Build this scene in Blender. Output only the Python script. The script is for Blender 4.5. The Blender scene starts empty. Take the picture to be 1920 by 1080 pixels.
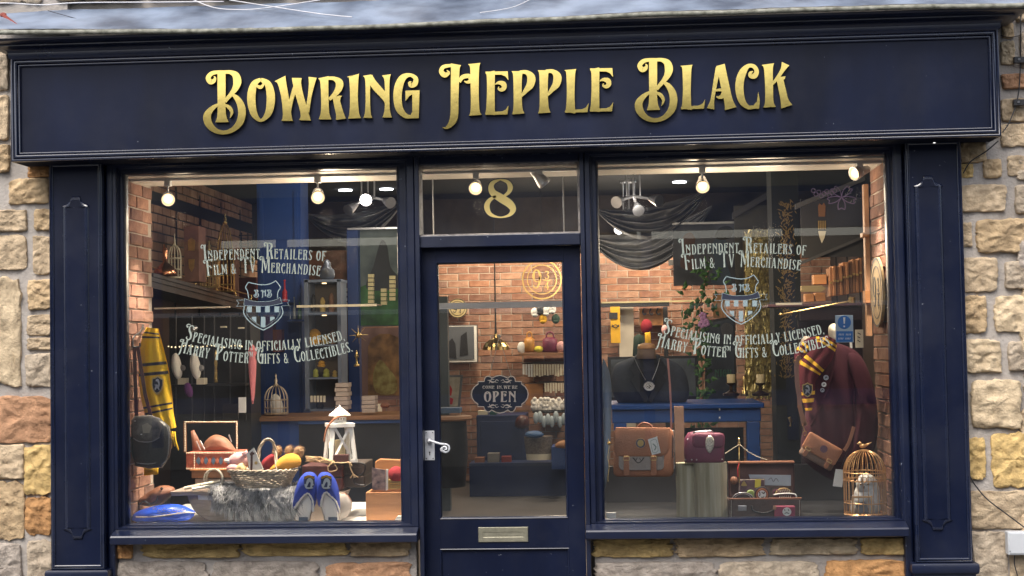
import bpy, bmesh, math, random
from mathutils import Vector, Matrix, noise
S = bpy.context.scene
C = S.collection
R = math.radians
rnd = random.Random(7)

# ------------------------------------------------------------------ camera
FPX = 2800.0
YAW, PITCH, ROLL = R(-3.66), R(2.16), R(-1.0)
CAM = Vector((0.0, -8.1, 1.6))
_f = Vector((math.sin(YAW)*math.cos(PITCH), math.cos(YAW)*math.cos(PITCH), math.sin(PITCH)))
_r = Vector((math.cos(YAW), -math.sin(YAW), 0)); _u = _r.cross(_f)
RT = _r*math.cos(ROLL) + _u*math.sin(ROLL); UP = -_r*math.sin(ROLL) + _u*math.cos(ROLL); FW = _f
cd = bpy.data.cameras.new('camera'); cam = bpy.data.objects.new('camera', cd); C.objects.link(cam)
cd.sensor_width = 36; cd.lens = FPX/1920*36; cd.clip_start = .05; cd.clip_end = 500
cam.matrix_world = Matrix(((RT.x, UP.x, -FW.x, CAM.x), (RT.y, UP.y, -FW.y, CAM.y), (RT.z, UP.z, -FW.z, CAM.z), (0, 0, 0, 1)))
S.camera = cam
# ------------------------------------------------------------------ sky, sun, exposure
SUN_EL, SUN_ROT = R(52), R(200)
w = bpy.data.worlds.new("World"); S.world = w; w.use_nodes = True
nt = w.node_tree; bg = nt.nodes['Background']
sk = nt.nodes.new('ShaderNodeTexSky'); sk.sky_type = 'NISHITA'; sk.sun_disc = False
sk.sun_elevation = SUN_EL; sk.sun_rotation = SUN_ROT; sk.dust_density = 4; sk.air_density = 1.0
hs = nt.nodes.new('ShaderNodeHueSaturation'); hs.inputs['Saturation'].default_value = .75
nt.links.new(sk.outputs[0], hs.inputs['Color']); nt.links.new(hs.outputs[0], bg.inputs[0])
bg.inputs[1].default_value = 0.15
sd = bpy.data.lights.new('sun', 'SUN'); sd.energy = 1.3; sd.angle = R(30); sd.color = (1, .96, .9)
sun = bpy.data.objects.new('sun', sd); C.objects.link(sun)
sdir = Vector((math.sin(SUN_ROT)*math.cos(SUN_EL), math.cos(SUN_ROT)*math.cos(SUN_EL), math.sin(SUN_EL)))
sun.rotation_euler = sdir.to_track_quat('Z', 'Y').to_euler()
sun.location = (-3, -9, 12)
S.view_settings.view_transform = 'Standard'; S.view_settings.look = 'None'
S.view_settings.exposure = 0.9; S.view_settings.gamma = 1; S.view_settings.use_curve_mapping = False
S.render.engine = 'CYCLES'
S.cycles.use_denoising = True; S.cycles.max_bounces = 8; S.cycles.transparent_max_bounces = 12
S.cycles.sample_clamp_indirect = 6; S.cycles.caustics_reflective = False; S.cycles.caustics_refractive = False

# ------------------------------------------------------------------ helpers
def ray(px, py): return RT*(px-960) - UP*(py-540) + FW*FPX
def at(px, py, Y):
    d = ray(px, py); return CAM + d*((Y-CAM.y)/d.y)
def atz(px, py, Z):
    d = ray(px, py); return CAM + d*((Z-CAM.z)/d.z)
def atx(px, py, X):
    d = ray(px, py); return CAM + d*((X-CAM.x)/d.x)
def mpp(Y): return (Y-CAM.y)/FPX

class MB:
    def __init__(s): s.v = []; s.f = []
    def add(s, v, f):
        n = len(s.v); s.v += [tuple(a) for a in v]; s.f += [tuple(i+n for i in g) for g in f]; return s
    def box(s, a, b):
        x0, y0, z0 = min(a[0], b[0]), min(a[1], b[1]), min(a[2], b[2]); x1, y1, z1 = max(a[0], b[0]), max(a[1], b[1]), max(a[2], b[2])
        return s.add([(x0,y0,z0),(x1,y0,z0),(x1,y1,z0),(x0,y1,z0),(x0,y0,z1),(x1,y0,z1),(x1,y1,z1),(x0,y1,z1)],
                     [(0,3,2,1),(4,5,6,7),(0,1,5,4),(1,2,6,5),(2,3,7,6),(3,0,4,7)])
    def pbox(s, x0, y0, x1, y1, Y, d):          # front face seen at these picture coordinates on plane Y
        a = at(x0, (y0+y1)/2, Y); b = at(x1, (y0+y1)/2, Y); t = at((x0+x1)/2, y0, Y); u = at((x0+x1)/2, y1, Y)
        return s.box((a.x, Y, u.z), (b.x, Y+d, t.z))
    def obox(s, c, ax, ay, az):                 # oriented box, half-axes
        c = Vector(c); v = []
        for sz in (-1, 1):
            for sx, sy in ((-1,-1),(1,-1),(1,1),(-1,1)): v.append(c+ax*sx+ay*sy+az*sz)
        return s.add(v, [(0,3,2,1),(4,5,6,7),(0,1,5,4),(1,2,6,5),(2,3,7,6),(3,0,4,7)])
    def prism(s, pts, d):                       # pts: world points (planar), extruded by vector d
        n = len(pts); d = Vector(d); v = [Vector(p) for p in pts]; v2 = [p+d for p in v]
        f = [tuple(range(n)), tuple(range(2*n-1, n-1, -1))] + [(i, (i+1) % n, n+(i+1) % n, n+i) for i in range(n)]
        return s.add(v+v2, f)
    def slab(s, poly, Y, th):                   # poly in picture coordinates on plane Y, th thickness into the shop
        return s.prism([at(x, y, Y) for x, y in poly], (0, th, 0))
    def puff(s, poly, Y, th, rings=6, power=.5, back=.35, nz=0, sd=0):  # soft cushion shape from an outline, front dome towards the street
        P = [at(x, y, Y) for x, y in poly]; c = sum(P, Vector())/len(P); n = len(P); v = []
        ks = [math.sin(math.pi/2*i/rings) for i in range(rings, 0, -1)]
        for side in (-1, 1):
            for k in ks:
                h = (max(0, 1-k*k))**power*th*(1 if side < 0 else back)
                for p in P:
                    q = c+(p-c)*k
                    q.y += side*h
                    if nz: q.y += nz*noise.noise(Vector((q.x, q.z, sd))*18)*(1-k**4)
                    v.append(q)
        f = []
        m = len(ks)
        for sidx in (0, 1):
            o = sidx*m*n
            for r in range(m-1):
                for i in range(n):
                    a, b, c2, d = o+r*n+i, o+r*n+(i+1) % n, o+(r+1)*n+(i+1) % n, o+(r+1)*n+i
                    f.append((a, b, c2, d) if sidx else (d, c2, b, a))
            last = [o+(m-1)*n+i for i in range(n)]
            cc = sum((Vector(v[i]) for i in last), Vector())/n; v.append(cc); ci = len(v)-1
            for i in range(n): f.append((last[i], last[(i+1) % n], ci) if sidx else (last[(i+1) % n], last[i], ci))
        return s.add(v, f)
    def tube(s, pts, r, n=8, closed=False):
        P = [Vector(p) for p in pts]; m = len(P); rs = r if isinstance(r, (list, tuple)) else [r]*m
        v = []; prev = None
        for i in range(m):
            t = (P[(i+1) % m]-P[i-1]) if closed else (P[min(i+1, m-1)]-P[max(i-1, 0)])
            if t.length < 1e-9: t = Vector((0, 0, 1))
            t.normalize()
            if prev is None: a = t.cross(Vector((0.13, .95, .27))); a.normalize()
            else:
                a = prev-t*prev.dot(t)
                if a.length < 1e-6: a = t.cross(Vector((1, 0, 0)))
                a.normalize()
            prev = a; b = t.cross(a)
            for k in range(n):
                g = 2*math.pi*k/n; v.append(P[i]+(a*math.cos(g)+b*math.sin(g))*rs[i])
        f = []
        for i in range(m if closed else m-1):
            for k in range(n):
                j = (i+1) % m; f.append((i*n+k, i*n+(k+1) % n, j*n+(k+1) % n, j*n+k))
        if not closed: f.append(tuple(range(n-1, -1, -1))); f.append(tuple((m-1)*n+k for k in range(n)))
        return s.add(v, f)
    def lathe(s, c, prof, n=24, sy=1.0, cap=True):      # prof: (radius, z offset) from the point c, bottom to top
        c = Vector(c); v = []; f = []; m = len(prof)
        for r, z in prof:
            for k in range(n):
                g = 2*math.pi*k/n; v.append(c+Vector((r*math.cos(g), r*sy*math.sin(g), z)))
        for i in range(m-1):
            for k in range(n): f.append((i*n+k, i*n+(k+1) % n, (i+1)*n+(k+1) % n, (i+1)*n+k))
        if cap: f.append(tuple(range(n-1, -1, -1))); f.append(tuple((m-1)*n+k for k in range(n)))
        return s.add(v, f)
    def plathe(s, px, Y, prof, n=24, sy=1.0):           # prof: (radius px, picture y) bottom to top, axis seen at px
        k = mpp(Y); b = at(px, prof[0][1], Y)
        return s.lathe(b, [(r*k, (prof[0][1]-y)*k) for r, y in prof], n, sy)
    def ball(s, c, rx, ry=None, rz=None, n=16, m=10):
        ry = ry or rx; rz = rz or rx; c = Vector(c)
        return s.lathe(c, [(0.001*rx, -rz)] + [(rx*math.sin(math.pi*i/m), -rz*math.cos(math.pi*i/m)) for i in range(1, m)] + [(0.001*rx, rz)], n, ry/rx)
    def grid(s, fn, nu, nv):
        v = [fn(i/nu, j/nv) for j in range(nv+1) for i in range(nu+1)]
        f = [(j*(nu+1)+i, j*(nu+1)+i+1, (j+1)*(nu+1)+i+1, (j+1)*(nu+1)+i) for j in range(nv) for i in range(nu)]
        return s.add(v, f)

def sm(pts, n=6, closed=False):                          # Catmull-Rom through tuples of any length
    out = []; m = len(pts)
    rng = range(m) if closed else range(m-1)
    for i in rng:
        p0 = pts[(i-1) % m] if closed else pts[max(i-1, 0)]; p1 = pts[i]; p2 = pts[(i+1) % m]
        p3 = pts[(i+2) % m] if closed else pts[min(i+2, m-1)]
        for k in range(n):
            t = k/n
            out.append(tuple(.5*((2*b)+(-a+c)*t+(2*a-5*b+4*c-d)*t*t+(-a+3*b-3*c+d)*t**3) for a, b, c, d in zip(p0, p1, p2, p3)))
    if not closed: out.append(tuple(pts[-1]))
    return out

WL = {}
def wl(o): return WL.get(o.name, Vector((0, 0, 0)))
def thing(name, label, cat, loc, group=None):
    o = bpy.data.objects.new(name, None); C.objects.link(o); o.location = loc; o.empty_display_size = .05
    o['label'] = label; o['category'] = cat
    if group: o['group'] = group
    WL[o.name] = Vector(loc); return o
def obj(name, mb, m, parent=None, smooth=False, bevel=0, label=None, kind=None, color=None, recalc=True, bseg=2):
    me = bpy.data.meshes.new(name); vs = [Vector(v) for v in mb.v]
    lo = Vector((min(v.x for v in vs), min(v.y for v in vs), min(v.z for v in vs))); hi = Vector((max(v.x for v in vs), max(v.y for v in vs), max(v.z for v in vs)))
    o0 = Vector(((lo.x+hi.x)/2, (lo.y+hi.y)/2, lo.z))
    me.from_pydata([tuple(v-o0) for v in vs], [], mb.f)
    if recalc:
        bm = bmesh.new(); bm.from_mesh(me); bmesh.ops.recalc_face_normals(bm, faces=bm.faces); bm.to_mesh(me); bm.free()
    me.materials.append(m)
    if smooth:
        me.shade_smooth()
        if smooth is not True: me.set_sharp_from_angle(angle=R(smooth))
    o = bpy.data.objects.new(name, me); C.objects.link(o)
    if parent: o.parent = parent; o.location = o0-wl(parent)
    else: o.location = o0
    WL[o.name] = o0
    if bevel:
        b = o.modifiers.new('bevel', 'BEVEL'); b.width = bevel; b.segments = bseg; b.limit_method = 'ANGLE'; b.angle_limit = R(40)
    if label: o['label'] = label
    if kind: o['kind'] = kind
    if color: o.color = (*color, 1)
    return o
def solo(name, mb, m, label, cat, group=None, **k):
    o = obj(name, mb, m, **k); o['label'] = label; o['category'] = cat
    if group: o['group'] = group
    return o
def struct(name, mb, m, parent=None, **k):
    o = obj(name, mb, m, parent, **k)
    if not parent: o['kind'] = 'structure'
    return o

# ------------------------------------------------------------------ materials
def mat(name, col, rough=.6, metal=0, var=.12, scale=8, bump=0, bscale=40, col2=None, coat=0, emit=None, es=1, alpha=None, spec=None, objcol=False, rand=0, fibre=None):
    m = bpy.data.materials.new(name); m.use_nodes = True; t = m.node_tree; L = t.links; N = t.nodes
    b = N['Principled BSDF']; b.inputs['Roughness'].default_value = rough; b.inputs['Metallic'].default_value = metal
    if coat: b.inputs['Coat Weight'].default_value = coat; b.inputs['Coat Roughness'].default_value = .12
    if spec is not None: b.inputs['Specular IOR Level'].default_value = spec
    tc = N.new('ShaderNodeTexCoord'); mp = N.new('ShaderNodeMapping'); L.new(tc.outputs['Object'], mp.inputs[0])
    if fibre: mp.inputs['Scale'].default_value = fibre
    n1 = N.new('ShaderNodeTexNoise'); n1.inputs['Scale'].default_value = scale; n1.inputs['Detail'].default_value = 6
    L.new(mp.outputs[0], n1.inputs['Vector'])
    mx = N.new('ShaderNodeMixRGB'); c1 = (*[c*(1-var) for c in col], 1); c2 = (*(col2 or [min(1, c*(1+var)) for c in col]), 1)
    mx.inputs[1].default_value = c1; mx.inputs[2].default_value = c2
    rp = N.new('ShaderNodeValToRGB'); rp.color_ramp.elements[0].position = .32; rp.color_ramp.elements[1].position = .68
    L.new(n1.outputs['Fac'], rp.inputs[0]); L.new(rp.outputs[0], mx.inputs[0]); out = mx.outputs[0]
    if objcol:
        oi = N.new('ShaderNodeObjectInfo'); mu = N.new('ShaderNodeMixRGB'); mu.blend_type = 'MULTIPLY'; mu.inputs[0].default_value = 1
        L.new(out, mu.inputs[1]); L.new(oi.outputs['Color'], mu.inputs[2]); out = mu.outputs[0]
    if rand:
        oi = N.new('ShaderNodeObjectInfo'); hv = N.new('ShaderNodeHueSaturation'); ma = N.new('ShaderNodeMapRange')
        ma.inputs[3].default_value = 1-rand; ma.inputs[4].default_value = 1+rand
        L.new(oi.outputs['Random'], ma.inputs[0]); L.new(ma.outputs[0], hv.inputs['Value']); L.new(out, hv.inputs['Color']); out = hv.outputs[0]
    L.new(out, b.inputs['Base Color'])
    if emit:
        b.inputs['Emission Color'].default_value = (*emit, 1); b.inputs['Emission Strength'].default_value = es
    if alpha is not None: b.inputs['Alpha'].default_value = alpha
    if bump:
        n2 = N.new('ShaderNodeTexNoise'); n2.inputs['Scale'].default_value = bscale; n2.inputs['Detail'].default_value = 8; n2.inputs['Roughness'].default_value = .65
        L.new(mp.outputs[0], n2.inputs['Vector'])
        bp = N.new('ShaderNodeBump'); bp.inputs['Strength'].default_value = min(1, bump); bp.inputs['Distance'].default_value = .01*max(1, bump)
        L.new(n2.outputs['Fac'], bp.inputs['Height']); L.new(bp.outputs[0], b.inputs['Normal'])
    return m
NAVY = mat('navy_gloss_paint', (.0032, .0070, .026), .34, var=.18, scale=5, bump=.06, bscale=14, coat=.1)
def weather(m, scale, thr, col, amt, r0, r1, stretch=(1, 1, 1)):
    t = m.node_tree; N = t.nodes; L = t.links; b = N['Principled BSDF']; src = b.inputs['Base Color'].links[0].from_socket
    g = N.new('ShaderNodeNewGeometry'); mp = N.new('ShaderNodeMapping'); mp.inputs['Scale'].default_value = stretch; L.new(g.outputs['Position'], mp.inputs[0])
    n = N.new('ShaderNodeTexNoise'); n.inputs['Scale'].default_value = scale; n.inputs['Detail'].default_value = 3; L.new(mp.outputs[0], n.inputs['Vector'])
    mr = N.new('ShaderNodeMapRange'); mr.inputs[1].default_value = thr; mr.inputs[2].default_value = thr+.03; mr.inputs[4].default_value = amt; L.new(n.outputs['Fac'], mr.inputs[0])
    mx = N.new('ShaderNodeMixRGB'); mx.inputs[2].default_value = (*col, 1); L.new(mr.outputs[0], mx.inputs[0]); L.new(src, mx.inputs[1])
    n3 = N.new('ShaderNodeTexNoise'); n3.inputs['Scale'].default_value = 1.7; n3.inputs['Detail'].default_value = 8; n3.inputs['Roughness'].default_value = .7; L.new(g.outputs['Position'], n3.inputs['Vector'])
    m3 = N.new('ShaderNodeMapRange'); m3.inputs[1].default_value = .45; m3.inputs[2].default_value = .8; m3.inputs[4].default_value = .07; L.new(n3.outputs['Fac'], m3.inputs[0])
    mx2 = N.new('ShaderNodeMixRGB'); mx2.inputs[2].default_value = (.12, .125, .13, 1); L.new(m3.outputs[0], mx2.inputs[0]); L.new(mx.outputs[0], mx2.inputs[1]); L.new(mx2.outputs[0], b.inputs['Base Color'])
    m4 = N.new('ShaderNodeMapRange'); m4.inputs[1].default_value = .3; m4.inputs[2].default_value = .7; m4.inputs[3].default_value = r0; m4.inputs[4].default_value = r1; L.new(n3.outputs['Fac'], m4.inputs[0]); L.new(m4.outputs[0], b.inputs['Roughness'])
# fine vertical brush marks and dust on the paint
NAVYP = mat('navy_panel_paint', (.0030, .0062, .0225), .42, spec=.2, var=.35, scale=3, bump=.14, bscale=9, fibre=(1, 1, .25))
NAVYG = mat('navy_moulding_paint', (.0035, .0072, .025), .24, var=.15, scale=5, bump=.04, bscale=20, coat=.7)
weather(NAVY, 55, .735, (.22, .24, .28), .8, .26, .44); weather(NAVYP, 60, .745, (.20, .22, .26), .7, .34, .54); weather(NAVYG, 50, .75, (.25, .27, .3), .7, .18, .34)
def brass_letter():
    m = mat('brushed_brass', (.70, .53, .16), .12, metal=1, var=.14, scale=9, bump=.012, bscale=40)
    return m
BRASS = brass_letter()
GOLD = mat('gold_metal', (.75, .55, .22), .28, metal=1, var=.15, scale=30)
COPPER = mat('copper_metal', (.75, .35, .2), .25, metal=1, var=.15)
CHROME = mat('satin_metal', (.6, .6, .62), .3, metal=1, var=.1)
ALU = mat('grey_painted_metal', (.5, .51, .53), .35, metal=.6, var=.08, bump=.05)
LEAD = mat('weathered_lead', (.14, .18, .26), .45, metal=.4, var=.35, scale=4, bump=.25, bscale=9, col2=(.30, .37, .49))
LEADEDGE = mat('mossy_lead_edge', (.16, .16, .12), .7, var=.4, scale=25, bump=.5, bscale=60, col2=(.3, .3, .25))
MORTAR = mat('mortar', (.36, .33, .30), .95, var=.18, scale=4, bump=.9, bscale=45)
STONE = mat('rubble_sandstone', (.70, .66, .60), .95, var=.22, scale=13, bump=1.5, bscale=48, col2=(1.15, 1.12, 1.05), objcol=True)
def brickmat(name, tint=(1, 1, 1), dk=1, mul=(.90, .84, .82)):
    m = mat(name, (.30*tint[0]*dk, .155*tint[1]*dk, .11*tint[2]*dk), .9, var=.25, scale=14, bump=.8, bscale=60, col2=(.44*tint[0]*dk, .28*tint[1]*dk, .21*tint[2]*dk))
    t = m.node_tree; N = t.nodes; L = t.links; b = N['Principled BSDF']; src = b.inputs['Base Color'].links[0].from_socket
    oi = N.new('ShaderNodeObjectInfo'); cr = N.new('ShaderNodeValToRGB'); cr.color_ramp.interpolation = 'CONSTANT'
    cols = [(.8, .75, .75), (1.15, 1.15, 1.1), (.62, .55, .56), (1.2, 1.25, 1.25), (.95, .85, .8), (1.1, .95, .8), (.75, .82, .95), (1.25, 1.3, 1.25)]
    cols = [(q_[0]*mul[0], q_[1]*mul[1], q_[2]*mul[2]) for q_ in cols]; e = cr.color_ramp.elements; e[0].position = 0; e[0].color = (*cols[0], 1); e[1].position = 1/8; e[1].color = (*cols[1], 1)
    for i in range(2, 8): q = e.new(i/8); q.color = (*cols[i], 1)
    mu = N.new('ShaderNodeMixRGB'); mu.blend_type = 'MULTIPLY'; mu.inputs[0].default_value = .85
    L.new(oi.outputs['Random'], cr.inputs[0]); L.new(src, mu.inputs[1]); L.new(cr.outputs[0], mu.inputs[2]); L.new(mu.outputs[0], b.inputs['Base Color'])
    return m
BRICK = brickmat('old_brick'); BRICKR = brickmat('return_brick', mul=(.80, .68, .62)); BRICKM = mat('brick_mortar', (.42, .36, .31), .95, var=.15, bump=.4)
def glassmat(name, dust=.0, refl=1.0):
    m = bpy.data.materials.new(name); m.use_nodes = True; t = m.node_tree; N = t.nodes; L = t.links; N.clear()
    o = N.new('ShaderNodeOutputMaterial'); tr = N.new('ShaderNodeBsdfTransparent'); tr.inputs[0].default_value = (.99, 1, 1, 1)
    gl = N.new('ShaderNodeBsdfGlossy'); gl.inputs['Roughness'].default_value = .0; gl.inputs[0].default_value = (.95, .98, 1, 1)
    fr = N.new('ShaderNodeFresnel'); fr.inputs[0].default_value = 1.5
    mx = N.new('ShaderNodeMixShader'); L.new(fr.outputs[0], mx.inputs[0]); L.new(tr.outputs[0], mx.inputs[1]); L.new(gl.outputs[0], mx.inputs[2])
    df = N.new('ShaderNodeBsdfDiffuse'); df.inputs[0].default_value = (.6, .62, .65, 1)
    m2 = N.new('ShaderNodeMixShader'); ns = N.new('ShaderNodeTexNoise'); ns.inputs['Scale'].default_value = 2.2; ns.inputs['Detail'].default_value = 7
    tc = N.new('ShaderNodeTexCoord'); L.new(tc.outputs['Object'], ns.inputs['Vector'])
    mr = N.new('ShaderNodeMapRange'); mr.inputs[1].default_value = .4; mr.inputs[2].default_value = .8; mr.inputs[3].default_value = dust*.35; mr.inputs[4].default_value = dust*2.2
    L.new(ns.outputs['Fac'], mr.inputs[0]); L.new(mr.outputs[0], m2.inputs[0]); L.new(mx.outputs[0], m2.inputs[1]); L.new(df.outputs[0], m2.inputs[2]); L.new(m2.outputs[0], o.inputs[0])
    return m
GLASS = glassmat('window_glass', .011)
VINYL = mat('pale_gold_vinyl', (.44, .50, .44), .38, metal=.2, var=.05, alpha=.72)
VINYLS = mat('silver_vinyl', (.34, .44, .46), .4, metal=.2, var=.05, alpha=.7)
INK = mat('dark_blue_print', (.012, .016, .035), .5, var=.05)
def flat(name, c, r=.7, **k): return mat(name, c, r, var=k.pop('var', .06), **k)
CREAM = flat('cream_paper', (.72, .66, .52)); WHITE = flat('white_paint', (.8, .8, .78), .45, bump=.1); PAPER = flat('white_card', (.78, .78, .76))
BLACK = flat('black_paint', (.012, .012, .014), .5, bump=.1); DARKW = flat('dark_interior_panel', (.010, .010, .012), .45, var=.25, scale=4)
DKBLUE = flat('deep_blue_paint', (.009, .045, .20), .5, bump=.05); SLATE = flat('slate_blue_paint', (.16, .20, .28), .5)
YELLOW = flat('yellow_knit', (.95, .58, .02), .9, bump=.9, bscale=220, fibre=(1, 1, .35)); CHAR = flat('charcoal_knit', (.05, .045, .045), .9, bump=.8, bscale=220)
MAROON = flat('maroon_wool', (.050, .006, .014), .95, bump=.5, bscale=200); MARK = flat('maroon_knit', (.11, .008, .018), .9, bump=.9, bscale=220)
GOLDK = flat('gold_knit', (.85, .48, .03), .9, bump=.9, bscale=220)
TAN = mat('tan_leather', (.38, .16, .08), .48, var=.2, scale=7, bump=.35, bscale=120); TAN2 = mat('brown_leather', (.24, .10, .055), .5, var=.25, scale=7, bump=.4, bscale=120)
DKLEA = mat('dark_red_leather', (.075, .022, .02), .42, var=.3, scale=9, bump=.3, bscale=90); BLKLEA = mat('black_leather', (.014, .015, .018), .3, var=.3, scale=9, bump=.25, bscale=80)
PLUMLEA = mat('plum_leather', (.17, .03, .07), .45, var=.2, scale=9, bump=.35, bscale=120)
WOOD = mat('brown_wood', (.23, .11, .05), .55, var=.3, scale=5, bump=.25, bscale=30, fibre=(.3, 1, 3)); OAK = mat('orange_wood', (.42, .19, .07), .5, var=.25, scale=5, bump=.2, bscale=30, fibre=(.3, 1, 3))
GREYWOOD = mat('greige_wood', (.30, .24, .20), .7, var=.2, scale=5, bump=.4, bscale=30, fibre=(.25, 1, 3)); LOG = mat('weathered_log', (.42, .38, .24), .8, var=.3, scale=5, bump=.7, bscale=18, fibre=(6, 6, .3), col2=(.55, .52, .40))
WICKER = mat('pale_wicker', (.42, .36, .28), .7, var=.25, scale=20, bump=.4, bscale=90); SUEDE = mat('grey_suede', (.36, .33, .31), .9, var=.15, bump=.3)
BLUEF = mat('royal_blue_felt', (.02, .055, .42), .85, var=.15, scale=20, bump=.3, bscale=200); FLEECE = mat('white_fleece', (.84, .80, .75), .95, var=.05, bump=.3, bscale=160)
SATIN = mat('blue_satin', (.02, .09, .62), .3, var=.15, scale=6, bump=.2, bscale=20); ROPE = mat('pale_rope', (.60, .54, .44), .85, var=.15, bump=.6, bscale=150)
FURM = mat('grey_fur', (.24, .25, .27), .8, var=.3, scale=14, col2=(.42, .43, .46), spec=.1); RAFFIA = mat('raffia', (.60, .42, .24), .8, var=.2)
PINK = flat('pink_plush', (.75, .42, .42), .9, bump=.5, bscale=150); WHITEF = mat('white_plush', (.80, .78, .74), .95, var=.12, scale=18, bump=.4, bscale=110)
REDK = flat('red_knit', (.30, .02, .03), .9, bump=.8, bscale=200); POM = flat('brown_pompom', (.40, .26, .15), .95, bump=1.5, bscale=90)
GREEN = mat('leaf_green', (.05, .13, .035), .6, var=.5, scale=20, rand=.4); LILAC = flat('lilac_petal', (.55, .28, .55), .7)
REDP = flat('red_paint', (.45, .02, .02), .4); RUST = flat('rusty_red_metal', (.22, .045, .03), .7, bump=.4); CABLEW = flat('white_cable', (.6, .6, .62), .5); CABLEB = flat('black_cable', (.015, .015, .018), .5)
FLOORM = mat('grey_floor', (.10, .095, .09), .45, var=.2, scale=2, bump=.1); CEILM = flat('dark_ceiling', (.012, .012, .014), .8); CLOTH = mat('grey_drape', (.18, .185, .20), .9, var=.15, bump=.1)
NOTB = flat('notice_blue', (.01, .14, .45), .5)
BULBW = mat('warm_bulb', (1, .9, .7), .4, emit=(1, .64, .30), es=1.9); BULBC = mat('cool_bulb', (1, 1, 1), .4, emit=(.95, .97, 1), es=9); CANDLE = flat('candle_wax', (.75, .62, .36), .5)
# ------------------------------------------------------------------ lettering: strokes (x, y, width) and filled outlines
# glyphs: list of items; ('s', pts) stroke, ('p', pts) outline; raw coordinates (y down), then reference (x0, base, cap)
def q(*a): return [tuple(a[i:i+3]) for i in range(0, len(a), 3)]
def p2(*a): return [tuple(a[i:i+2]) for i in range(0, len(a), 2)]
GL = {}
GL['B*'] = ([('s', q(272,258,90, 272,450,92, 272,640,88, 275,760,102, 277,835,148)),
  ('s', q(330,271,38, 225,272,40, 160,288,48, 122,335,54, 148,380,58, 186,368,46, 200,335,24, 186,318,10)),
  ('s', q(300,271,38, 370,272,44, 430,305,78, 450,375,92, 432,445,72, 388,510,50, 335,572,40, 318,610,22)),
  ('s', q(396,524,30, 448,568,60, 492,650,82, 502,745,86, 475,840,78, 400,918,56, 300,950,46, 200,925,60, 130,855,84, 110,770,86, 148,700,62, 220,645,36, 300,640,26, 358,668,42, 388,718,34, 380,760,18, 366,788,4))], 65, 835, 585, 480)
GL['O'] = ([('s', q(715,352,34, 790,400,72, 822,500,92, 824,620,92, 795,740,74, 715,815,34, 640,745,74, 610,620,92, 612,500,92, 643,400,68, 715,352,34)),
  ('s', q(664,405,10, 682,432,32, 714,442,38, 742,412,26, 736,388,16, 716,378,6))], 563, 830, 495, 305)
GL['W'] = ([('s', q(932,342,138, 952,390,98, 985,540,84, 1008,720,92, 1012,790,108, 1012,820,132)),
  ('s', q(1120,337,112, 1122,395,94, 1148,520,86, 1196,690,86, 1212,765,100, 1212,814,134)),
  ('s', q(1030,720,50, 1062,570,44, 1108,430,56)), ('s', q(1236,720,50, 1262,560,42, 1286,420,62, 1298,330,92))], 865, 818, 480, 475)
GL['R'] = ([('s', q(1420,328,120, 1428,380,92, 1434,560,84, 1436,720,94, 1436,804,142)),
  ('s', q(1450,341,34, 1535,343,44, 1594,385,84, 1594,445,80, 1552,515,58, 1484,580,34)),
  ('s', q(1556,548,72, 1582,660,80, 1604,740,88, 1614,802,116)), ('p', p2(1560,570, 1590,535, 1628,538, 1612,560, 1606,600))], 1360, 803, 478, 305)
GL['I'] = ([('s', q(255,306,140, 260,345,106, 262,540,88, 265,720,106, 268,792,146))], 185, 791, 486, 150)
GL['N'] = ([('s', q(412,305,96, 418,360,60, 418,560,50, 418,720,64, 418,787,102)), ('s', q(440,312,60, 468,380,78, 525,455,86, 592,530,78, 630,600,56, 638,680,40)),
  ('s', q(628,302,102, 634,360,60, 636,540,50, 636,700,62, 636,782,106))], 365, 785, 482, 322)
GL['G'] = ([('s', q(908,378,10, 886,392,30, 905,425,44, 948,400,60, 955,340,50, 890,303,40, 812,335,76, 766,430,94, 752,560,94, 772,680,84, 836,758,58, 905,774,36)),
  ('p', p2(842,480, 1000,475, 990,790, 870,792, 900,750, 918,720, 918,520, 885,540, 842,595))], 705, 790, 500, 298)
GL['H*'] = ([('s', q(100,235,8, 122,262,26, 78,285,56, 42,250,50, 58,205,42, 112,188,36, 190,186,28)),
  ('s', q(196,172,112, 190,220,92, 185,400,86, 182,600,82, 180,700,84, 164,768,76, 130,818,52, 92,846,26, 55,840,6)),
  ('s', q(232,360,34, 268,308,46, 340,298,46, 352,345,46, 315,362,28, 285,350,8)), ('s', q(392,164,132, 395,212,96, 395,400,86, 398,600,88, 400,680,104, 402,713,136))], 15, 712, 545, 460)
GL['E'] = ([('s', q(558,250,100, 566,300,86, 566,480,82, 563,640,92, 558,706,104)), ('p', p2(508,250, 745,246, 753,342, 722,302, 680,283, 600,282, 530,300)),
  ('s', q(612,385,8, 650,368,34, 698,380,56, 708,420,48, 680,442,40, 648,432,20, 652,408,6)), ('p', p2(508,708, 742,705, 755,608, 722,655, 680,672, 600,674, 530,655))], 505, 707, 460, 258)
GL['P'] = ([('s', q(850,245,130, 850,290,96, 850,480,86, 853,630,96, 857,698,132)), ('s', q(870,256,34, 945,258,46, 993,310,86, 984,388,80, 938,450,50, 890,512,22))], 785, 697, 456, 268)
GL['L'] = ([('s', q(1410,228,130, 1412,270,96, 1412,480,82, 1410,640,96, 1405,684,116)), ('p', p2(1350,686, 1590,680, 1603,582, 1572,630, 1530,648, 1450,652, 1390,640))], 1345, 685, 458, 262)
GL['A'] = ([('s', q(1025,190,100, 1040,250,94, 1078,430,96, 1115,590,98, 1140,682,134)), ('s', q(1000,220,56, 965,400,46, 935,580,42, 915,683,86)),
  ('s', q(940,492,16, 990,474,26, 1070,470,40)), ('s', q(1075,500,72, 1045,542,52, 1005,556,30, 980,545,12))], 870, 682, 492, 345)
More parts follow.
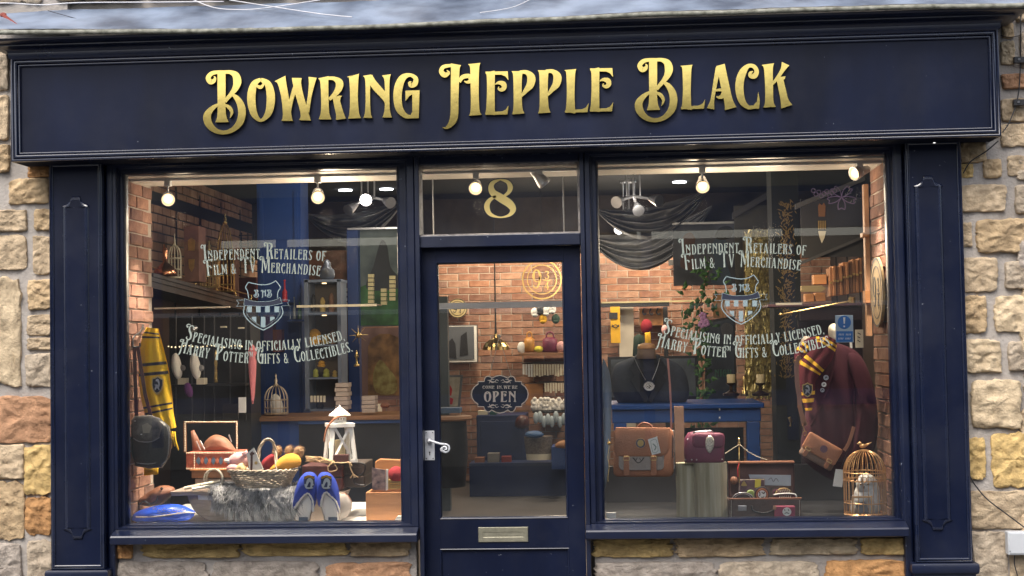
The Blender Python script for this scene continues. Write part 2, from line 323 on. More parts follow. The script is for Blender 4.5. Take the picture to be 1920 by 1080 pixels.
GL['C'] = ([('s', q(1392,262,8, 1362,280,34, 1366,312,50, 1410,312,60, 1432,262,50, 1402,208,46, 1338,202,46, 1282,262,80, 1246,360,92, 1240,480,92, 1270,600,76, 1335,665,46, 1400,664,40)),
  ('p', p2(1390,652, 1436,600, 1450,490, 1468,600, 1460,682, 1390,686))], 1195, 684, 508, 285)
GL['K'] = ([('s', q(1560,180,142, 1565,230,102, 1572,420,90, 1575,600,96, 1578,666,142)), ('s', q(1758,176,92, 1722,250,48, 1660,345,38, 1600,415,26)),
  ('s', q(1690,335,74, 1716,450,80, 1744,580,88, 1770,661,132)), ('p', p2(1655,330, 1758,318, 1748,350, 1700,370))], 1490, 664, 486, 365)
def N_(ch, items, w):   # normalised: y up from baseline
    GL[ch] = ([(k, [(a[0]*100, -a[1]*100, *( [a[2]*100] if len(a) > 2 else [])) for a in pts]) for k, pts in items], 0, 0, 100, w*100)
stemn = lambda x, y0=0, y1=1, w=.17: ('s', q(x,y1,w*1.55, x,y1-.09,w*1.1, x,.5*(y0+y1),w, x,y0+.09,w*1.1, x,y0,w*1.55))
N_('D', [stemn(.15), ('s', q(.18,.97,.07, .36,.95,.1, .5,.78,.17, .53,.5,.18, .5,.22,.17, .36,.05,.1, .18,.03,.07))], .64)
N_('B', [stemn(.15), ('s', q(.18,.97,.07, .38,.93,.12, .42,.75,.16, .34,.56,.08, .2,.53,.06)), ('s', q(.3,.54,.06, .46,.45,.14, .5,.25,.18, .38,.05,.1, .18,.03,.07))], .6)
N_('F', [stemn(.16), ('p', p2(.08,1, .56,1, .58,.8, .48,.92, .2,.92)), ('s', q(.2,.55,.06, .34,.58,.08, .44,.52,.1, .4,.44,.06))], .56)
N_('S', [('s', q(.42,.78,.04, .46,.88,.10, .36,.95,.08, .2,.93,.1, .13,.78,.16, .2,.6,.17, .36,.42,.18, .42,.25,.17, .36,.08,.1, .2,.05,.08, .08,.14,.1, .12,.24,.03))], .54)
N_('T', [stemn(.28, w=.16), ('p', p2(0,.78, .03,1, .53,1, .56,.78, .46,.91, .1,.91))], .56)
N_('V', [('s', q(.1,1,.26, .16,.85,.17, .27,.3,.16, .33,0,.1)), ('s', q(.33,0,.1, .42,.4,.08, .52,.85,.09, .54,1,.18))], .62)
N_('Y', [('s', q(.1,1,.26, .16,.85,.16, .29,.5,.16, .3,.1,.16, .3,0,.26)), ('s', q(.3,.45,.08, .42,.7,.07, .5,1,.18))], .6)
N_('M', [('s', q(.08,0,.16, .1,.5,.08, .12,1,.2)), ('s', q(.14,1,.14, .26,.6,.15, .38,.15,.12)), ('s', q(.38,.15,.06, .5,.6,.07, .6,1,.12)), stemn(.64, w=.15)], .76)
N_('H', [stemn(.14, w=.15), stemn(.5, w=.15), ('s', q(.14,.5,.06, .32,.56,.08, .5,.5,.06))], .66)
N_('&', [('s', q(.62,.5,.04, .58,.3,.1, .4,.06,.12, .18,.06,.12, .1,.25,.14, .2,.45,.12, .4,.62,.1, .42,.82,.1, .28,.96,.09, .16,.82,.12, .24,.6,.13, .42,.3,.13, .6,.04,.1, .68,.06,.03))], .74)
N_(',', [('s', q(.08,.08,.15, .09,-.05,.08, .03,-.16,.02))], .2)
N_('.', [('s', q(.08,.14,.14, .08,0,.14))], .2)
N_('X', [('s', q(.08,1,.22, .3,.5,.16, .52,0,.24)), ('s', q(.52,1,.14, .3,.5,.07, .06,0,.14))], .62)
N_(' ', [], .32)
N_("'", [('s', q(.06,1,.12, .05,.75,.04))], .16)
for ch in 'IRFTMSPGC':        # swash capitals: larger letter with a curl at the top left
    it, x0, b, cap, wd = GL[ch]
    GL[ch+'*'] = ([('s', [(x0+wd*.25, b-cap*.985, cap*.06), (x0-cap*.05, b-cap*.99, cap*.08), (x0-cap*.14, b-cap*.88, cap*.11), (x0-cap*.05, b-cap*.80, cap*.09), (x0+cap*.0, b-cap*.88, cap*.03)])] + it, x0-cap*.17, b, cap*.8, wd+cap*.17)
for ch in '938401':
    pass
N_('9', [('s', q(.5,.65,.13, .42,.38,.05, .22,.38,.06, .1,.65,.16, .2,.93,.08, .38,.94,.08, .5,.72,.15, .48,.35,.13, .34,.06,.08, .14,.06,.06, .12,.18,.08))], .62)
N_('3', [('s', q(.08,.8,.1, .2,.96,.07, .4,.9,.12, .42,.7,.12, .25,.53,.06, .44,.4,.12, .42,.12,.13, .2,.03,.07, .06,.2,.1))], .52)
N_('4', [('s', q(.38,0,.14, .38,1,.14)), ('s', q(.4,.98,.06, .04,.3,.06)), ('s', q(.04,.28,.08, .56,.28,.08))], .6)
N_('/', [('s', q(0,-.05,.06, .5,1.05,.06))], .5)
def poly_of(kind, pts, n=5):
    if kind == 'p': return [pts]
    P = sm(pts, n) if len(pts) > 2 else pts
    L, Rr = [], []
    for i, (x, y, w_) in enumerate(P):
        a = P[max(i-1, 0)]; b = P[min(i+1, len(P)-1)]; dx, dy = b[0]-a[0], b[1]-a[1]; l = math.hypot(dx, dy) or 1
        nx, ny = -dy/l, dx/l; L.append((x+nx*w_/2, y+ny*w_/2)); Rr.append((x-nx*w_/2, y-ny*w_/2))
    return [L, Rr]
def put_items(mb, items, tf, th, n=5, grow=0, jit=0):
    """tf maps raw (x, y) to a world point on the sheet's front; th is the thickness vector"""
    th = Vector(th)
    for k, (kind, pts) in enumerate(items):
        off = th.normalized()*(-jit*k)
        if kind == 'p':
            mb.prism([tf(x, y)+off for x, y in pts], th-off)
        else:
            pp = [(x, y, w_+grow) for x, y, w_ in pts]
            L, Rr = poly_of('s', pp, n); m = len(L); v = []
            for a, b in zip(L, Rr): v += [tf(*a)+off, tf(*b)+off]
            v2 = [Vector(x)+th-off for x in v]; f = []
            for i in range(m-1):
                a = 2*i; f.append((a, a+1, a+3, a+2)); f.append((2*m+a+2, 2*m+a+3, 2*m+a+1, 2*m+a))
                f.append((a, a+2, 2*m+a+2, 2*m+a)); f.append((a+3, a+1, 2*m+a+1, 2*m+a+3))
            f.append((1, 0, 2*m, 2*m+1)); f.append((2*m-2, 2*m-1, 4*m-1, 4*m-2))
            mb.add(v+v2, f)
def layout(s):
    out = []
    for i, ch in enumerate(s):
        k = ch.upper()
        big = ch.isupper()
        key = k+'*' if big and k+'*' in GL else k
        out.append((key, 1.28 if big else 1.0))
    return out
def text_px(mb, s, x0, x1, base, cap, Y, th=.0006, n=3, sag=0, gap=.1, proj=None, thin=False):
    """s set between picture columns x0..x1; base(x) gives the baseline row"""
    lay = layout(s); tot = 0
    for key, k in lay:
        it, gx, gb, gc, gw = GL[key]; tot += (gw/gc*k + gap)
    sc = (x1-x0)/(tot-gap); x = x0
    for key, k in lay:
        it, gx, gb, gc, gw = GL[key]; adv = gw/gc*k*sc
        xc = x+adv/2; b0 = base(xc); sl = (base(xc+2)-base(xc-2))/4
        if it:
            it = [(a_, [(u_[0], u_[1], u_[2]*.84) for u_ in b_] if a_ == 's' else b_) for a_, b_ in it] if thin else it
            kk = k*sc/gc; ky = k*cap/gc
            def tf(rx, ry, x=x, b0=b0, sl=sl, gx=gx, gb=gb, kk=kk, ky=ky, xc=xc):
                X = x+(rx-gx)*kk; Yp = b0+(ry-gb)*ky
                # rotate with the baseline
                return (proj or (lambda a, b: at(a, b, Y)))(X-(Yp-b0)*sl, Yp+(X-xc)*sl)
            put_items(mb, it, tf, (0, th, 0) if not proj else proj(0, 0, True)*th, n=n)
        x += adv+gap*sc
# ------------------------------------------------------------------ ground and the far side of the street
m = MB(); m.add([(-30, -30, -.004), (30, -30, -.004), (30, .25, -.004), (-30, .25, -.004)], [(0, 1, 2, 3)])
struct('street', m, mat('stone_paving', (.09, .09, .09), .7, var=.25, scale=1.5, bump=.6, bscale=9))
FY = -11.5
PALE = mat('pale_rendered_stone', (.42, .38, .31), .9, var=.2, scale=1.2, bump=.5, bscale=12)
t = thing('building', 'pale stone building with a blue shopfront across the street', 'building', (0, FY, 0))
m = MB()
m.box((-14, FY-4, 0), (14, FY, .9)); m.box((-14, FY-4, 3.62), (14, FY, 4.75))
for a, b in ((-14, -6.2), (6.4, 14), (-.5, .4)): m.box((a, FY-4, .9), (b, FY, 3.62))
obj('wall', m, PALE, t)
m = MB(); m.box((-14.05, FY-4.05, 4.753), (14.05, FY+.05, 4.80))
obj('roof', m, flat('slate_roof', (.09, .09, .10), .7), t)
m = MB(); m.box((-6.5, FY, 3.05), (6.6, FY+.15, 3.6)); obj('fascia', m, flat('bright_blue_board', (.02, .07, .20), .5), t)
m = MB(); m.box((-6.5, FY+.0, 2.03), (6.6, FY+.08, 2.09)); obj('transom_rail', m, WHITE, t)
m = MB()
for x in (-6.1, -4.4, -2.4, -.5, .45, 2.3, 4.3, 6.3): m.box((x, FY, .3), (x+.14, FY+.07, 3.05))
m.box((-6.5, FY, .75), (6.6, FY+.1, .95)); obj('frame', m, DKBLUE, t)
m = MB(); m.box((-6.2, FY-1.5, .9), (6.4, FY-1.45, 3.05)); obj('shop_interior', m, BLACK, t)

# ------------------------------------------------------------------ rubble stone wall
WALLY = 0.0
t_wl = thing('stone_wall', 'rubble stone wall left of the shopfront, tan and grey blocks in wide mortar', 'stone wall', (-2.7, 0, 0))
t_wr = thing('stone_wall', 'rubble stone wall right of the shopfront, with a grey junction box and black cables on it', 'stone wall', (2.8, 0, 0))
t_ll = thing('stone_wall', 'low stone wall under the left display window', 'stone wall', (-1.4, 0, 0))
t_lr = thing('stone_wall', 'low stone wall under the right display window', 'stone wall', (1.4, 0, 0))
t_up = thing('stone_wall', 'strip of upper stone wall above the lead flashing', 'stone wall', (0, 0, 3.5))
def wallsheet(parent, x0, x1, z0, z1, y=.012):
    m = MB(); nx, nz = max(2, int((x1-x0)/.05)), max(2, int((z1-z0)/.05))
    m.grid(lambda u, v: Vector((x0+(x1-x0)*u, y+.012*noise.noise(Vector((x0+(x1-x0)*u, 0, z0+(z1-z0)*v))*3)+.005*noise.noise(Vector((x0+(x1-x0)*u, 5, z0+(z1-z0)*v))*14), z0+(z1-z0)*v)), nx, nz)
    m.box((x0, y+.03, z0), (x1, y+.3, z1))
    obj('mortar', m, MORTAR, parent, smooth=60)
XPL, XPR = at(93, 700, -.02).x, at(1812, 700, -.02).x      # outer edges of the pilasters
XDL, XDR = at(776, 700, 0).x, at(1108, 700, 0).x
wallsheet(t_wl, XPL-2.2, XPL+.1, -.1, 3.756); wallsheet(t_wr, XPR-.1, XPR+2.2, -.1, 3.756)
wallsheet(t_ll, XPL+.1, XDL-.002, -.1, .62); wallsheet(t_lr, XDR+.002, XPR-.1, -.1, .62)
wallsheet(t_up, XPL-2.2, XPR+2.2, 3.755, 5.2, .05)
wallsheet(t_up, XPL+.1, XPR-.1, 3.0, 3.755, .06)
SC = dict(b=(.57, .43, .27), g=(.47, .40, .32), o=(.58, .32, .14), y=(.62, .45, .20), p=(.66, .54, .38), r=(.52, .30, .18), c=(.60, .48, .34), k=(.38, .34, .31))
def stone(parent, x0, y0, x1, y1, c, rough=1.0, sd=0):
    rr = random.Random(sd); a = at(x0, (y0+y1)/2, 0); b = at(x1, (y0+y1)/2, 0); top = at((x0+x1)/2, y0, 0).z; bot = at((x0+x1)/2, y1, 0).z
    cx, cz, hx, hz = (a.x+b.x)/2, (top+bot)/2, (b.x-a.x)/2, (top-bot)/2
    n = 56; rings = 12; mb = MB(); v = []; e = rr.uniform(9, 18); skew = [rr.uniform(-.10, .06) for _ in range(4)]; depth = rr.uniform(.007, .017)
    P = []
    for k in range(n):
        g = 2*math.pi*k/n; cs, sn = math.cos(g), math.sin(g); r = (abs(cs)**e+abs(sn)**e)**(-1/e)
        x, z = r*cs, r*sn
        qd = (0 if x > 0 else 1)+(0 if z > 0 else 2); x *= 1+skew[qd]*abs(z)**2*.6; z *= 1+skew[(qd+1) % 4]*abs(x)**2*.7
        j = noise.noise(Vector((x*2.2+sd, z*2.2, sd*.7)))*.09+noise.noise(Vector((x*7+sd, z*7, 3)))*.07+noise.noise(Vector((x*17+sd, z*17, 8)))*.03
        P.append((x*(1+j*rough), z*(1+j*rough)))
    for i in range(rings):
        k = (1-(i/rings)**1.7)
        if i == 0: h = -.03
        else: h = depth*(1-k**16)**.5 if k < 1 else 0
        for x, z in P:
            X, Z = cx+x*hx*k, cz+z*hz*k
            nn = noise.noise(Vector((X*9, sd, Z*9)))*.009+noise.noise(Vector((X*26, sd+4, Z*34)))*.014*rough+noise.noise(Vector((X*70, sd+4, Z*80)))*.006
            lay = .006*math.sin(Z*150+noise.noise(Vector((X*6, 0, Z*6)))*6)*rough*(.3 if c in 'gkc' else 1)
            v.append((X, -h+(0 if i == 0 else -(nn+lay*.15)), Z))
    f = []
    for i in range(rings-1):
        for k in range(n): f.append((i*n+k, i*n+(k+1) % n, (i+1)*n+(k+1) % n, (i+1)*n+k))
    v.append((cx, -depth-noise.noise(Vector((cx*9, sd, cz*9)))*.014, cz)); ci = len(v)-1; o = (rings-1)*n
    for k in range(n): f.append((o+k, o+(k+1) % n, ci))
    mb.add(v, f); col = SC[c]; jv = rr.uniform(.82, 1.12)
    obj('stone', mb, STONE, parent, smooth=50, color=tuple(q_*jv for q_ in col))
LEFTS = [(-25,95,16,170,'g'),(-30,178,16,262,'c'),(16,334,92,382,'b'),(-12,393,50,434,'c'),(64,391,98,432,'b'),(-20,440,51,506,'c'),(62,443,98,515,'c'),(-60,518,40,724,'p'),(52,524,98,580,'b'),(50,589,98,630,'c'),(51,633,98,656,'c'),
  (48,663,98,726,'g'),(-10,742,98,830,'r'),(-20,833,46,898,'c'),(45,835,98,928,'y'),(-20,902,46,1012,'b'),(47,932,98,1003,'o'),(-20,1018,40,1110,'k'),(52,1012,100,1110,'g'),(-20,272,18,324,'b'),(52,312,98,332,'o')]
RIGHTS = [(1876,232,1930,275,'c'),(1800,268,1850,305,'b'),(1800,307,1825,333,'y'),(1843,298,1878,334,'b'),(1889,291,1935,330,'c'),(1800,345,1887,397,'c'),(1904,345,1945,400,'g'),(1831,410,1945,473,'b'),(1802,417,1822,463,'c'),(1803,482,1871,547,'c'),
  (1885,489,1945,541,'g'),(1804,554,1850,625,'b'),(1865,554,1945,623,'p'),(1806,636,1878,699,'p'),(1890,640,1945,695,'g'),(1821,712,1915,804,'p'),(1810,821,1848,899,'y'),(1859,812,1945,915,'y'),(1812,920,1945,992,'c'),(1815,996,1890,1110,'g'),(1893,998,1950,1110,'c'),
  (1879,42,1901,72,'b'),(1876,76,1903,122,'p'),(1879,138,1940,166,'r'),(1877,184,1940,228,'c'),(1912,60,1950,128,'g'),(1905,4,1950,40,'c')]
BELL = [(219,1021,248,1048,'o'),(264,1016,449,1046,'y'),(456,1016,652,1043,'y'),(657,1015,770,1043,'b'),(212,1052,389,1120,'k'),(395,1052,598,1120,'k'),(608,1054,772,1120,'r')]
BELR = [(1113,1011,1261,1045,'y'),(1267,1009,1433,1044,'b'),(1442,1009,1607,1040,'p'),(1615,1008,1704,1040,'y'),(1115,1054,1343,1120,'k'),(1348,1052,1538,1120,'g'),(1546,1050,1700,1120,'o')]
for par, lst, s0 in ((t_wl, LEFTS, 10), (t_wr, RIGHTS, 60), (t_ll, BELL, 110), (t_lr, BELR, 130)):
    for i, (a, b, c_, d, k) in enumerate(lst): stone(par, a, b, c_, d, k, 1.0 if k in 'byopr' else .75, s0+i*3.7)
rq = random.Random(77)
def courses(par, xa, xb, ya, yb, s0):                    # the wall goes on outside the picture
    y = ya; j = 0
    while y < yb:
        h = rq.uniform(48, 100); x = xa-rq.uniform(0, 60)
        while x < xb-30:
            wd = min(rq.uniform(60, 190), xb-x-8)
            if wd > 25: stone(par, x, y, x+wd, min(yb, y+h-14), rq.choice('bcgcpyk'), 1.0, s0+j)
            x += wd+14; j += 1.3
        y += h
courses(t_wl, -560, -66, 20, 1240, 500); courses(t_wr, 1955, 2420, -20, 1240, 700); courses(t_wl, -60, 96, 1126, 1260, 900); courses(t_wr, 1815, 1950, 1126, 1260, 930); courses(t_ll, 212, 770, 1130, 1240, 950); courses(t_lr, 1113, 1704, 1130, 1240, 970)
x = -40
for i in range(14):                                     # weathered blocks just above the lead
    wd = rnd.uniform(110, 190); stone(t_up, x, -90+rnd.uniform(-8, 8)-x*.028, x+wd-12, -2-x*.028+rnd.uniform(-3, 12), rnd.choice('gckg'), 1.0, 300+i*5); x += wd

# ------------------------------------------------------------------ fascia
FYF = -.27
t_f = thing('shop_fascia', 'long navy fascia board carrying raised brass letters above both windows', 'shop sign', (0, -.1, 2.7))
XL, XR = at(20, 200, FYF).x, at(1875, 160, FYF).x
ZB = (at(20, 304, FYF).z+at(1878, 255, FYF).z)/2
ZT = (at(60, 116, FYF).z+at(1860, 57, FYF).z)/2
m = MB(); m.box((XL+.004, FYF+.022, ZB+.004), (XR-.004, .03, ZT+.1)); obj('board', m, NAVYP, t_f, bevel=.002)
def frame_profile(mb, x0, x1, z0, z1, prof, close=True):
    """prof: (inset, y) steps; mitred rectangular frame"""
    v = []; n = len(prof)
    for ins, y in prof: v += [(x0+ins, y, z0+ins), (x1-ins, y, z0+ins), (x1-ins, y, z1-ins), (x0+ins, y, z1-ins)]
    f = []
    for i in range(n-1):
        for k in range(4): f.append((i*4+k, i*4+(k+1) % 4, (i+1)*4+(k+1) % 4, (i+1)*4+k))
    mb.add(v, f)
def rnd_step(ins0, ins1, y0, y1, n=4):      # quarter-round
    return [(ins0+(ins1-ins0)*math.sin(math.pi/2*i/n), y0+(y1-y0)*(1-math.cos(math.pi/2*i/n))) for i in range(n+1)]
m = MB(); m.box((XL+.01, FYF+.03, ZB-.0015), (XR-.01, -.06, ZB+.0035)); obj('soffit', m, flat('navy_soffit_paint', (.004, .006, .016), .85, spec=.08), t_f)
def hround(c, r, y, n=6): return [(c-r*math.cos(math.pi*i/n), y-r*1.0*math.sin(math.pi*i/n)) for i in range(n+1)]
m = MB(); prof = [(0, .02), (0, FYF+.004)]+hround(.007, .0065, FYF+.003)+[(.0145, FYF+.006)]+hround(.0255, .0095, FYF+.004)+[(.036, FYF+.010)]+hround(.0435, .0062, FYF+.012)+[(.052, FYF+.0215)]
frame_profile(m, XL, XR, ZB, ZT+.02, prof); obj('moulding', m, NAVYG, t_f, smooth=60)
# cornice: rings of (projection, z)
Z0 = ZT+.012; Z1 = (at(100, 62, -.42).z+at(1880, 11, -.42).z)/2-.012; hC = Z1-Z0
rings = [(0, Z0-.004), (.006, Z0), (.010, Z0+.008), (.010, Z0+.03)]+[(.012+.05*(1-math.cos(math.pi/2*i/5)), Z0+.03+hC*.30*math.sin(math.pi/2*i/5)) for i in range(6)]
rings += [(.068, Z0+.03+hC*.32), (.068, Z0+.03+hC*.40)]+[(.072+.055*math.sin(math.pi/2*i/5), Z0+.03+hC*.42+hC*.22*(1-math.cos(math.pi/2*i/5))) for i in range(6)]+[(.135, Z0+.03+hC*.66), (.135, Z1)]
m = MB(); v = []
for pr, z in rings: v += [(XL-pr, .03, z), (XL-pr, FYF-pr, z), (XR+pr, FYF-pr, z), (XR+pr, .03, z)]
f = []
for i in range(len(rings)-1):
    for k in range(3): f.append((i*4+k, i*4+k+1, (i+1)*4+k+1, (i+1)*4+k))
m.add(v, f); obj('cornice', m, NAVY, t_f, smooth=35)
# brass letters
t = t_f
def signput(name, key, zs, X0, base, label=None):
    it, gx, gb, gc, gw = GL[key]; mb = MB(); k = 1/zs
    def tf(rx, ry): return at(X0+(rx-gx)*k, base+(ry-gb)*k, FYF+.0)
    put_items(mb, it, tf, (0, .0215, 0), n=6, jit=.00035)
    obj('letter', mb, BRASS, t_f, label=label)
LAB = {}
for key, zs, X0, base in (('B*',6,380.8,229.2),('O',6,463.8,228.2),('W',6,514,226.3),('R',6,596.7,223.8),('I',6,650.8,221.8),('N',6,680.8,220.8),('G',6,737.5,221.7),
    ('H*',5.647,822.7,216.1),('E',5.647,909.4,215.2),('P',5.647,959,213.4),('P',5.647,1008,211.7),('L',5.647,1058.2,211.3),('E',5.647,1105.5,209.2),
    ('B*',6,1190,206.2),('L',5.55,1275.8,204.7),('A',6,1325,203.7),('C',6,1379.2,204),('K',6,1428.3,200.7)):
    signput('letter', key, zs, X0, base, 'raised brass letter '+key[0])
# lead capping on the cornice: rolled edge, sloping sheet up to the wall
t_lead = thing('lead_flashing', 'crumpled grey lead flashing capping the cornice below the upper stone wall', 'flashing', (0, -.2, Z1))
EX = .14
def sag(x): return .012*math.sin(x*1.3+.6)+.006*noise.noise(Vector((x*2.2, 0, 0)))+ (.016*max(0, -x-1.7))
m = MB(); x0, x1 = XL-EX-.01, XR+EX+.01
def lf(u, v):
    x = x0+(x1-x0)*u; y = FYF-.148+(.40)*v
    z = Z1+.022+.21*v+sag(x)*(1-v)+.010*noise.noise(Vector((x*2.2, y*5, 1)))*v**.5+.0025*noise.noise(Vector((x*14, y*16, 4)))
    return Vector((x, y, z))
m.grid(lf, 260, 14); obj('lead_sheet', m, LEAD, t_lead, smooth=True)
m = MB(); pts = [(x0+(x1-x0)*i/200, FYF-.150, Z1+.008+sag(x0+(x1-x0)*i/200)*.8) for i in range(201)]
m.tube(pts, [.0125+.003*noise.noise(Vector((p[0]*30, 0, 0))) for p in pts], 8); obj('drip_edge', m, LEADEDGE, t_lead, smooth=True)

# ------------------------------------------------------------------ pilasters
def pilaster(side, label):
    if side < 0: xl, xr = at(94, 700, -.10).x, at(193, 700, -.10).x; x2 = at(213, 700, -.05).x
    else: xl, xr = at(1708, 700, -.10).x, at(1814, 700, -.10).x; x2 = at(1688, 700, -.05).x
    ztop = ZB+.012; zb = (at(140, 1069, -.1).z+at(1765, 1053, -.1).z)/2
    t = thing('pilaster', label, 'pilaster', ((xl+xr)/2, -.05, 0))
    m = MB(); m.box((xl+.002, -.093, .32), (xr-.002, .03, ztop)); obj('shaft', m, NAVYP, t, bevel=.002)
    m = MB(); frame_profile(m, xl, xr, zb, ztop-.001, [(0, .02), (0, -.099)]+rnd_step(.002, .008, -.101, -.098, 3)+[(.010, -.0995), (.012, -.101)]+rnd_step(.013, .024, -.103, -.0935, 4))
    obj('edge_bead', m, NAVYG, t, smooth=40)
    # raised panel with ogee ends
    if side < 0: pl, pr, pt, pb = 122, 165, 370.5, 1001
    else: pl, pr, pt, pb = 1727, 1773, 331.5, 985
    cxp = (at(pl, 700, -.1).x+at(pr, 700, -.1).x)/2; hw = (at(pr, 700, -.1).x-at(pl, 700, -.1).x)/2; zt = at((pl+pr)/2, pt, -.1).z; zbb = at((pl+pr)/2, pb+8, -.1).z
    def outl(g):
        hw2, ear = hw+g, .008
        up = [(-hw2, zt-.052), (-hw2-ear+.0, zt-.049+g*.3)]+[(-hw2-ear+(hw2+ear-.026)*math.sin(math.pi/2*i/6), zt-.047+.042*(1-math.cos(math.pi/2*i/6))+g) for i in range(1, 7)]+[(-.020-g*.3, zt+g)]
        U = up+[(-a, b) for a, b in reversed(up)]
        mid = (zt+zbb)/2
        return [(cxp+a, b) for a, b in U]+[(cxp+a, 2*mid-b) for a, b in reversed(U)]
    A, Bq, Cq = outl(.009), outl(.003), outl(-.012)
    v = [(a, -.093, b) for a, b in A]+[(a, -.1005, b) for a, b in Bq]+[(a, -.1035, b) for a, b in outl(-.003)]+[(a, -.1038, b) for a, b in Cq]; n = len(A); f = []
    for i in range(3):
        for k in range(n): f.append((i*n+k, i*n+(k+1) % n, (i+1)*n+(k+1) % n, (i+1)*n+k))
    mm = MB(); mm.add(v, f); obj('panel_moulding', mm, NAVYG, t)
    mm = MB(); h_ = n//2; mm.add([(a, -.1038, b) for a, b in Cq]+[(cxp, -.1038, Cq[0][1]), (cxp, -.1038, Cq[h_][1])], [(k, k+1, n) for k in range(h_-1)]+[(k, k+1, n+1) for k in range(h_, n-1)]+[(n, h_-1, h_, n+1), (0, n, n+1, n-1)]); obj('panel', mm, NAVYP, t)
    # plinth block with rounded top
    ov = .026; m = MB(); rg = [(ov, .0), (ov, zb-.055)]
    rg += [(ov-.004+.006*math.cos(a), zb-.030+.026*math.sin(a)) for a in [R(-80), R(-40), 0, R(40), R(80)]]+[(0, zb-.002)]
    rg = [(.012, 0), (.012, zb-.062)]+rg[2:]
    v = []
    for pr_, z in rg: v += [(xl-pr_, .03, z), (xl-pr_, -.099-pr_, z), (xr+pr_, -.099-pr_, z), (xr+pr_, .03, z)]
    f = []
    for i in range(len(rg)-1):
        for k in range(3): f.append((i*4+k, i*4+k+1, (i+1)*4+k+1, (i+1)*4+k))
    m.add(v, f); obj('base', m, NAVY, t, smooth=40)
    # rounded post between pilaster and window
    m = MB(); xa, xb = (xr+.0005, x2) if side < 0 else (x2, xl-.0005); cx = (xa+xb)/2; rr_ = abs(xb-xa)/2
    m.box((xa, -.045, .3), (xb, .03, ztop)); obj('jamb', m, NAVY, t, bevel=.012, bseg=4)
pilaster(-1, 'navy panelled pilaster at the left end of the shopfront'); pilaster(1, 'navy panelled pilaster at the right end of the shopfront')

# ------------------------------------------------------------------ display windows
GY = .045
WL_ = dict(l=239.5, r=748.5, t=(238, 331, 746, 314), b=979)
def win(name, label, ol, orr, il, ir, it, ib, sx0, sx1, sy0):
    """ol..orr outer frame columns (plane -.05), il..ir glass columns; it, ib rows at the middle"""
    t = thing('display_window', label, 'window', (at((il+ir)/2, 700, GY).x, 0, at((il+ir)/2, ib, GY).z-.05))
    X0, X1 = at(ol, 700, -.04).x, at(orr, 700, -.04).x; gx0, gx1 = at(il, 650, GY).x, at(ir, 650, GY).x
    gz0, gz1 = at((il+ir)/2, ib, GY).z, at((il+ir)/2, it, GY).z; zt = ZB+.01; zs = at((sx0+sx1)/2, sy0-13, -.04).z
    m = MB(); a1, a2, b1, b2 = X0, X1, zs, zt
    def ringy(pr):      # pr: list of (t 0..1 from outer to glass, y)
        v = []
        for k, y in pr: v += [(a1+(gx0-a1)*k, y, b1+(gz0-b1)*k), (a2+(gx1-a2)*k, y, b1+(gz0-b1)*k), (a2+(gx1-a2)*k, y, b2+(gz1-b2)*k), (a1+(gx0-a1)*k, y, b2+(gz1-b2)*k)]
        f = []
        for i in range(len(pr)-1):
            for k in range(4): f.append((i*4+k, i*4+(k+1) % 4, (i+1)*4+(k+1) % 4, (i+1)*4+k))
        m.add(v, f)
    ringy([(0, .05), (0, -.036), (.06, -.041), (.36, -.041), (.40, -.037), (.44, -.024), (.47, -.020), (.50, -.020), (.52, .004), (.55, .006), (.80, .006), (.84, .009), (.98, .034), (1.0, .040), (1.0, .075)])
    obj('frame', m, NAVY, t, smooth=30)
    m = MB(); m.box((gx0-.004, GY, gz0-.004), (gx1+.004, GY+.006, gz1+.004)); g = obj('glass_pane', m, GLASS, t)
    sx0w, sx1w = at(sx0, sy0, -.13).x, at(sx1, sy0, -.13).x; zf = at((sx0+sx1)/2, sy0, -.13).z
    m = MB(); m.prism([(sx0w, .03, zs-.075), (sx0w, -.118, zs-.075), (sx0w, -.13, zf-.045), (sx0w, -.133, zf-.008), (sx0w, -.127, zf), (sx0w, -.036, zs), (sx0w, .03, zs)], (sx1w-sx0w, 0, 0))
    obj('sill', m, NAVY, t, bevel=.003)
    return t, g, gz0, gz1, gx0, gx1
t_w1, g1, wz0, wz1, w1a, w1b = win('w', 'left display window with a birdcage, basket and slippers behind its lettered glass', 213, 782, 239.5, 748, 322, 979, 206, 781.5, 1003)
t_w2, g2, wz0b, wz1b, w2a, w2b = win('w', 'right display window with a satchel, maroon robe and open suitcase behind its lettered glass', 1102, 1690, 1128, 1667, 298, 970, 1098, 1704.5, 992)
# mullion posts either side of the door
t_dr = thing('door_frame', 'navy door frame with the numbered transom window above the door', 'door frame', (at(940, 700, 0).x, 0, .1))
for a, b in ((782, 791), (1093, 1102)):
    m = MB(); xa, xb = at(a, 700, -.05).x+.0008, at(b, 700, -.05).x-.0008; m.box((xa, -.052, .1), (xb, .12, ZB+.01)); obj('post', m, NAVY, t_dr, bevel=.004)
xa, xb = at(791, 700, -.0).x, at(1093, 700, 0).x
m = MB(); zA, zB_ = at(940, 462, -.01).z, at(940, 440, .0).z; m.box((xa, -.03, zA), (xb, .12, zB_)); m.box((xa, -.03, at(940, 307, 0).z), (xb, .12, ZB+.01)); obj('transom_bar', m, NAVY, t_dr, bevel=.004)
m = MB(); tx0, tx1 = at(786, 380, GY).x, at(1086, 380, GY).x; tz0, tz1 = at(936, 439, GY).z, at(936, 307, GY).z
m.box((xa-.02, GY, tz0-.01), (xb+.02, GY+.006, tz1+.01)); obj('glass_pane', m, glassmat('dusty_glass', .03), t_dr)
m = MB(); frame_profile(m, xa, xb, zB_, at(940, 307, 0).z, [(0, -.01), (.006, -.008), (.010, .012), (.012, .04)]); obj('putty_bead', m, mat('chipped_bead', (.25, .22, .2), .5, var=.5, scale=30, bump=.4), t_dr, smooth=30)
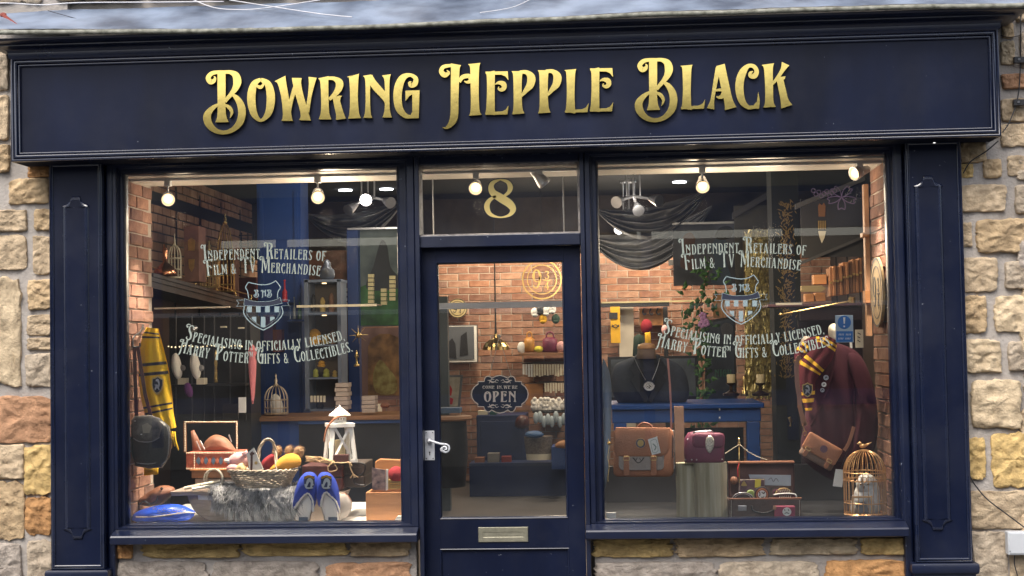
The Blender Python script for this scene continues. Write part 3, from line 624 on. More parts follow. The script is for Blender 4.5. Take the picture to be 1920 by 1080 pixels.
# the number 8
def it8(g): return [('s', q(585,163,9+g, 540,182,26+g, 526,212,36+g, 540,250,46+g, 590,284,54+g, 645,320,52+g, 668,358,40+g, 645,394,20+g, 585,409,9+g, 522,390,24+g, 498,345,36+g, 512,302,28+g, 556,270,14+g)), ('s', q(585,163,9+g, 632,178,24+g, 651,212,34+g, 638,248,24+g, 600,276,12+g))]
def it8_old(g): return [('s', q(524,205,30+g, 527,235,36+g, 550,262,46+g, 600,290,52+g, 650,325,52+g, 669,365,36+g, 650,398,20+g, 585,409,10+g, 518,385,26+g, 495,340,34+g, 505,300,30+g, 540,272,16+g, 590,262,12+g)), ('s', q(524,210,28+g, 535,180,22+g, 585,163,9+g, 635,182,26+g, 649,212,34+g, 640,245,26+g, 600,275,10+g))]
def tf8(x, y): return at(770+x/3.485, 290+y/3.485, GY-.0035)
m = MB(); put_items(m, it8(9), lambda x, y: at(770+x/3.485, 290+y/3.485, GY-.0012), (0, .0008, 0), n=8); obj('number_outline', m, INK, t_dr)
m = MB(); put_items(m, it8(0), tf8, (0, .0015, 0), n=8, jit=.0003); obj('number', m, mat('gold_leaf_paint', (.95, .72, .24), .5, metal=.0, var=.05), t_dr, label='gold numeral 8')

# ------------------------------------------------------------------ window lettering (vinyl on the glass)
def arch(xc, y0, k): return lambda x: y0+k*(x-xc)**2
def lettering(par, dx, dy, k):
    m = MB(); Y = GY-.0016
    text_px(m, 'Independent Retailers of', 378+dx, 610+dx+k*12, arch(495+dx, 485.5+dy, 3.2e-4), 19, Y, thin=True)
    text_px(m, 'Film & TV Merchandise', 384+dx, 600+dx+k*12, arch(493+dx, 511.5+dy, 5.5e-4), 19, Y, thin=True)
    text_px(m, 'Specialising in officially licensed,', 343+dx, 647+dx+k*8, arch(497+dx, 657+dy, -9.0e-4), 18, Y, thin=True)
    text_px(m, 'Harry Potter', 332+dx, 466+dx, arch(497+dx, 682+dy, -8.5e-4), 19, Y, thin=True)
    text_px(m, 'TM', 459+dx+2, 472+dx+2, lambda x: 669+dy, 6, Y)
    text_px(m, 'Gifts & Collectibles.', 478+dx, 662+dx+k*8, arch(497+dx, 682+dy, -8.5e-4), 19, Y, thin=True)
    obj('lettering', m, VINYL, par)
    # shield
    def S(zx, zy, yy=Y): return at(430+zx/8.308+dx, 510+zy/8.308+dy, yy)
    top = q(300,160,0, 360,170,0, 520,195,0, 650,175,0, 720,135,0); m = MB()
    def line(pts, w_, mb=m, cl=False, n=6): put_items(mb, [('s', [(x_, y_, w_) for x_, y_ in pts])], lambda a, b: S(a, b), (0, .0006, 0), n=n)
    line([(300,412),(292,340),(280,290),(252,235),(300,158)], 14, n=3); line([(300,158),(360,176),(520,200),(640,182),(722,135)], 14); line([(722,135),(795,235),(765,290),(752,340),(750,400)], 14, n=3)
    line([(235,535),(225,640),(285,740),(400,840),(530,905)], 16); line([(530,905),(650,840),(770,740),(832,640),(812,530)], 16)
    line([(285,530),(270,630),(320,720),(420,800),(530,870)], 5); line([(530,870),(640,800),(740,720),(790,630),(785,530)], 5)
    line([(235,415),(225,520)], 6); line([(235,415),(380,455),(520,460),(680,445),(790,395)], 6); line([(225,520),(400,530),(600,530),(820,490)], 6); line([(790,395),(825,490)], 6)
    line([(110,437),(228,437)], 5, n=2); line([(110,437),(150,485)], 5, n=2); line([(150,485),(110,535)], 5, n=2); line([(110,535),(228,533)], 5, n=2)
    line([(822,437),(940,435)], 5, n=2); line([(940,435),(905,480)], 5, n=2); line([(905,480),(935,525)], 5, n=2); line([(935,525),(822,525)], 5, n=2)
    for x_ in (278, 415, 557, 703):
        m.prism([S(x_, 535), S(x_+72, 535), S(x_+72, 628), S(x_+(8 if x_ < 300 else 0), 628)], (0, .0006, 0))
    for x_, e in ((350, 790), (492, 860), (635, 770)): m.prism([S(x_, 697), S(x_+70, 697), S(x_+70, e if x_ < 600 else e-40), S(x_, e-60 if x_ < 400 else e)], (0, .0006, 0))
    for g, X0, B0 in (('B*', 378, 375), ('H*', 490, 378), ('B*', 580, 375)):
        it, gx, gb, gc, gw = GL[g]; kk = 100/gc
        put_items(m, it, lambda a, b: S(X0+(a-gx)*kk, B0+(b-gb)*kk), (0, .0006, 0), n=4)
    obj('shield_emblem', m, VINYLS, par)
    m = MB(); m.prism([S(235, 420, Y+.0008), S(380, 458, Y+.0008), S(520, 463, Y+.0008), S(680, 448, Y+.0008), S(790, 400, Y+.0008), S(820, 488, Y+.0008), S(600, 528, Y+.0008), S(400, 528, Y+.0008), S(228, 518, Y+.0008)], (0, .0004, 0)); obj('ribbon', m, INK, par)
lettering(t_w1, 0, 0, 0); lettering(t_w2, 896, -11, 0.4)

# ------------------------------------------------------------------ the door
DY = .03
t_d = thing('shop_door', 'navy half-glazed door with a brass letter plate and a white lever handle', 'door', (at(940, 700, DY).x, DY, .12))
dx0, dx1, dz1 = at(791.5, 700, DY).x+.003, at(1093, 700, DY).x-.003, at(940, 462, DY).z-.003
gx0, gx1, gz0, gz1 = at(822, 700, DY).x, at(1059, 700, DY).x, at(940, 971, DY).z, at(938, 491, DY).z
pz1 = at(940, 1029, DY).z
m = MB(); th = .045
m.box((dx0, DY, .13), (gx0-.004, DY+th, dz1)); m.box((gx1+.004, DY, .13), (dx1, DY+th, dz1)); obj('stile', m, NAVYP, t_d, bevel=.0015)
m = MB(); m.box((gx0-.004, DY, gz1+.004), (gx1+.004, DY+th, dz1)); m.box((gx0-.004, DY, pz1), (gx1+.004, DY+th, gz0-.004)); m.box((gx0-.004, DY, .13), (gx1+.004, DY+th, .30)); obj('rail', m, NAVYP, t_d)
m = MB(); m.box((gx0-.004, DY+.014, .30), (gx1+.004, DY+.03, pz1)); obj('lower_panel', m, NAVYP, t_d)
m = MB(); frame_profile(m, gx0-.006, gx1+.006, .296, pz1+.002, [(0, DY-.001), (.003, DY-.003), (.006, DY-.001), (.010, DY+.013)]); obj('panel_bead', m, NAVY, t_d, smooth=30)
m = MB(); frame_profile(m, gx0-.006, gx1+.006, gz0-.006, gz1+.006, [(0, DY-.001), (.003, DY-.004), (.007, DY-.001), (.012, DY+.015), (.013, DY+.03)]); obj('glazing_bead', m, NAVY, t_d, smooth=30)
m = MB(); m.box((gx0-.004, DY+.017, gz0-.004), (gx1+.004, DY+.022, gz1+.004)); obj('glass_pane', m, GLASS, t_d)
# letter plate
lx0, lx1, lz0, lz1 = at(896.5, 1000, DY).x, at(990.5, 1000, DY).x, at(943, 1016.5, DY).z, at(943, 988, DY).z
BR2 = mat('dull_brass', (.42, .40, .30), .35, metal=.85, var=.15, scale=30, bump=.1)
m = MB(); frame_profile(m, lx0, lx1, lz0, lz1, [(0, DY), (.001, DY-.004), (.003, DY-.006), (.026, DY-.006), (.028, DY-.005), (.0285, DY-.001)]); lp = obj('letter_plate', m, BR2, t_d, smooth=30)
m = MB(); m.box((lx0+.027, DY-.003, lz0+.027), (lx1-.027, DY-.0005, lz1-.027)); obj('flap', m, BR2, lp, bevel=.001)
# handle
hx0, hx1, hz0, hz1 = at(796.5, 835, DY).x, at(815, 835, DY).x, at(806, 863, DY).z, at(806, 807.5, DY).z
hm = mat('painted_white_metal', (.55, .56, .58), .35, metal=.3, var=.12, scale=30, bump=.15)
m = MB(); m.box((hx0, DY-.005, hz0), (hx1, DY, hz1)); hd = obj('handle_plate', m, hm, t_d, bevel=.0035, bseg=3)
m = MB()
for a in (.004, .996):
    for b in (0, 1):
        c = Vector((hx0+.009+(hx1-hx0-.018)*b, DY-.0052, hz0+.010+(hz1-hz0-.02)*round(a))); m.tube([c, c+Vector((0, -.0015, 0))], .0032, 8)
kc = at(806, 850, DY).z; kx = (hx0+hx1)/2; m.tube([(kx, DY-.0052, kc+.006), (kx, DY-.0062, kc+.006)], .0042, 10); m.box((kx-.0022, DY-.0062, kc-.010), (kx+.0022, DY-.0052, kc+.006)); obj('screw_and_keyhole', m, BLACK, hd)
c0 = at(806, 826, DY); m = MB()
m.tube([c0+Vector((0, -.004, 0)), c0+Vector((0, -.012, 0)), c0+Vector((0, -.03, 0)), c0+Vector((0, -.04, 0))], [.017, .013, .011, .009], 14)
lev = [at(806, 826, DY-.04), at(815, 829, DY-.042), at(825, 832, DY-.042), at(834, 833, DY-.042)]
cc = at(835, 841, DY-.042); k = mpp(DY-.04)
lev += [cc+Vector((math.sin(a)*r_*k, -.002*i, math.cos(a)*r_*k)) for i, (a, r_) in enumerate([(R(20), 8), (R(60), 8), (R(110), 7.5), (R(160), 7), (R(210), 6.5), (R(260), 6), (R(320), 4.5), (R(30), 3.5), (R(90), 3), (R(150), 2.5)])]
m.tube(sm([tuple(p) for p in lev], 4), [.007]*12+[.0055]*(len(sm([tuple(p) for p in lev], 4))-12), 8)
c2 = at(830, 843, DY-.046); m.tube([c2+Vector((math.cos(a)*3.6*k, 0, math.sin(a)*3.6*k)) for a in [R(i*30) for i in range(12)]], .0045, 7, closed=True)
obj('lever_handle', m, hm, t_d, smooth=True)
# open sign
t = thing('open_sign', 'dark scalloped OPEN sign hanging on string inside the door glass', 'sign', at(940, 775, .12))
OX, OY, OZ = 870, 690, 10.8
def o(zx, zy): return (OX+zx/OZ, OY+zy/OZ)
half = q(725,150,0, 640,165,0, 560,205,0)
outl = [(725,150),(640,168),(560,210),(530,178),(490,165),(445,180),(415,220),(410,272),(285,275),(285,325),(215,375),(165,450),(150,530),(165,610),(210,680),(280,730),(280,780),(400,785),(420,840),(460,885),(510,890),(560,850),(640,895),(725,912)]
outl = outl+[(1450-a, b) for a, b in reversed(outl[1:-1])]
m = MB(); m.slab([o(a, b) for a, b in outl], .12, .006); obj('board', m, INK, t)
CRL = mat('cream_line', (.95, .80, .66), .5, var=.03)
m = MB(); put_items(m, [('s', [(a, b, 20) for a, b in outl+[outl[0]]])], lambda a, b: at(*o(a, b), .118), (0, .0015, 0), n=1); obj('border', m, CRL, t)
m = MB(); text_px(m, 'open', *[OX+v_/OZ for v_ in (405, 1055)], lambda x: OY+688/OZ, 20, .1175, th=.0015, n=5, gap=.12)
text_px(m, "come in,we're", *[OX+v_/OZ for v_ in (375, 1085)], lambda x: OY+420/OZ, 6, .1175, th=.0015, n=4, gap=.12)
for yb, sg in ((262, 1), (775, -1)):
    for sx in (-1, 1):
        its = [('s', q(725+sx*20,yb,8, 725+sx*70,yb-25*sg,14, 725+sx*90,yb+25*sg,10, 725+sx*40,yb+30*sg,8)), ('s', q(725+sx*90,yb+10*sg,10, 725+sx*150,yb+25*sg,34, 725+sx*210,yb-10*sg,24, 725+sx*250,yb-10*sg,4)), ('s', q(725+sx*110,yb-30*sg,8, 725+sx*180,yb-22*sg,16, 725+sx*215,yb+50*sg,8))]
        put_items(m, its, lambda a, b: at(*o(a, b), .1175), (0, .0015, 0), n=4)
obj('lettering', m, CRL, t)
m = MB()
for a in (918, 958): m.tube([at(a-1 if a < 930 else a+1, 708, .117), at(936, 632, .10)], .0016, 6)
m.ball(at(936, 630, .10), .010); obj('string', m, ROPE, t)
# ------------------------------------------------------------------ shop interior shell
XLI = at(234, 650, .075).x-.002; XRI = at(1671, 650, .075).x+.002; XLW, XRW = XLI-.78, XRI+.8
ZF, ZC, YB = .15, 3.02, 7.6
DZ = at(500, 984, .10).z                    # level of the display boards
t = thing('shop_floor', 'grey floor', 'floor', (0, 4, ZF)); bpy.data.objects.remove(t)
m = MB(); m.box((XLW-.2, .09, ZF-.1), (XRW+.2, YB, ZF)); struct('floor', m, FLOORM)
m = MB(); m.box((XLW-.2, .62, ZC), (XRW+.2, YB+.2, ZC+.1)); m.box((XLW-.2, .60, ZB), (XRW+.2, .62, ZC+.1)); struct('ceiling', m, CEILM)
def bricks(parent, org, ux, nrm, W, z0, z1, bw=.2235, bh=.0728, seen=None, cap=300, bm_=None):
    """org: corner, ux: unit along the wall, nrm: outward normal"""
    meshes = []
    for k in range(4):
        b = MB(); nx = 4; w2, h2, d2 = (bw-.010)/2, (bh-.009)/2, .008; v = []
        rr = random.Random(40+k)
        ring = lambda s, d: [(-w2*s+rr.uniform(-.002, .002), d, -h2*s), (0, d+rr.uniform(-.001, .001), -h2*s+rr.uniform(-.002, .001)), (w2*s, d, -h2*s+rr.uniform(-.001, .002)), (w2*s+rr.uniform(-.002, .001), d, h2*s), (0, d, h2*s+rr.uniform(-.002, .002)), (-w2*s, d, h2*s+rr.uniform(-.002, .002))]
        v = ring(1, .004)+ring(1, -d2*.55)+[(x*.965, -d2+rr.uniform(-.003, .002), z*.90) for x, y, z in ring(1, 0)]
        f = []
        for i in range(2):
            for j in range(6): f.append((i*6+j, i*6+(j+1) % 6, (i+1)*6+(j+1) % 6, (i+1)*6+j))
        f += [(12, 13, 16, 17), (13, 14, 15, 16)]
        me = bpy.data.meshes.new('brick'); me.from_pydata(v, [], f)
        bm = bmesh.new(); bm.from_mesh(me); bmesh.ops.recalc_face_normals(bm, faces=bm.faces); bm.to_mesh(me); bm.free()
        me.materials.append(bm_ or BRICK); meshes.append(me)
    ux = Vector(ux); nrm = Vector(nrm); ang = math.atan2(ux.y, ux.x); rest = MB(); cnt = 0
    rows = int((z1-z0)/bh)
    for r_ in range(rows):
        z = z0+(r_+.5)*bh; n = int(W/bw)+1
        for i in range(n+1):
            s = (i+.5)*bw-(bw/2 if r_ % 2 else 0)
            if s-bw/2 < -bw*.6 or s > W+bw*.1: continue
            lo, hi = max(0, s-bw/2), min(W, s+bw/2)
            if hi-lo < .05: continue
            c = Vector(org)+ux*((lo+hi)/2); c.z = z
            vis = seen is None or seen(c)
            if vis and cnt < cap:
                o = bpy.data.objects.new('brick', meshes[rnd.randrange(4)]); C.objects.link(o); o.parent = parent
                o.location = c-wl(parent)+nrm*rnd.uniform(-.003, .004); o.rotation_euler = (rnd.uniform(-.01, .01), rnd.uniform(-.008, .008), ang); o.scale = ((hi-lo-.011)/(bw-.011), 1, 1); cnt += 1
            else:
                rest.obox(c+nrm*.003, ux*((hi-lo)/2-.0055), nrm*.006, Vector((0, 0, bh/2-.0055)))
    if rest.v:
        ro = obj('brickwork', rest, mat('brick_far', (.30, .13, .085), .9, var=.3, scale=5, bump=.6, col2=(.46, .28, .2)), parent, kind='stuff')
# left and right returns beside the windows
tb = thing('brick_wall', 'short brick return at the left edge of the left window', 'brick wall', (XLI, .35, ZF))
m = MB(); m.box((XLW-.1, .075, ZF), (XLI-.006, .60, ZB)); obj('mortar', m, BRICKM, tb)
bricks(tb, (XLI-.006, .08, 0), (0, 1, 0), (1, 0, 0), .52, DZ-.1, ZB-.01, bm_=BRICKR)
tb = thing('brick_wall', 'short brick return at the right edge of the right window, with a round plaque', 'brick wall', (XRI, .35, ZF))
m = MB(); m.box((XRI+.006, .075, ZF), (XRW+.1, .62, ZB)); obj('mortar', m, BRICKM, tb)
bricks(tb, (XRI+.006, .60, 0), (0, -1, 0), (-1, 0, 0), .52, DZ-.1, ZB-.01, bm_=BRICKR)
# back wall
tb = thing('brick_wall', 'brick back wall of the shop, lit warmly from above', 'brick wall', (0, YB, ZF))
m = MB(); m.box((XLW-.2, YB, ZF), (XRW+.2, YB+.2, ZC)); obj('mortar', m, BRICKM, tb)
xa, xb = XLW, XRW
vis1 = (at(818, 600, YB).x, at(1062, 600, YB).x); vis2 = (at(1128, 600, YB).x, at(1345, 600, YB).x)
def seen(c): return (vis1[0]-.1 < c.x < vis1[1]+.1 or vis2[0]-.1 < c.x < vis2[1]+.1) and 1.0 < c.z < 2.45
bricks(tb, (xa, YB-.001, 0), (1, 0, 0), (0, -1, 0), xb-xa, ZF+.02, ZC, seen=seen, cap=300)
# side walls
def side(x, s, label):
    t = thing('side_wall', label, 'wall', (x, 4, ZF))
    m = MB(); m.box((x, .60, ZF), (x+s*.2, YB, ZC)); obj('panelling', m, DARKW, t)
    m = MB()
    for k in range(10):
        y = .9+k*.7; m.box((x-s*.012, y, ZF), (x, y+.05, ZC-.1))
    m.box((x-s*.02, .64, ZC-.3), (x, YB, ZC-.2)); obj('batten', m, DARKW, t)
    return t
t_sl = side(XLW, -1, 'dark panelled left side wall of the shop behind the high shelf'); t_sr = side(XRW, 1, 'dark panelled right side wall of the shop with slanting picture panels')
# brickwork above the high shelf on the left wall
m = MB()
for r_ in range(14):
    for k in range(28):
        y0 = 1.1+k*.225+(.11 if r_ % 2 else 0); m.box((XLW, y0, 2.08+r_*.0728), (XLW+.012, y0+.212, 2.08+r_*.0728+.061))
obj('brickwork', m, mat('side_wall_brick', (.30, .15, .10), .9, var=.3, scale=3, bump=.5, col2=(.42, .27, .18)), t_sl, kind='stuff')  # brick colours of the side wall, varied by noise
# display boards and white board above
tD = thing('display_board', 'white display platform of the left window holding the basket and slippers', 'platform', (-1.3, .6, ZF))
m = MB(); m.box((XLI, .075, DZ-.04), (at(775, 900, .1).x, 1.25, DZ)); obj('top', m, WHITE, tD)
m = MB(); m.box((XLI, 1.20, ZF), (at(775, 900, .1).x-.02, 1.24, DZ-.04)); obj('front', m, DARKW, tD)
tD = thing('display_board', 'black display platform of the right window holding the log and suitcase', 'platform', (1.3, .6, ZF))
m = MB(); m.box((at(1105, 900, .1).x, .075, DZ-.045), (XRI, 1.1, DZ-.005)); obj('top', m, BLACK, tD)
m = MB(); m.box((at(1105, 900, .1).x+.02, 1.05, ZF), (XRI, 1.09, DZ-.045)); obj('front', m, BLACK, tD)
tS = thing('window_soffit', 'white lighting board running above both display windows and the door', 'ceiling board', (0, .35, ZB))
zs = at(500, 336, .3).z; zs = (at(260, 333, .15).z+at(1500, 303, .15).z)/2+.0
m = MB(); m.box((XLI-.02, .078, zs), (XRI+.02, .60, zs+.05)); obj('board', m, flat('soffit_white', (.62, .58, .52), .6), tS)
m = MB(); m.box((XLI, .20, zs-.014), (XRI, .235, zs)); obj('lighting_track', m, WHITE, tS)

# ------------------------------------------------------------------ lamps
def lamp(name, loc, energy, col=(1, .72, .42), r=.03, spot=None, tgt=None):
    d = bpy.data.lights.new(name, 'SPOT' if spot else 'POINT'); d.energy = energy; d.color = col; d.shadow_soft_size = r
    if spot: d.spot_size = R(spot); d.spot_blend = .6
    o = bpy.data.objects.new(name, d); C.objects.link(o); o.location = loc
    if tgt is not None: o.rotation_euler = (Vector(tgt)-Vector(loc)).to_track_quat('-Z', 'Y').to_euler()
    return o
def track_spot(px, py, label, tgt, lit=True, Y=.22, ltgt=None, energy=11):
    top = at(px, py, Y); top.z = zs-.014; c = at(px, py, Y)
    t = thing('track_spotlight', label, 'spotlight', top, 'spotlights on the window lighting track')
    m = MB(); m.box((top.x-.017, top.y-.022, top.z-.030), (top.x+.017, top.y+.022, top.z)); obj('adapter', m, WHITE, t, bevel=.002)
    st = Vector((top.x, top.y, top.z-.03)); m = MB(); m.tube([st, st+Vector((0, 0, -.03))], .0055, 8)
    d = (Vector(tgt)-c).normalized(); side_ = d.cross(Vector((0, 0, 1))).normalized(); e = st+Vector((0, 0, -.03))
    for s in (-1, 1): m.tube(sm([tuple(e), tuple(e+side_*s*.022+Vector((0, 0, -.012))), tuple(c+side_*s*.032)], 4), .003, 6)
    obj('yoke', m, CHROME, t)
    m = MB(); R0 = [(.012, -.07), (.020, -.06), (.026, -.02), (.036, .02), (.040, .045), (.036, .045), (.030, .03)]
    a = side_; b = d.cross(a); v = []; n = 20
    for r_, z in R0:
        for k in range(n): g = 2*math.pi*k/n; v.append(c+d*z+(a*math.cos(g)+b*math.sin(g))*r_)
    f = [(i*n+k, i*n+(k+1) % n, (i+1)*n+(k+1) % n, (i+1)*n+k) for i in range(len(R0)-1) for k in range(n)]+[tuple(range(n))]
    m.add(v, f); obj('shade', m, CHROME, t, smooth=50)
    m = MB(); m.ball(c+d*.026, .028) if lit else m.tube([c+d*.0, c+d*.025], .024, 12)
    obj('bulb', m, BULBW if lit else flat('dead_bulb', (.5, .48, .45), .2), t)
    if lit: lamp('spot_light', c+Vector((0, .24, -.10)), energy*(.12 if energy > 18 else .05), (1, .78, .54), .05); lamp('spot_beam', c+Vector((0, .05, -.09)), energy*4.2, (1, .84, .66), .04, 84, ltgt or tgt)
track_spot(315, 371, 'lit track spotlight beside the left brick return, leftmost of the row', at(330, 520, -1.2), ltgt=at(370, 900, .3), energy=15)
track_spot(596, 366, 'lit track spotlight facing out above the middle of the left window', at(600, 560, -1.2), ltgt=at(560, 900, .25), energy=44)
track_spot(893, 349, 'lit track spotlight left of the numeral over the door', at(860, 450, -.6), ltgt=at(740, 800, .8), energy=12)
track_spot(1012, 334, 'unlit track spotlight right of the numeral over the door', at(1070, 400, .2), lit=False)
track_spot(1317, 344, 'lit track spotlight above the purple handbag in the right window', at(1330, 500, -.5), ltgt=at(1310, 900, .2), energy=30)
track_spot(1612, 322, 'track spotlight at the far right corner turned to the brick return', at(1500, 360, .0), ltgt=at(1540, 850, .4), lit=True, energy=10)
# inner ceiling lamps: clusters of cool spots
def cluster(px, py, Y, label, heads):
    c = at(px, py, Y); t = thing('ceiling_spotlight', label, 'spotlight', Vector((c.x, c.y, ZC)), 'clusters of bright spotlights under the shop ceiling')
    m = MB(); m.lathe((c.x, c.y, ZC-.02), [(.07, 0), (.07, .02)], 18)
    for a in (-.05, 0, .05): m.tube([(c.x+a, c.y, ZC), (c.x+a, c.y, c.z)], .007, 6)
    obj('bracket', m, CHROME, t)
    for dx, dz, lit in heads:
        e = c+Vector((dx, 0, dz)); d = Vector((dx, -.15, dz-.03)).normalized(); m = MB(); m.tube([c, e], .012, 8); m.tube([e, e+d*.05, e+d*.11], [.018, .032, .045], 14); obj('lamp_head', m, CHROME, t, smooth=40)
        if lit: m = MB(); m.ball(e+d*.10, .036); obj('bulb', m, BULBC, t)
    lamp('cluster_light', c+Vector((0, -.25, -.12)), 7, (1, .9, .78), .1)
cluster(690, 368, 3.2, 'bright ceiling spotlight seen at the upper right of the left window', [(-.09, -.06, 0), (.0, -.01, 1), (.12, -.03, 0)])
cluster(1188, 368, 3.0, 'nearest cluster of spotlights at the upper left of the right window', [(-.08, -.02, 0), (.02, -.06, 0), (.12, -.02, 0)])
cluster(1180, 418, 5.0, 'middle cluster of spotlights at the upper left of the right window', [(-.06, -.03, 1), (.09, -.02, 1)])
cluster(1172, 462, 6.6, 'farthest cluster of spotlights in front of the grey drape', [(-.09, .03, 0), (.06, .05, 1), (.12, -.05, 1)])
for i, (px, py, lab) in enumerate(((648, 395, 'left of the two'), (725, 397, 'right of the two'))):
    c = at(px, py, 5.2); c.z = ZC-.002; m = MB(); m.lathe(c, [(.06, -.008), (.06, 0)], 18); solo('downlight', m, BULBC, 'small round downlight behind the left window, '+lab, 'downlight', 'round downlights in the shop ceiling')
c = at(1275, 381, 5.2); c.z = ZC-.002; m = MB(); m.lathe(c, [(.06, -.008), (.06, 0)], 18); solo('downlight', m, BULBC, 'small round downlight below the lit spotlight in the right window', 'downlight', 'round downlights in the shop ceiling')
# unseen lamps added to warm the back wall and shop interior
for x, y, e in ((at(900, 500, 6.6).x, 6.75, 50), (at(1230, 500, 6.6).x, 6.75, 50), (at(1060, 500, 5).x, 5.0, 16), (at(1060, 500, 4).x, 3.6, 10), (at(650, 500, 2).x, 1.7, 14), (at(1440, 500, 1.2).x, 1.3, 13)):
    lamp('shop_fill_lamp', (x, y, ZC-(.3 if y > 6.4 else .8)), e, (1, .80, .56), .12)
m = MB(); zbk = at(940, 472, 6.3).z; m.box((XLW, 6.3, zbk), (XRW, 6.34, ZC)); m.box((XLW, 6.27, zbk-.03), (XRW, 6.36, zbk)); struct('added_dark_screen', m, flat('dark_brown_screen', (.035, .026, .02), .7, var=.3))  # dark screen added to darken the view through the transom and hide the rear lamps
m = MB(); a, b = at(1100, 900, 1.12), at(1700, 900, 1.12); m.box((a.x, 1.12, ZF), (b.x, 1.16, at(1400, 872, 1.12).z)); solo('added_dark_board', m, BLACK, 'low black board added to darken the view behind the right display platform', 'board')  # black board added so the space behind the display stays dark
# swagged drapes
def drape(px0, y0, px1, y1, sagp, Y, label, folds=7, h=60):
    t = MB()
    def fn(u, v):
        x = px0+(px1-px0)*u; y = y0+(y1-y0)*u+sagp*(1-(2*u-1)**2)*(v**.8+.25)+h*v*.2
        p = at(x, y, Y); p.y += (.06*math.sin(v*folds*2*math.pi+2*noise.noise(Vector((u*3, v*2, Y))))+.05*noise.noise(Vector((u*9, v*14, Y))))*(1-(2*u-1)**4); return p
    t.grid(fn, 50, 60); solo('drape', t, CLOTH, label, 'drape', 'grey swags under the shop ceiling', smooth=True)
drape(1100, 440, 1335, 385, 70, 5.8, 'grey fabric swag hanging low in front of the back wall in the right window', 4, 22)
drape(575, 400, 757, 372, 50, 5.0, 'grey fabric swag behind the right half of the left window', 4, 30)
drape(1120, 392, 1330, 352, 55, 4.6, 'upper grey fabric swag beside the hanging spotlights', 4, 30)
# ------------------------------------------------------------------ LEFT WINDOW
def P3(px, py, Y, dy=0): p = at(px, py, Y); p.y += dy; return p
def base(px, py, Y): return at(px, py, Y)
def oval(cx, cy, rx, ry, n=24, rot=0): return [(cx+rx*math.cos(a)*math.cos(rot)-ry*math.sin(a)*math.sin(rot), cy+rx*math.cos(a)*math.sin(rot)+ry*math.sin(a)*math.cos(rot)) for a in [2*math.pi*i/n for i in range(n)]]
def rr(x0, y0, x1, y1, r, n=4):
    o = []
    for cx, cy, a0 in ((x1-r, y1-r, 0), (x0+r, y1-r, 90), (x0+r, y0+r, 180), (x1-r, y0+r, 270)):
        o += [(cx+r*math.cos(R(a0+90*i/n)), cy+r*math.sin(R(a0+90*i/n))) for i in range(n+1)]
    return o
def ribbon(mb, centre, widths, Y, nv=8, th=.01, wav=.01, fold=3, sd=0):
    """knitted band hanging along picture points, folds across its width"""
    Cc = sm([(x, y, w_) for (x, y), w_ in zip(centre, widths)], 6); n = len(Cc)-1
    def fn(s):
        def g(u, v):
            i = min(n-1, int(v*n)); t_ = v*n-i; a, b = Cc[i], Cc[i+1]; x, y, w_ = [p+(q_-p)*t_ for p, q_ in zip(a, b)]
            dx, dy = b[0]-a[0], b[1]-a[1]; l = math.hypot(dx, dy) or 1; nx, ny = -dy/l, dx/l
            p = at(x-nx*w_*(u-.5), y-ny*w_*(u-.5), Y); p.y += -wav*abs(math.sin(u*math.pi*fold+sd+.6*math.sin(v*5)))-(.012*math.sin(math.pi*u))+(th if s else 0); return p
        return g
    mb.grid(fn(0), 24, n*2); mb.grid(fn(1), 24, n*2)
    return Cc
def ribbon_at(centre, widths, Y, v0, v1, wav=.01, fold=3, sd=0, lift=.0015, nu=24):
    """a strip of the same ribbon between lengths v0 and v1, lifted off it: a knitted stripe"""
    Cc = sm([(x, y, w_) for (x, y), w_ in zip(centre, widths)], 6); n = len(Cc)-1; mb = MB()
    def g(u, vv):
        v = v0+(v1-v0)*vv; i = min(n-1, int(v*n)); t_ = v*n-i; a, b = Cc[i], Cc[i+1]; x, y, w_ = [p+(q_-p)*t_ for p, q_ in zip(a, b)]
        dx, dy = b[0]-a[0], b[1]-a[1]; l = math.hypot(dx, dy) or 1; nx, ny = -dy/l, dx/l
        p = at(x-nx*w_*(u-.5), y-ny*w_*(u-.5), Y); p.y += -wav*abs(math.sin(u*math.pi*fold+sd+.6*math.sin(v*5)))-(.012*math.sin(math.pi*u))-lift; return p
    mb.grid(g, nu, 3); return mb
def crest(par, cx, cy, w_, h_, Y, tilt=0):
    def T(x, y): a = x*w_/2; b = y*h_/2; return at(cx+a*math.cos(tilt)-b*math.sin(tilt), cy+a*math.sin(tilt)+b*math.cos(tilt), Y)
    sh = [(-1, -.7), (-.5, -.8), (0, -1), (.5, -.8), (1, -.7), (1, 0), (.8, .5), (.4, .85), (0, 1), (-.4, .85), (-.8, .5), (-1, 0)]
    m = MB(); m.prism([T(a, b) for a, b in sh], (0, .002, 0)); c = obj('crest', m, GOLD, par)
    m = MB(); m.prism([T(a*.82, b*.82)+Vector((0, -.001, 0)) for a, b in sh], (0, .002, 0)); obj('field', m, BLACK, c)
    m = MB(); put_items(m, [('s', q(-.35,.5,.18, -.1,.1,.3, .1,.2,.34, .3,-.1,.24, .05,-.5,.3, -.3,-.45,.16)), ('s', q(.1,.2,.2, .4,.5,.1)), ('s', q(0,0,.16, -.45,.0,.06))], lambda a, b: T(a, b)+Vector((0, -.002, 0)), (0, .001, 0)); obj('emblem', m, CHROME, c)

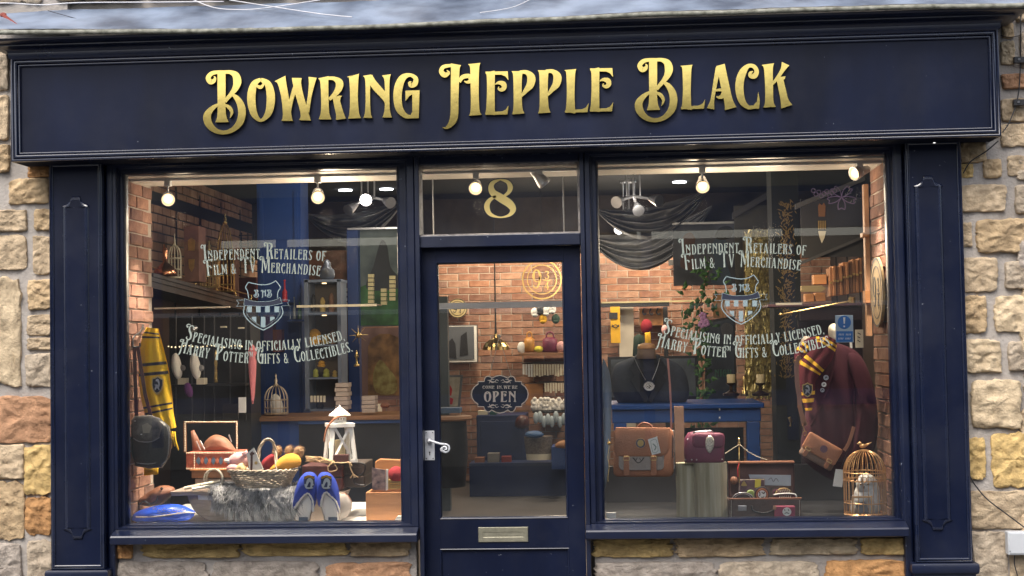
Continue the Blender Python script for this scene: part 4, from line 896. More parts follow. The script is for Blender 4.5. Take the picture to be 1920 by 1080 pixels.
# hook with black satchel and yellow scarf
t = thing('wall_hook', 'black curved iron hook on the left brick return above the scarf', 'hook', P3(258, 650, .34))
m = MB(); m.tube(sm([tuple(P3(x, y, Y)) for x, y, Y in ((268, 612, .34), (263, 622, .28), (251, 632, .20), (249, 648, .18), (252, 651, .18), (262, 649, .19), (262, 643, .19))], 5), .005, 8); obj('rod', m, BLACK, t, smooth=True)
m = MB(); m.box(P3(266, 618, .34), P3(270, 608, .38)); obj('back_plate', m, BLACK, t)
t = thing('shoulder_bag', 'glossy black leather shoulder bag hanging by its straps on the left brick return', 'bag', P3(278, 880, .35))
m = MB(); m.puff([(246,800),(252,782),(275,778),(300,784),(318,800),(322,830),(318,858),(305,876),(280,879),(255,874),(247,850)], .20, .045, power=.28, back=.8, nz=.012, rings=9); obj('body', m, BLKLEA, t, smooth=True)
m = MB(); m.puff([(246,788),(253,780),(282,778),(300,784),(304,800),(298,822),(280,828),(255,827),(246,815)], .145, .012, power=.5, nz=.01); obj('flap', m, mat('worn_black_leather', (.04, .04, .042), .5, var=.5, scale=22, col2=(.13, .12, .11), bump=.3), t, smooth=True)
for xs in (((252, 652), (253, 700), (255, 760), (256, 785)), ((258, 650), (264, 690), (272, 740), (284, 785))):
    Pp = [P3(x, y, .18) for x, y in xs]; m = MB(); k = mpp(.18)
    for a, b in zip(Pp, Pp[1:]): m.prism([a+Vector((-3.4*k, 0, 0)), a+Vector((3.4*k, 0, 0)), b+Vector((3.4*k, 0, 0)), b+Vector((-3.4*k, 0, 0))], (0, .006, 0))
    obj('strap', m, DKLEA, t)
for x, y in ((253, 790), (265, 815)): m = MB(); m.lathe(P3(x, y, .128), [(.005, 0), (.005, .004)], 10); obj('stud', m, CHROME, t)
m = MB(); put_items(m, [('s', q(250,822,1.2, 262,828,1.6, 284,828,1.6, 299,820,1.2)), ('s', q(308,790,1, 316,815,1.4, 314,855,1.4, 302,873,1)), ('s', q(256,868,1, 275,870,1.6, 292,868,1))], lambda a, b: at(a, b, .128), (0, .002, 0)); obj('seam_or_highlight', m, flat('grey_highlight', (.16, .16, .17), .4), bpy.data.objects['shoulder_bag'])  # edge highlights drawn in grey on the black bag
m = MB(); m.slab([(266, 797), (276, 793), (284, 800), (280, 812), (268, 812)], .126, .002); obj('print', m, flat('faded_print', (.22, .20, .16), .6), bpy.data.objects['shoulder_bag'])
cen = [(286, 615), (284, 640), (288, 690), (293, 740), (299, 775), (309, 808)]; wid = [22, 38, 54, 58, 52, 44]
t = thing('scarf', 'yellow knitted scarf with grey stripes and a crest hanging beside the left brick return', 'scarf', P3(300, 840, .27))
m = MB(); ribbon(m, cen, wid, .26, sd=.3); obj('knit', m, YELLOW, t, smooth=True)
for v0 in (.09, .145, .36, .43, .70, .765): obj('stripe', ribbon_at(cen, wid, .26, v0, v0+.022, sd=.3), CHAR, t, smooth=True)
m = MB()
for i in range(9):
    x = 291+i*4.6; y0 = 803+i*.8; m.tube(sm([tuple(P3(x, y0, .25)), tuple(P3(x+2+rnd.uniform(-1, 2), y0+16, .245)), tuple(P3(x+4+rnd.uniform(-2, 3), y0+rnd.uniform(28, 36), .25))], 3), [.005, .006, .0065, .006, .006, .005, .004][:7], 6)
obj('fringe', m, YELLOW, t, smooth=True)
crest(t, 295, 722, 22, 36, .222, R(3))
t = thing('scarf', 'end of a yellow scarf showing below the black shoulder bag', 'scarf', P3(282, 892, .42))
m = MB(); m.puff([(270, 870), (297, 870), (297, 889), (270, 892)], .30, .02); obj('knit', m, YELLOW, t, smooth=True)
# blue cushion
t = thing('cushion', 'royal blue satin cushion with cream piping at the left corner of the window', 'cushion', P3(305, 978, .22))
ol = sm([(247, 969), (262, 957), (300, 947), (335, 946), (362, 957), (365, 963), (357, 973), (335, 978), (290, 979), (255, 978)], 4, True)
m = MB(); m.puff(ol, .18, .085, rings=8, power=.5, back=.9, nz=.008); cb = obj('cover', m, SATIN, t, smooth=True)
m = MB(); m.tube(sm([tuple(P3(x, y, Y)) for x, y, Y in ((247, 969, .17), (262, 969.5, .115), (285, 969, .098), (310, 966.5, .093), (335, 962.5, .10), (352, 961, .12), (366, 962, .17))], 5), .0042, 7); obj('piping', m, ROPE, t, smooth=True)
m = MB()
for a in range(7):
    cx, cy = 290+a*9, 957-abs(a-4)*.8+(a % 2)*3; pts = [(cx+3.5*math.cos(g)*(1+.3*math.sin(3*g)), cy+2.2*math.sin(g)) for g in [i*.7 for i in range(9)]]
    m.tube([P3(x, y, .103) for x, y in pts], .0014, 5)
obj('embroidery', m, GOLD, t)
# wooden fish-like carving / brown bag behind
t = thing('leather_pouch', 'crumpled brown leather pouch lying against the left brick return', 'pouch', P3(290, 950, .4))
m = MB(); m.puff(sm([(260, 938), (275, 925), (300, 911), (322, 912), (328, 921), (316, 935), (300, 947), (272, 949)], 3, True), .31, .07, nz=.02, power=.5, back=.8); obj('body', m, TAN2, t, smooth=True)
m = MB(); m.tube(sm([tuple(P3(x, y, .235)) for x, y in ((262, 945), (270, 940), (280, 944), (292, 940), (296, 930))], 4), .004, 6); m.ball(P3(303, 916, .25), .008); obj('strap', m, BLACK, t)
# greige rounded wooden trough with plank
t = thing('wooden_trough', 'greige rounded wooden trough topped by a plank and the grey fur', 'trough', P3(450, 978, .35))
pf = sm([(352, 928), (362, 950), (378, 968), (395, 978), (520, 979), (560, 975), (600, 978), (622, 972), (600, 935), (560, 925)], 3)
m = MB(); m.slab([(350, 926)]+[(a, b) for a, b in sm([(353, 938), (364, 958), (380, 972), (396, 978)], 4)]+[(600, 979), (620, 968), (640, 926)], .26, .32); obj('body', m, GREYWOOD, t, bevel=.006)
m = MB(); m.slab([(318, 922), (470, 919), (470, 927), (322, 930)], .20, .36); obj('plank', m, GREYWOOD, t, bevel=.003)
m = MB(); m.slab([(371, 929), (401, 930), (401, 938), (372, 937)], .252, .006); obj('label_card', m, PAPER, t)
m = MB(); m.tube([P3(x, y, .24) for x, y in oval(400, 898.5, 17, 18.5, 26)], .0055, 8, closed=True); m.tube([P3(x, y, .25) for x, y in oval(403, 899, 16, 19, 26)], .004, 8, closed=True)
solo('rope_ring', m, ROPE, 'pale rope ring standing on the plank behind the paper scrolls', 'ring', smooth=True)
for i, (x0, y0, x1, y1, r_, lab) in enumerate(((345, 916, 398, 905, .010, 'lower paper scroll lying on the plank inside the rope ring'), (360, 917, 415, 908, .009, 'front white paper scroll lying on the plank'), (376, 909, 412, 902, .008, 'upper paper scroll resting on the others by the rope ring'))):
    m = MB(); a, b = P3(x0, y0, .22-.012*i), P3(x1, y1, .26); m.tube([a, b], r_, 12); m.tube([a+(b-a)*.45, a+(b-a)*.52], r_+.0015, 12); solo('paper_scroll', m, CREAM if i != 1 else PAPER, lab, 'scroll', 'scrolls on the plank', smooth=40)
# kilim box
t = thing('trinket_box', 'open trinket box with red kilim pattern and studded edges on the wooden crate', 'box', P3(395, 880, .5))
m = MB(); m.pbox(349, 848, 447, 880, .45, .22); b0 = obj('body', m, mat('kilim_red', (.36, .09, .05), .7, var=.3, scale=40, bump=.2), t, bevel=.003)
MBL, MOR = flat('motif_blue', (.08, .13, .20)), flat('motif_orange', (.55, .16, .08))
for i in range(6): cx = 372+i*14; m = MB(); m.slab([(cx-5, 864), (cx, 856), (cx+5, 864), (cx, 872)], .447, .004); obj('blue_motif', m, MBL, b0)
for i in range(5): cx = 379+i*14; m = MB(); m.slab([(cx-3.5, 864), (cx, 858), (cx+3.5, 864), (cx, 870)], .446, .004); obj('orange_motif', m, MOR, b0)
m = MB(); kx = []
for i in range(33): kx += [(350+i*3, 849.5), (350+i*3, 878.5)]
for i in range(9): kx += [(349.5+15, 851+i*3.2)]
for x, y in kx: m.ball(P3(x, y, .447), .0038, n=6, m=4)
obj('stud', m, CREAM, b0, kind='stuff')
m = MB()
for a, b, c_, d in ((344, 790, 445, 793), (344, 790, 349, 848), (442, 790, 445, 845)): m.pbox(a, b, c_, d, .66, .012)
ld = obj('lid_frame', m, WOOD, t); m = MB()
for i in range(32): m.ball(P3(347+i*3.1, 791, .655), .0042, n=6, m=4)
for i in range(17): m.ball(P3(347, 794+i*3.2, .655), .0042, n=6, m=4); m.ball(P3(444, 794+i*3.2, .655), .0042, n=6, m=4)
obj('stud', m, CREAM, ld, kind='stuff')
m = MB(); m.puff(sm([(378, 846), (386, 826), (404, 815), (425, 822), (444, 845)], 4)+[(444, 849), (378, 849)], .56, .05, back=.8, nz=.01); solo('leather_pouch', m, TAN2, 'rounded brown leather pouch standing up in the kilim box', 'pouch', smooth=True)
m = MB(); m.puff([(358, 808), (364, 806), (384, 846), (362, 848)], .60, .03); solo('leather_pouch', m, TAN2, 'narrow brown leather flap leaning at the left inside the kilim box', 'pouch', smooth=True)
for i, (a, b, c_, d, lab) in enumerate(((368, 827, 376, 844, 'left silver pen'), (375, 826, 384, 843, 'middle silver pen'), (429, 815, 434, 829, 'right silver pen'))):
    m = MB(); m.tube([P3(a, b, .50), P3(c_, d, .50)], .004, 8); solo('pen', m, CHROME, lab+' stuck in the kilim box', 'pen', 'silver pens in the kilim box')
t = thing('wooden_crate', 'brown wooden crate holding up the kilim trinket box', 'crate', P3(400, 908, .48))
m = MB(); m.pbox(359, 881, 440, 896, .43, .25); obj('board', m, WOOD, t, bevel=.002)
m = MB(); m.pbox(356, 880, 444, 882.5, .42, .27); obj('board', m, OAK, t, bevel=.001)
m = MB(); m.pbox(366, 897.5, 440, 926, .44, .24); obj('board', m, GREYWOOD, t, bevel=.002)
# wicker basket
t = thing('wicker_basket', 'pale wicker basket with a tall hoop handle standing on the grey fur', 'basket', P3(495, 912, .26))
bc = P3(493, 913, .27); k = mpp(.27)
def bell(g, z):  # ellipse at height fraction
    rx = (47+17*z)*k; ry = .085+.03*z; return bc+Vector((rx*math.cos(g), ry*math.sin(g), 31*k*z))
for j in range(10):
    z = (j+.5)/10; pts = []
    for i in range(96):
        g = 2*math.pi*i/96; p = bell(g, z+.02*math.sin(3*g+j)); o = p-bc; o.z = 0; o.normalize(); p += o*(.0045*math.sin(i*math.pi/2*1.0+(j % 2)*math.pi)); p.z += .0015*noise.noise(Vector((g*3, j, 0))); pts.append(p)
    m = MB(); m.tube(pts, .0046, 6, closed=True); obj('weave', m, WICKER, t, smooth=True)
m = MB()
for i in range(24):
    g = 2*math.pi*i/24; m.tube([bell(g, 0), bell(g, .5), bell(g, 1.02)], .0042, 6)
obj('stake', m, WICKER, t)
for s in (0, 1):
    m = MB(); pts = []
    for i in range(120):
        g = 2*math.pi*i/120; p = bell(g, 1.03); o = p-bc; o.z = 0; o.normalize(); a = g*16+s*math.pi; p += o*.006*math.cos(a); p.z += .006*math.sin(a); pts.append(p)
    m.tube(pts, .0055, 6, closed=True); obj('rim', m, WICKER, t, smooth=True)
for s in (0, 1, 2):
    hp = [(484, 895, .24), (484, 865, .25), (488, 838, .26), (500, 824, .27), (511, 829, .28), (517, 850, .29), (518, 884, .22)]
    H = sm(hp, 6); m = MB(); m.tube([P3(x+1.9*math.cos(i*.5+s*2.1), y+1.2*math.sin(i*.5+s*2.1), Y+.005*math.sin(i*.5+s*2.1)) for i, (x, y, Y) in enumerate(H)], .0048, 6); obj('handle', m, WICKER, t, smooth=True)
# contents
t = thing('plush_pig', 'pale pink plush pig with a long snout at the left end of the wicker basket', 'soft toy', P3(445, 882, .27))
m = MB(); m.puff(sm([(427, 862), (436, 852), (450, 847), (466, 850), (468, 866), (458, 876), (440, 874), (432, 868)], 3, True), .28, .05, back=1, power=.5); obj('head', m, PINK, t, smooth=True)
m = MB(); m.puff(sm([(420, 862), (427, 859), (434, 864), (430, 868), (422, 866)], 3, True), .26, .02, back=1); obj('snout', m, FLEECE, t, smooth=True)
m = MB(); m.puff(sm([(425, 876), (436, 869), (452, 872), (458, 882), (440, 884), (428, 882)], 3, True), .25, .035, back=1); obj('foot', m, PINK, t, smooth=True)
m = MB(); m.puff([(452, 850), (462, 844), (468, 852), (460, 860)], .24, .012); obj('ear', m, PINK, t, smooth=True)
m = MB(); m.puff(sm([(440, 884), (446, 872), (456, 868), (462, 884)], 3, True), .235, .03, back=1); solo('plush_toy', m, flat('yellow_plush', (.72, .55, .28), .9, bump=.5), 'small pale yellow plush tucked below the pink pig', 'soft toy', smooth=True)
t = thing('booklet', 'white folded card with red ribbon and gold seal standing in the wicker basket', 'card', P3(478, 885, .235))
m = MB(); m.slab([(462, 851), (476, 839), (494, 880), (468, 885)], .225, .004); obj('card', m, PAPER, t)
m = MB(); m.slab([(470, 848), (474, 846), (473, 884), (469, 884)], .222, .002); m.slab([(468, 850), (477, 848), (477, 852), (469, 854)], .221, .002); obj('ribbon', m, DKLEA, t)
m = MB(); m.slab(oval(480, 868, 3, 3, 12), .222, .002); obj('seal', m, GOLD, t)
t = thing('knitted_hat', 'red and black knitted hat with a fluffy brown pompom in the wicker basket', 'hat', P3(500, 885, .32))
m = MB(); m.puff(sm([(490, 868), (500, 856), (514, 850), (522, 860), (520, 880), (492, 884)], 3, True), .33, .05, back=.8); obj('knit', m, REDK, t, smooth=True)
def fluff(mb, c, r, n, ln, sd=0):
    rq = random.Random(sd)
    for i in range(n):
        d = Vector((rq.gauss(0, 1), rq.gauss(0, 1), rq.gauss(0, 1))).normalized(); p = c+d*r*.6; e = c+d*(r+ln*rq.uniform(.5, 1.2))+Vector((0, 0, -ln*.2)); s = d.cross(Vector((.3, .2, 1))).normalized()*.0012
        mb.add([p-s, p+s, e], [(0, 1, 2)])
m = MB(); c = P3(520, 846, .34); m.ball(c, .030, n=14, m=8); fluff(m, c, .030, 900, .014, 3); obj('pompom', m, POM, t, recalc=False)
t = thing('knitted_hat', 'amber yellow knitted hat with a fluffy brown pompom at the right of the basket', 'hat', P3(540, 885, .28))
m = MB(); m.puff(sm([(504, 882), (516, 868), (530, 855), (550, 850), (564, 860), (562, 874), (545, 882), (520, 886)], 3, True), .28, .06, back=.8); obj('knit', m, mat('amber_knit', (.75, .36, .04), .9, var=.1, bump=.9, bscale=220), t, smooth=True)
m = MB(); m.tube(sm([tuple(P3(x, y, .225)) for x, y in ((504, 884), (520, 880), (536, 884), (552, 879), (564, 876))], 4), .004, 6); obj('cuff_stripe', m, BLACK, t)
m = MB(); c = P3(560, 848, .33); m.ball(c, .032, n=14, m=8); fluff(m, c, .032, 1000, .016, 4); c = P3(542, 845, .33); m.ball(c, .026, n=14, m=8); fluff(m, c, .026, 800, .016, 6); obj('pompom', m, POM, t, recalc=False)
# grey fur throw
t = thing('fur_throw', 'shaggy grey fur throw spilling from the trough under the wicker basket', 'throw', P3(480, 975, .3))
def top(u, v):   # u across, v from back over the edge and down the front
    x = 396+u*176
    if v < .4: y = 906+(v/.4)*8; Y = .50-.28*(v/.4)
    else: w_ = (v-.4)/.6; x = 396+u*176+(1-u)*w_**1.5*50; y = 914+w_*(46-14*abs(2*u-1)**3+5*noise.noise(Vector((u*5, 0, 1)))); Y = .215-.03*math.sin(w_*math.pi)-.012*noise.noise(Vector((u*8, w_*3, 3)))
    return at(x, y, Y)
m = MB(); m.grid(top, 40, 20); bs = obj('backing', m, flat('fur_backing', (.10, .105, .12), .9), t, smooth=True)
rq = random.Random(5)
for mt_, nm, sd0 in ((FURM, 'fur', 0), (flat('dark_fur', (.12, .125, .135), .8, spec=.1), 'fur', 1), (flat('light_fur', (.52, .53, .55), .8, spec=.1), 'fur', 2)):
    m = MB()
    for cidx in range((520, 300, 260)[sd0]):
        u0, v0 = rq.random(), rq.random()**.85; fr_ = v0 > .36; p0 = top(u0, v0); ln = rq.uniform(.045, .10)*(1.15 if fr_ else .75)
        sway = noise.noise(Vector((u0*6, v0*3, 0)))*1.3+(u0-.45)*.9+rq.gauss(0, .2)
        tip = p0+Vector((sway*ln*.9, -ln*rq.uniform(.15, .45), -ln*(.95 if fr_ else .05)))
        mid0 = (p0+tip)/2+Vector((0, -ln*.28, ln*.16))
        for k_ in range(16):
            q0 = p0+Vector((rq.gauss(0, .009), rq.gauss(0, .004)-.002, rq.gauss(0, .008))); j_ = Vector((rq.gauss(0, .004), rq.gauss(0, .003), rq.gauss(0, .005))); md = mid0+(q0-p0)*.7+j_; tp = tip+j_*1.6; wd = rq.uniform(.0006, .0013); s = Vector((1, .3*rq.gauss(0, 1), .2)).normalized()*wd
            m.add([q0-s, q0+s, md+s*.9, md-s*.9, tp], [(0, 1, 2, 3), (3, 2, 4)])
    obj(nm, m, mt_, t, kind='stuff', recalc=False)
# slippers
def slipper(cx, w_, lean, label):
    t = thing('slipper', label, 'slipper', P3(cx+lean*10, 978, .15), 'pair of blue slippers propped against the glass')
    O = [(-.98, .0), (-.98, -.35), (-.80, -.72), (-.45, -.94), (.0, -1.0), (.45, -.94), (.82, -.72), (1, -.35), (.98, 0), (.86, .45), (.72, .8), (.62, 1.0), (-.62, 1.0), (-.74, .8), (-.88, .45)]
    def T(x, y): return (cx+x*w_+lean*(y)*7, 931+y*46)
    m = MB(); m.puff([T(a, b) for a, b in sm(O, 3, True)], .16, .02, back=1, power=.35); obj('sole', m, SUEDE if lean > 0 else GREYWOOD, t, smooth=True)
    m = MB(); m.puff([T(a*.86, b*.93+.03) for a, b in sm(O, 3, True)], .142, .012, power=.4); obj('insole', m, FLEECE, t, smooth=True)
    # the blue upper, open below
    U = sm([(-1, .12), (-1.0, -.35), (-.82, -.72), (-.45, -.95), (0, -1.01), (.45, -.95), (.84, -.72), (1.02, -.35), (1.0, .12), (.9, .5)], 3)
    In = [(-.86, .47), (-.6, .25), (-.2, -.02), (.1, -.12), (.35, -.05), (.7, .2), (.86, .62)] if lean < 0 else [(-.86, .42), (-.66, .12), (-.4, -.10), (-.1, -.16), (.2, -.0), (.6, .2), (.80, .66)]
    n = 30
    def bil(u, v):
        a = U[int(u*(len(U)-1))]; tt = u*(len(In)-1); i = min(len(In)-2, int(tt)); b = [In[i][k]+(In[i+1][k]-In[i][k])*(tt-i) for k in (0, 1)]
        x, y = a[0]+(b[0]-a[0])*v, a[1]+(b[1]-a[1])*v; p = at(*T(x, y), .15); p.y -= .055*math.sqrt(max(0, min(1, v*1.9)))*(1-.35*v); return p
    m = MB(); m.grid(bil, len(U)-1, 12); up = obj('upper', m, BLUEF, t, smooth=True)
    m = MB(); m.tube([at(*T(*p), .15-.042) for p in sm(In, 4)], [.0055+.0015*math.sin(i*2.3) for i in range(len(sm(In, 4)))], 8); obj('fleece_trim', m, FLEECE, t, smooth=True)
    ex, ey = T(.12 if lean < 0 else -.02, -.55); m = MB(); m.slab([(ex-10, ey-12), (ex, ey-15), (ex+10, ey-12), (ex+10, ey+4), (ex, ey+15), (ex-10, ey+4)], .0905, .004); e = obj('badge', m, flat('badge_blue', (.02, .03, .10)), t)
    m = MB(); put_items(m, [('s', q(ex-9,ey-9,3, ex,ey-13,4, ex+9,ey-9,3))], lambda a, b: at(a, b, .088), (0, .001, 0)); obj('badge_scroll', m, GOLDK, e)
    m = MB(); put_items(m, [('s', q(ex-6,ey+8,2, ex-3,ey-2,5, ex+1,ey-6,7, ex+5,ey-1,5, ex+3,ey+9,3)), ('s', q(ex-8,ey+2,2, ex-5,ey+9,3, ex+7,ey+9,2)), ('s', q(ex+4,ey,3, ex+8,ey+4,2))], lambda a, b: at(a, b, .0875), (0, .001, 0)); obj('badge_eagle', m, flat('pale_thread', (.6, .66, .7)), e)
    m = MB(); a = T(.1, .93); m.slab([(a[0]-9, a[1]-4), (a[0]+8, a[1]-4), (a[0]+8, a[1]+3), (a[0]-9, a[1]+3)], .126, .004); obj('label', m, flat('label_navy', (.05, .08, .14)), t)
slipper(573.5, 21, -1, 'left blue felt slipper with white fleece lining and eagle badge'); slipper(616, 20.5, 1, 'right blue felt slipper with white fleece lining and eagle badge')
m = MB(); m.puff(sm([(622, 965), (628, 938), (645, 925), (660, 945), (652, 968), (632, 978)], 3, True), .26, .04, back=.8); solo('suede_pouch', m, SUEDE, 'rounded grey suede pouch behind the right slipper', 'pouch', smooth=True)
m = MB(); m.puff(sm([(634, 930), (648, 924), (660, 940), (656, 958), (642, 966), (632, 955)], 3, True), .32, .04, back=.8); solo('suede_pouch', m, TAN2, 'brown suede pouch hanging behind the grey one at the slippers', 'pouch', smooth=True)
# suitcases, lantern
def case(t, x0, y0, x1, y1, Y, d, mt, strap=True):
    m = MB(); m.pbox(x0, y0, x1, (y0+y1)/2-.7, Y, d); obj('lid', m, mt, t, bevel=.008); m = MB(); m.pbox(x0, (y0+y1)/2+.7, x1, y1, Y, d); obj('body', m, mt, t, bevel=.008)
    m = MB(); m.pbox(x0+1, (y0+y1)/2-1.5, x1-1, (y0+y1)/2+1.5, Y+.004, d-.008); obj('seam_or_highlight', m, BLACK, t)
t = thing('suitcase', 'dark red leather suitcase under the white lantern', 'suitcase', P3(620, 920, .5)); case(t, 566, 872, 642, 920, .40, .26, DKLEA)
t = thing('suitcase', 'old black-brown leather suitcase with straps at the right of the lantern', 'suitcase', P3(665, 925, .6)); case(t, 640, 868, 684, 914, .46, .3, mat('old_brown_leather', (.04, .028, .022), .5, var=.3, bump=.4))
m = MB(); m.tube(sm([tuple(P3(x, y, .44)) for x, y in ((672, 868), (684, 872), (682, 886), (664, 898), (668, 908), (686, 910))], 5), .005, 7); obj('strap', m, BLKLEA, t, smooth=True)
t = thing('lantern', 'white wooden candle lantern with crossed bars and a pitched roof on the suitcase', 'lantern', P3(636, 866, .45))
LC = P3(638, 866, .47); k = mpp(.47); hw0, hw1 = 24*k, 18*k; hd0, hd1 = 24*k, 18*k; H0, H1 = 5*k, 66*k
LR = Matrix.Rotation(R(24), 3, 'Z')
def lp_(x, y, z): return LC+LR @ Vector((x, y, z))
def bar(mb, a, b, w_, d_=None):
    a, b = Vector(a), Vector(b); ax = (b-a)/2; s = ax.cross(Vector((0, 1, 0))); s = s.normalized()*w_ if s.length > 1e-5 else Vector((w_, 0, 0)); u_ = ax.cross(s).normalized()*(d_ or w_); mb.obox((a+b)/2, s, u_, ax)
m = MB(); v = [lp_(s1*a*hw0*1.12, s2*hd0*1.12, z) for z in (0, H0) for s1, s2, a in ((-1, -1, 1), (1, -1, 1), (1, 1, 1), (-1, 1, 1))]; m.add(v, [(0, 3, 2, 1), (4, 5, 6, 7), (0, 1, 5, 4), (1, 2, 6, 5), (2, 3, 7, 6), (3, 0, 4, 7)]); obj('base', m, WHITE, t)
for s1 in (-1, 1):
    for s2 in (-1, 1): m = MB(); bar(m, lp_(s1*hw0*.96, s2*hd0*.96, H0), lp_(s1*hw1*.96, s2*hd1*.96, H1), 3.7*k); obj('post', m, WHITE, t)
for sgn in (-1, 1):
    m = MB(); bar(m, lp_(sgn*hw0*.8, -hd0*.98, H0), lp_(-sgn*hw1*.8, -hd1*.98, H1), 2.3*k, 1.2*k); obj('cross_bar', m, WHITE, t)
    m = MB(); bar(m, lp_(-hw0*.98, sgn*hd0*.8, H0), lp_(-hw1*.98, -sgn*hd1*.8, H1), 1.2*k, 1.6*k); obj('cross_bar', m, WHITE, t)
m = MB(); v = [lp_(s1*hw1*1.28, s2*hd1*1.35, z) for z in (H1, H1+7*k) for s1, s2 in ((-1, -1), (1, -1), (1, 1), (-1, 1))]; m.add(v, [(0, 3, 2, 1), (4, 5, 6, 7), (0, 1, 5, 4), (1, 2, 6, 5), (2, 3, 7, 6), (3, 0, 4, 7)]); obj('top_board', m, WHITE, t, bevel=.001)
m = MB(); m.lathe(lp_(0, 0, H1+7*k), [(12.5*k, 0), (12.5*k, 15*k)], 8); obj('neck', m, WHITE, t)
m = MB()
for i in range(-1, 2): m.lathe(lp_(i*5*k, -10.6*k, H1+14*k), [(1.4*k, 0), (1.4*k, 2.4*k)], 10)
obj('vent_hole', m, BLACK, t)
m = MB(); m.lathe(lp_(0, 0, H1+21*k), [(21*k, 0), (20.5*k, 2*k), (3*k, 16*k), (1.5*k, 16*k), (2*k, 18*k), (.6*k, 20*k)], 8); obj('roof', m, WHITE, t)
m = MB(); v = [lp_(s1*x_, -hd_*.9, z) for z, x_, hd_ in ((H0, hw0*.9, hd0), (H1, hw1*.9, hd1)) for s1 in (-1, 1)]; m.add(v, [(0, 1, 3, 2)]); obj('glass_pane', m, GLASS, t)
m = MB(); m.lathe(LC+Vector((0, 0, H0)), [(10*k, 0), (10*k, 36*k), (8*k, 37*k), (1*k, 35*k)], 20); solo('candle', m, CANDLE, 'thick cream candle inside the white lantern', 'candle', smooth=40)
m = MB(); Pp = sm([tuple(P3(x, y, .40)) for x, y in ((650, 780), (636, 781), (622, 790), (612, 806), (608, 828))], 5); m.tube(Pp, .006, 8); solo('leather_strap', m, TAN, 'brown leather strap hanging over the shoulder of the white lantern', 'strap', smooth=True)
m = MB(); m.pbox(625, 853, 653, 868, .34, .05); solo('gift_box', m, DKLEA, 'small dark red gift box at the foot of the lantern', 'box', bevel=.002)
t = thing('straw_bundle', 'bundle of raffia straw tied with a bow in front of the red suitcase', 'straw bundle', P3(610, 866, .33))
m = MB(); rq = random.Random(9)
for i in range(60):
    x0, y0 = 572+rq.uniform(0, 14), 860+rq.uniform(-5, 6); m.tube([P3(x0, y0, .34+rq.uniform(-.03, .03)), P3((x0+622)/2, 862+rq.uniform(-6, 5), .32+rq.uniform(-.02, .02)), P3(624+rq.uniform(-3, 4), 866+rq.uniform(-2, 3), .33)], .0016, 4)
obj('straw', m, RAFFIA, t, kind='stuff')
for pp in (((624, 867), (615, 876), (618, 884), (632, 880), (626, 868)), ((624, 867), (640, 868), (655, 867), (660, 874)), ((655, 867), (658, 880), (664, 892))): m = MB(); m.tube(sm([tuple(P3(x, y, .31)) for x, y in pp], 5), .0035, 6); obj('bow', m, RAFFIA, t, smooth=True)
m = MB(); rq = random.Random(2)
for i in range(10): m.tube([P3(662, 888, .31), P3(656+i*1.8, 894+rq.uniform(-2, 3), .31)], .0012, 4)
obj('tassel', m, RAFFIA, t)
# orange crate at the right
t = thing('wooden_crate', 'orange brown wooden crate at the right edge of the left window', 'crate', P3(720, 978, .35))
Z0_, X0_, X1_ = DZ, P3(688, 940, .3).x, P3(760, 940, .3).x; kt = P3(700, 922, .3).z
m = MB(); m.box((X0_, .26, Z0_), (X1_, .275, kt)); m.box((X0_, .50, Z0_), (X1_, .515, kt)); obj('side_board', m, OAK, t, bevel=.003); m = MB(); m.box((X0_, .2755, Z0_), (X0_+.014, .4995, kt)); m.box((X0_+.0145, .2755, Z0_), (X1_, .4995, Z0_+.012)); obj('end_board', m, OAK, t, bevel=.002)
m = MB(); m.slab([(703, 866), (712, 860), (760, 862), (760, 922), (703, 922)], .47, .02); solo('wooden_tray', m, OAK, 'upright orange wooden tray standing at the back of the right crate', 'tray', bevel=.006)
m = MB(); m.puff(sm([(728, 885), (740, 874), (756, 880), (760, 900), (735, 902)], 3, True), .40, .05, back=.6); solo('cushion', m, REDK, 'dark red round cushion inside the orange crate', 'cushion', smooth=True)
m = MB()
for i in range(4): m.pbox(727, 900+i*4.5, 760, 903.5+i*4.5, .38, .06)
solo('paper_stack', m, flat('mustard_card', (.5, .38, .12)), 'stack of mustard yellow cards below the red cushion', 'paper stack')
t = thing('picture_book', 'picture book with a dark blue and pink cover standing in the orange crate', 'book', P3(712, 920, .3))
m = MB(); m.slab([(697, 877), (722, 881), (723, 920), (698, 918)], .285, .012); obj('cover', m, mat('book_cover', (.09, .07, .13), .4, var=.6, scale=30, col2=(.40, .28, .25)), t)
m = MB(); m.slab([(723.5, 880), (727, 880), (727, 919), (723.5, 920)], .286, .014); obj('pages', m, PAPER, t)
m = MB(); m.slab([(738, 978), (745, 968), (760, 968), (760, 978)], .13, .04); solo('price_card', m, PAPER, 'white card lying at the right corner of the left window', 'card')
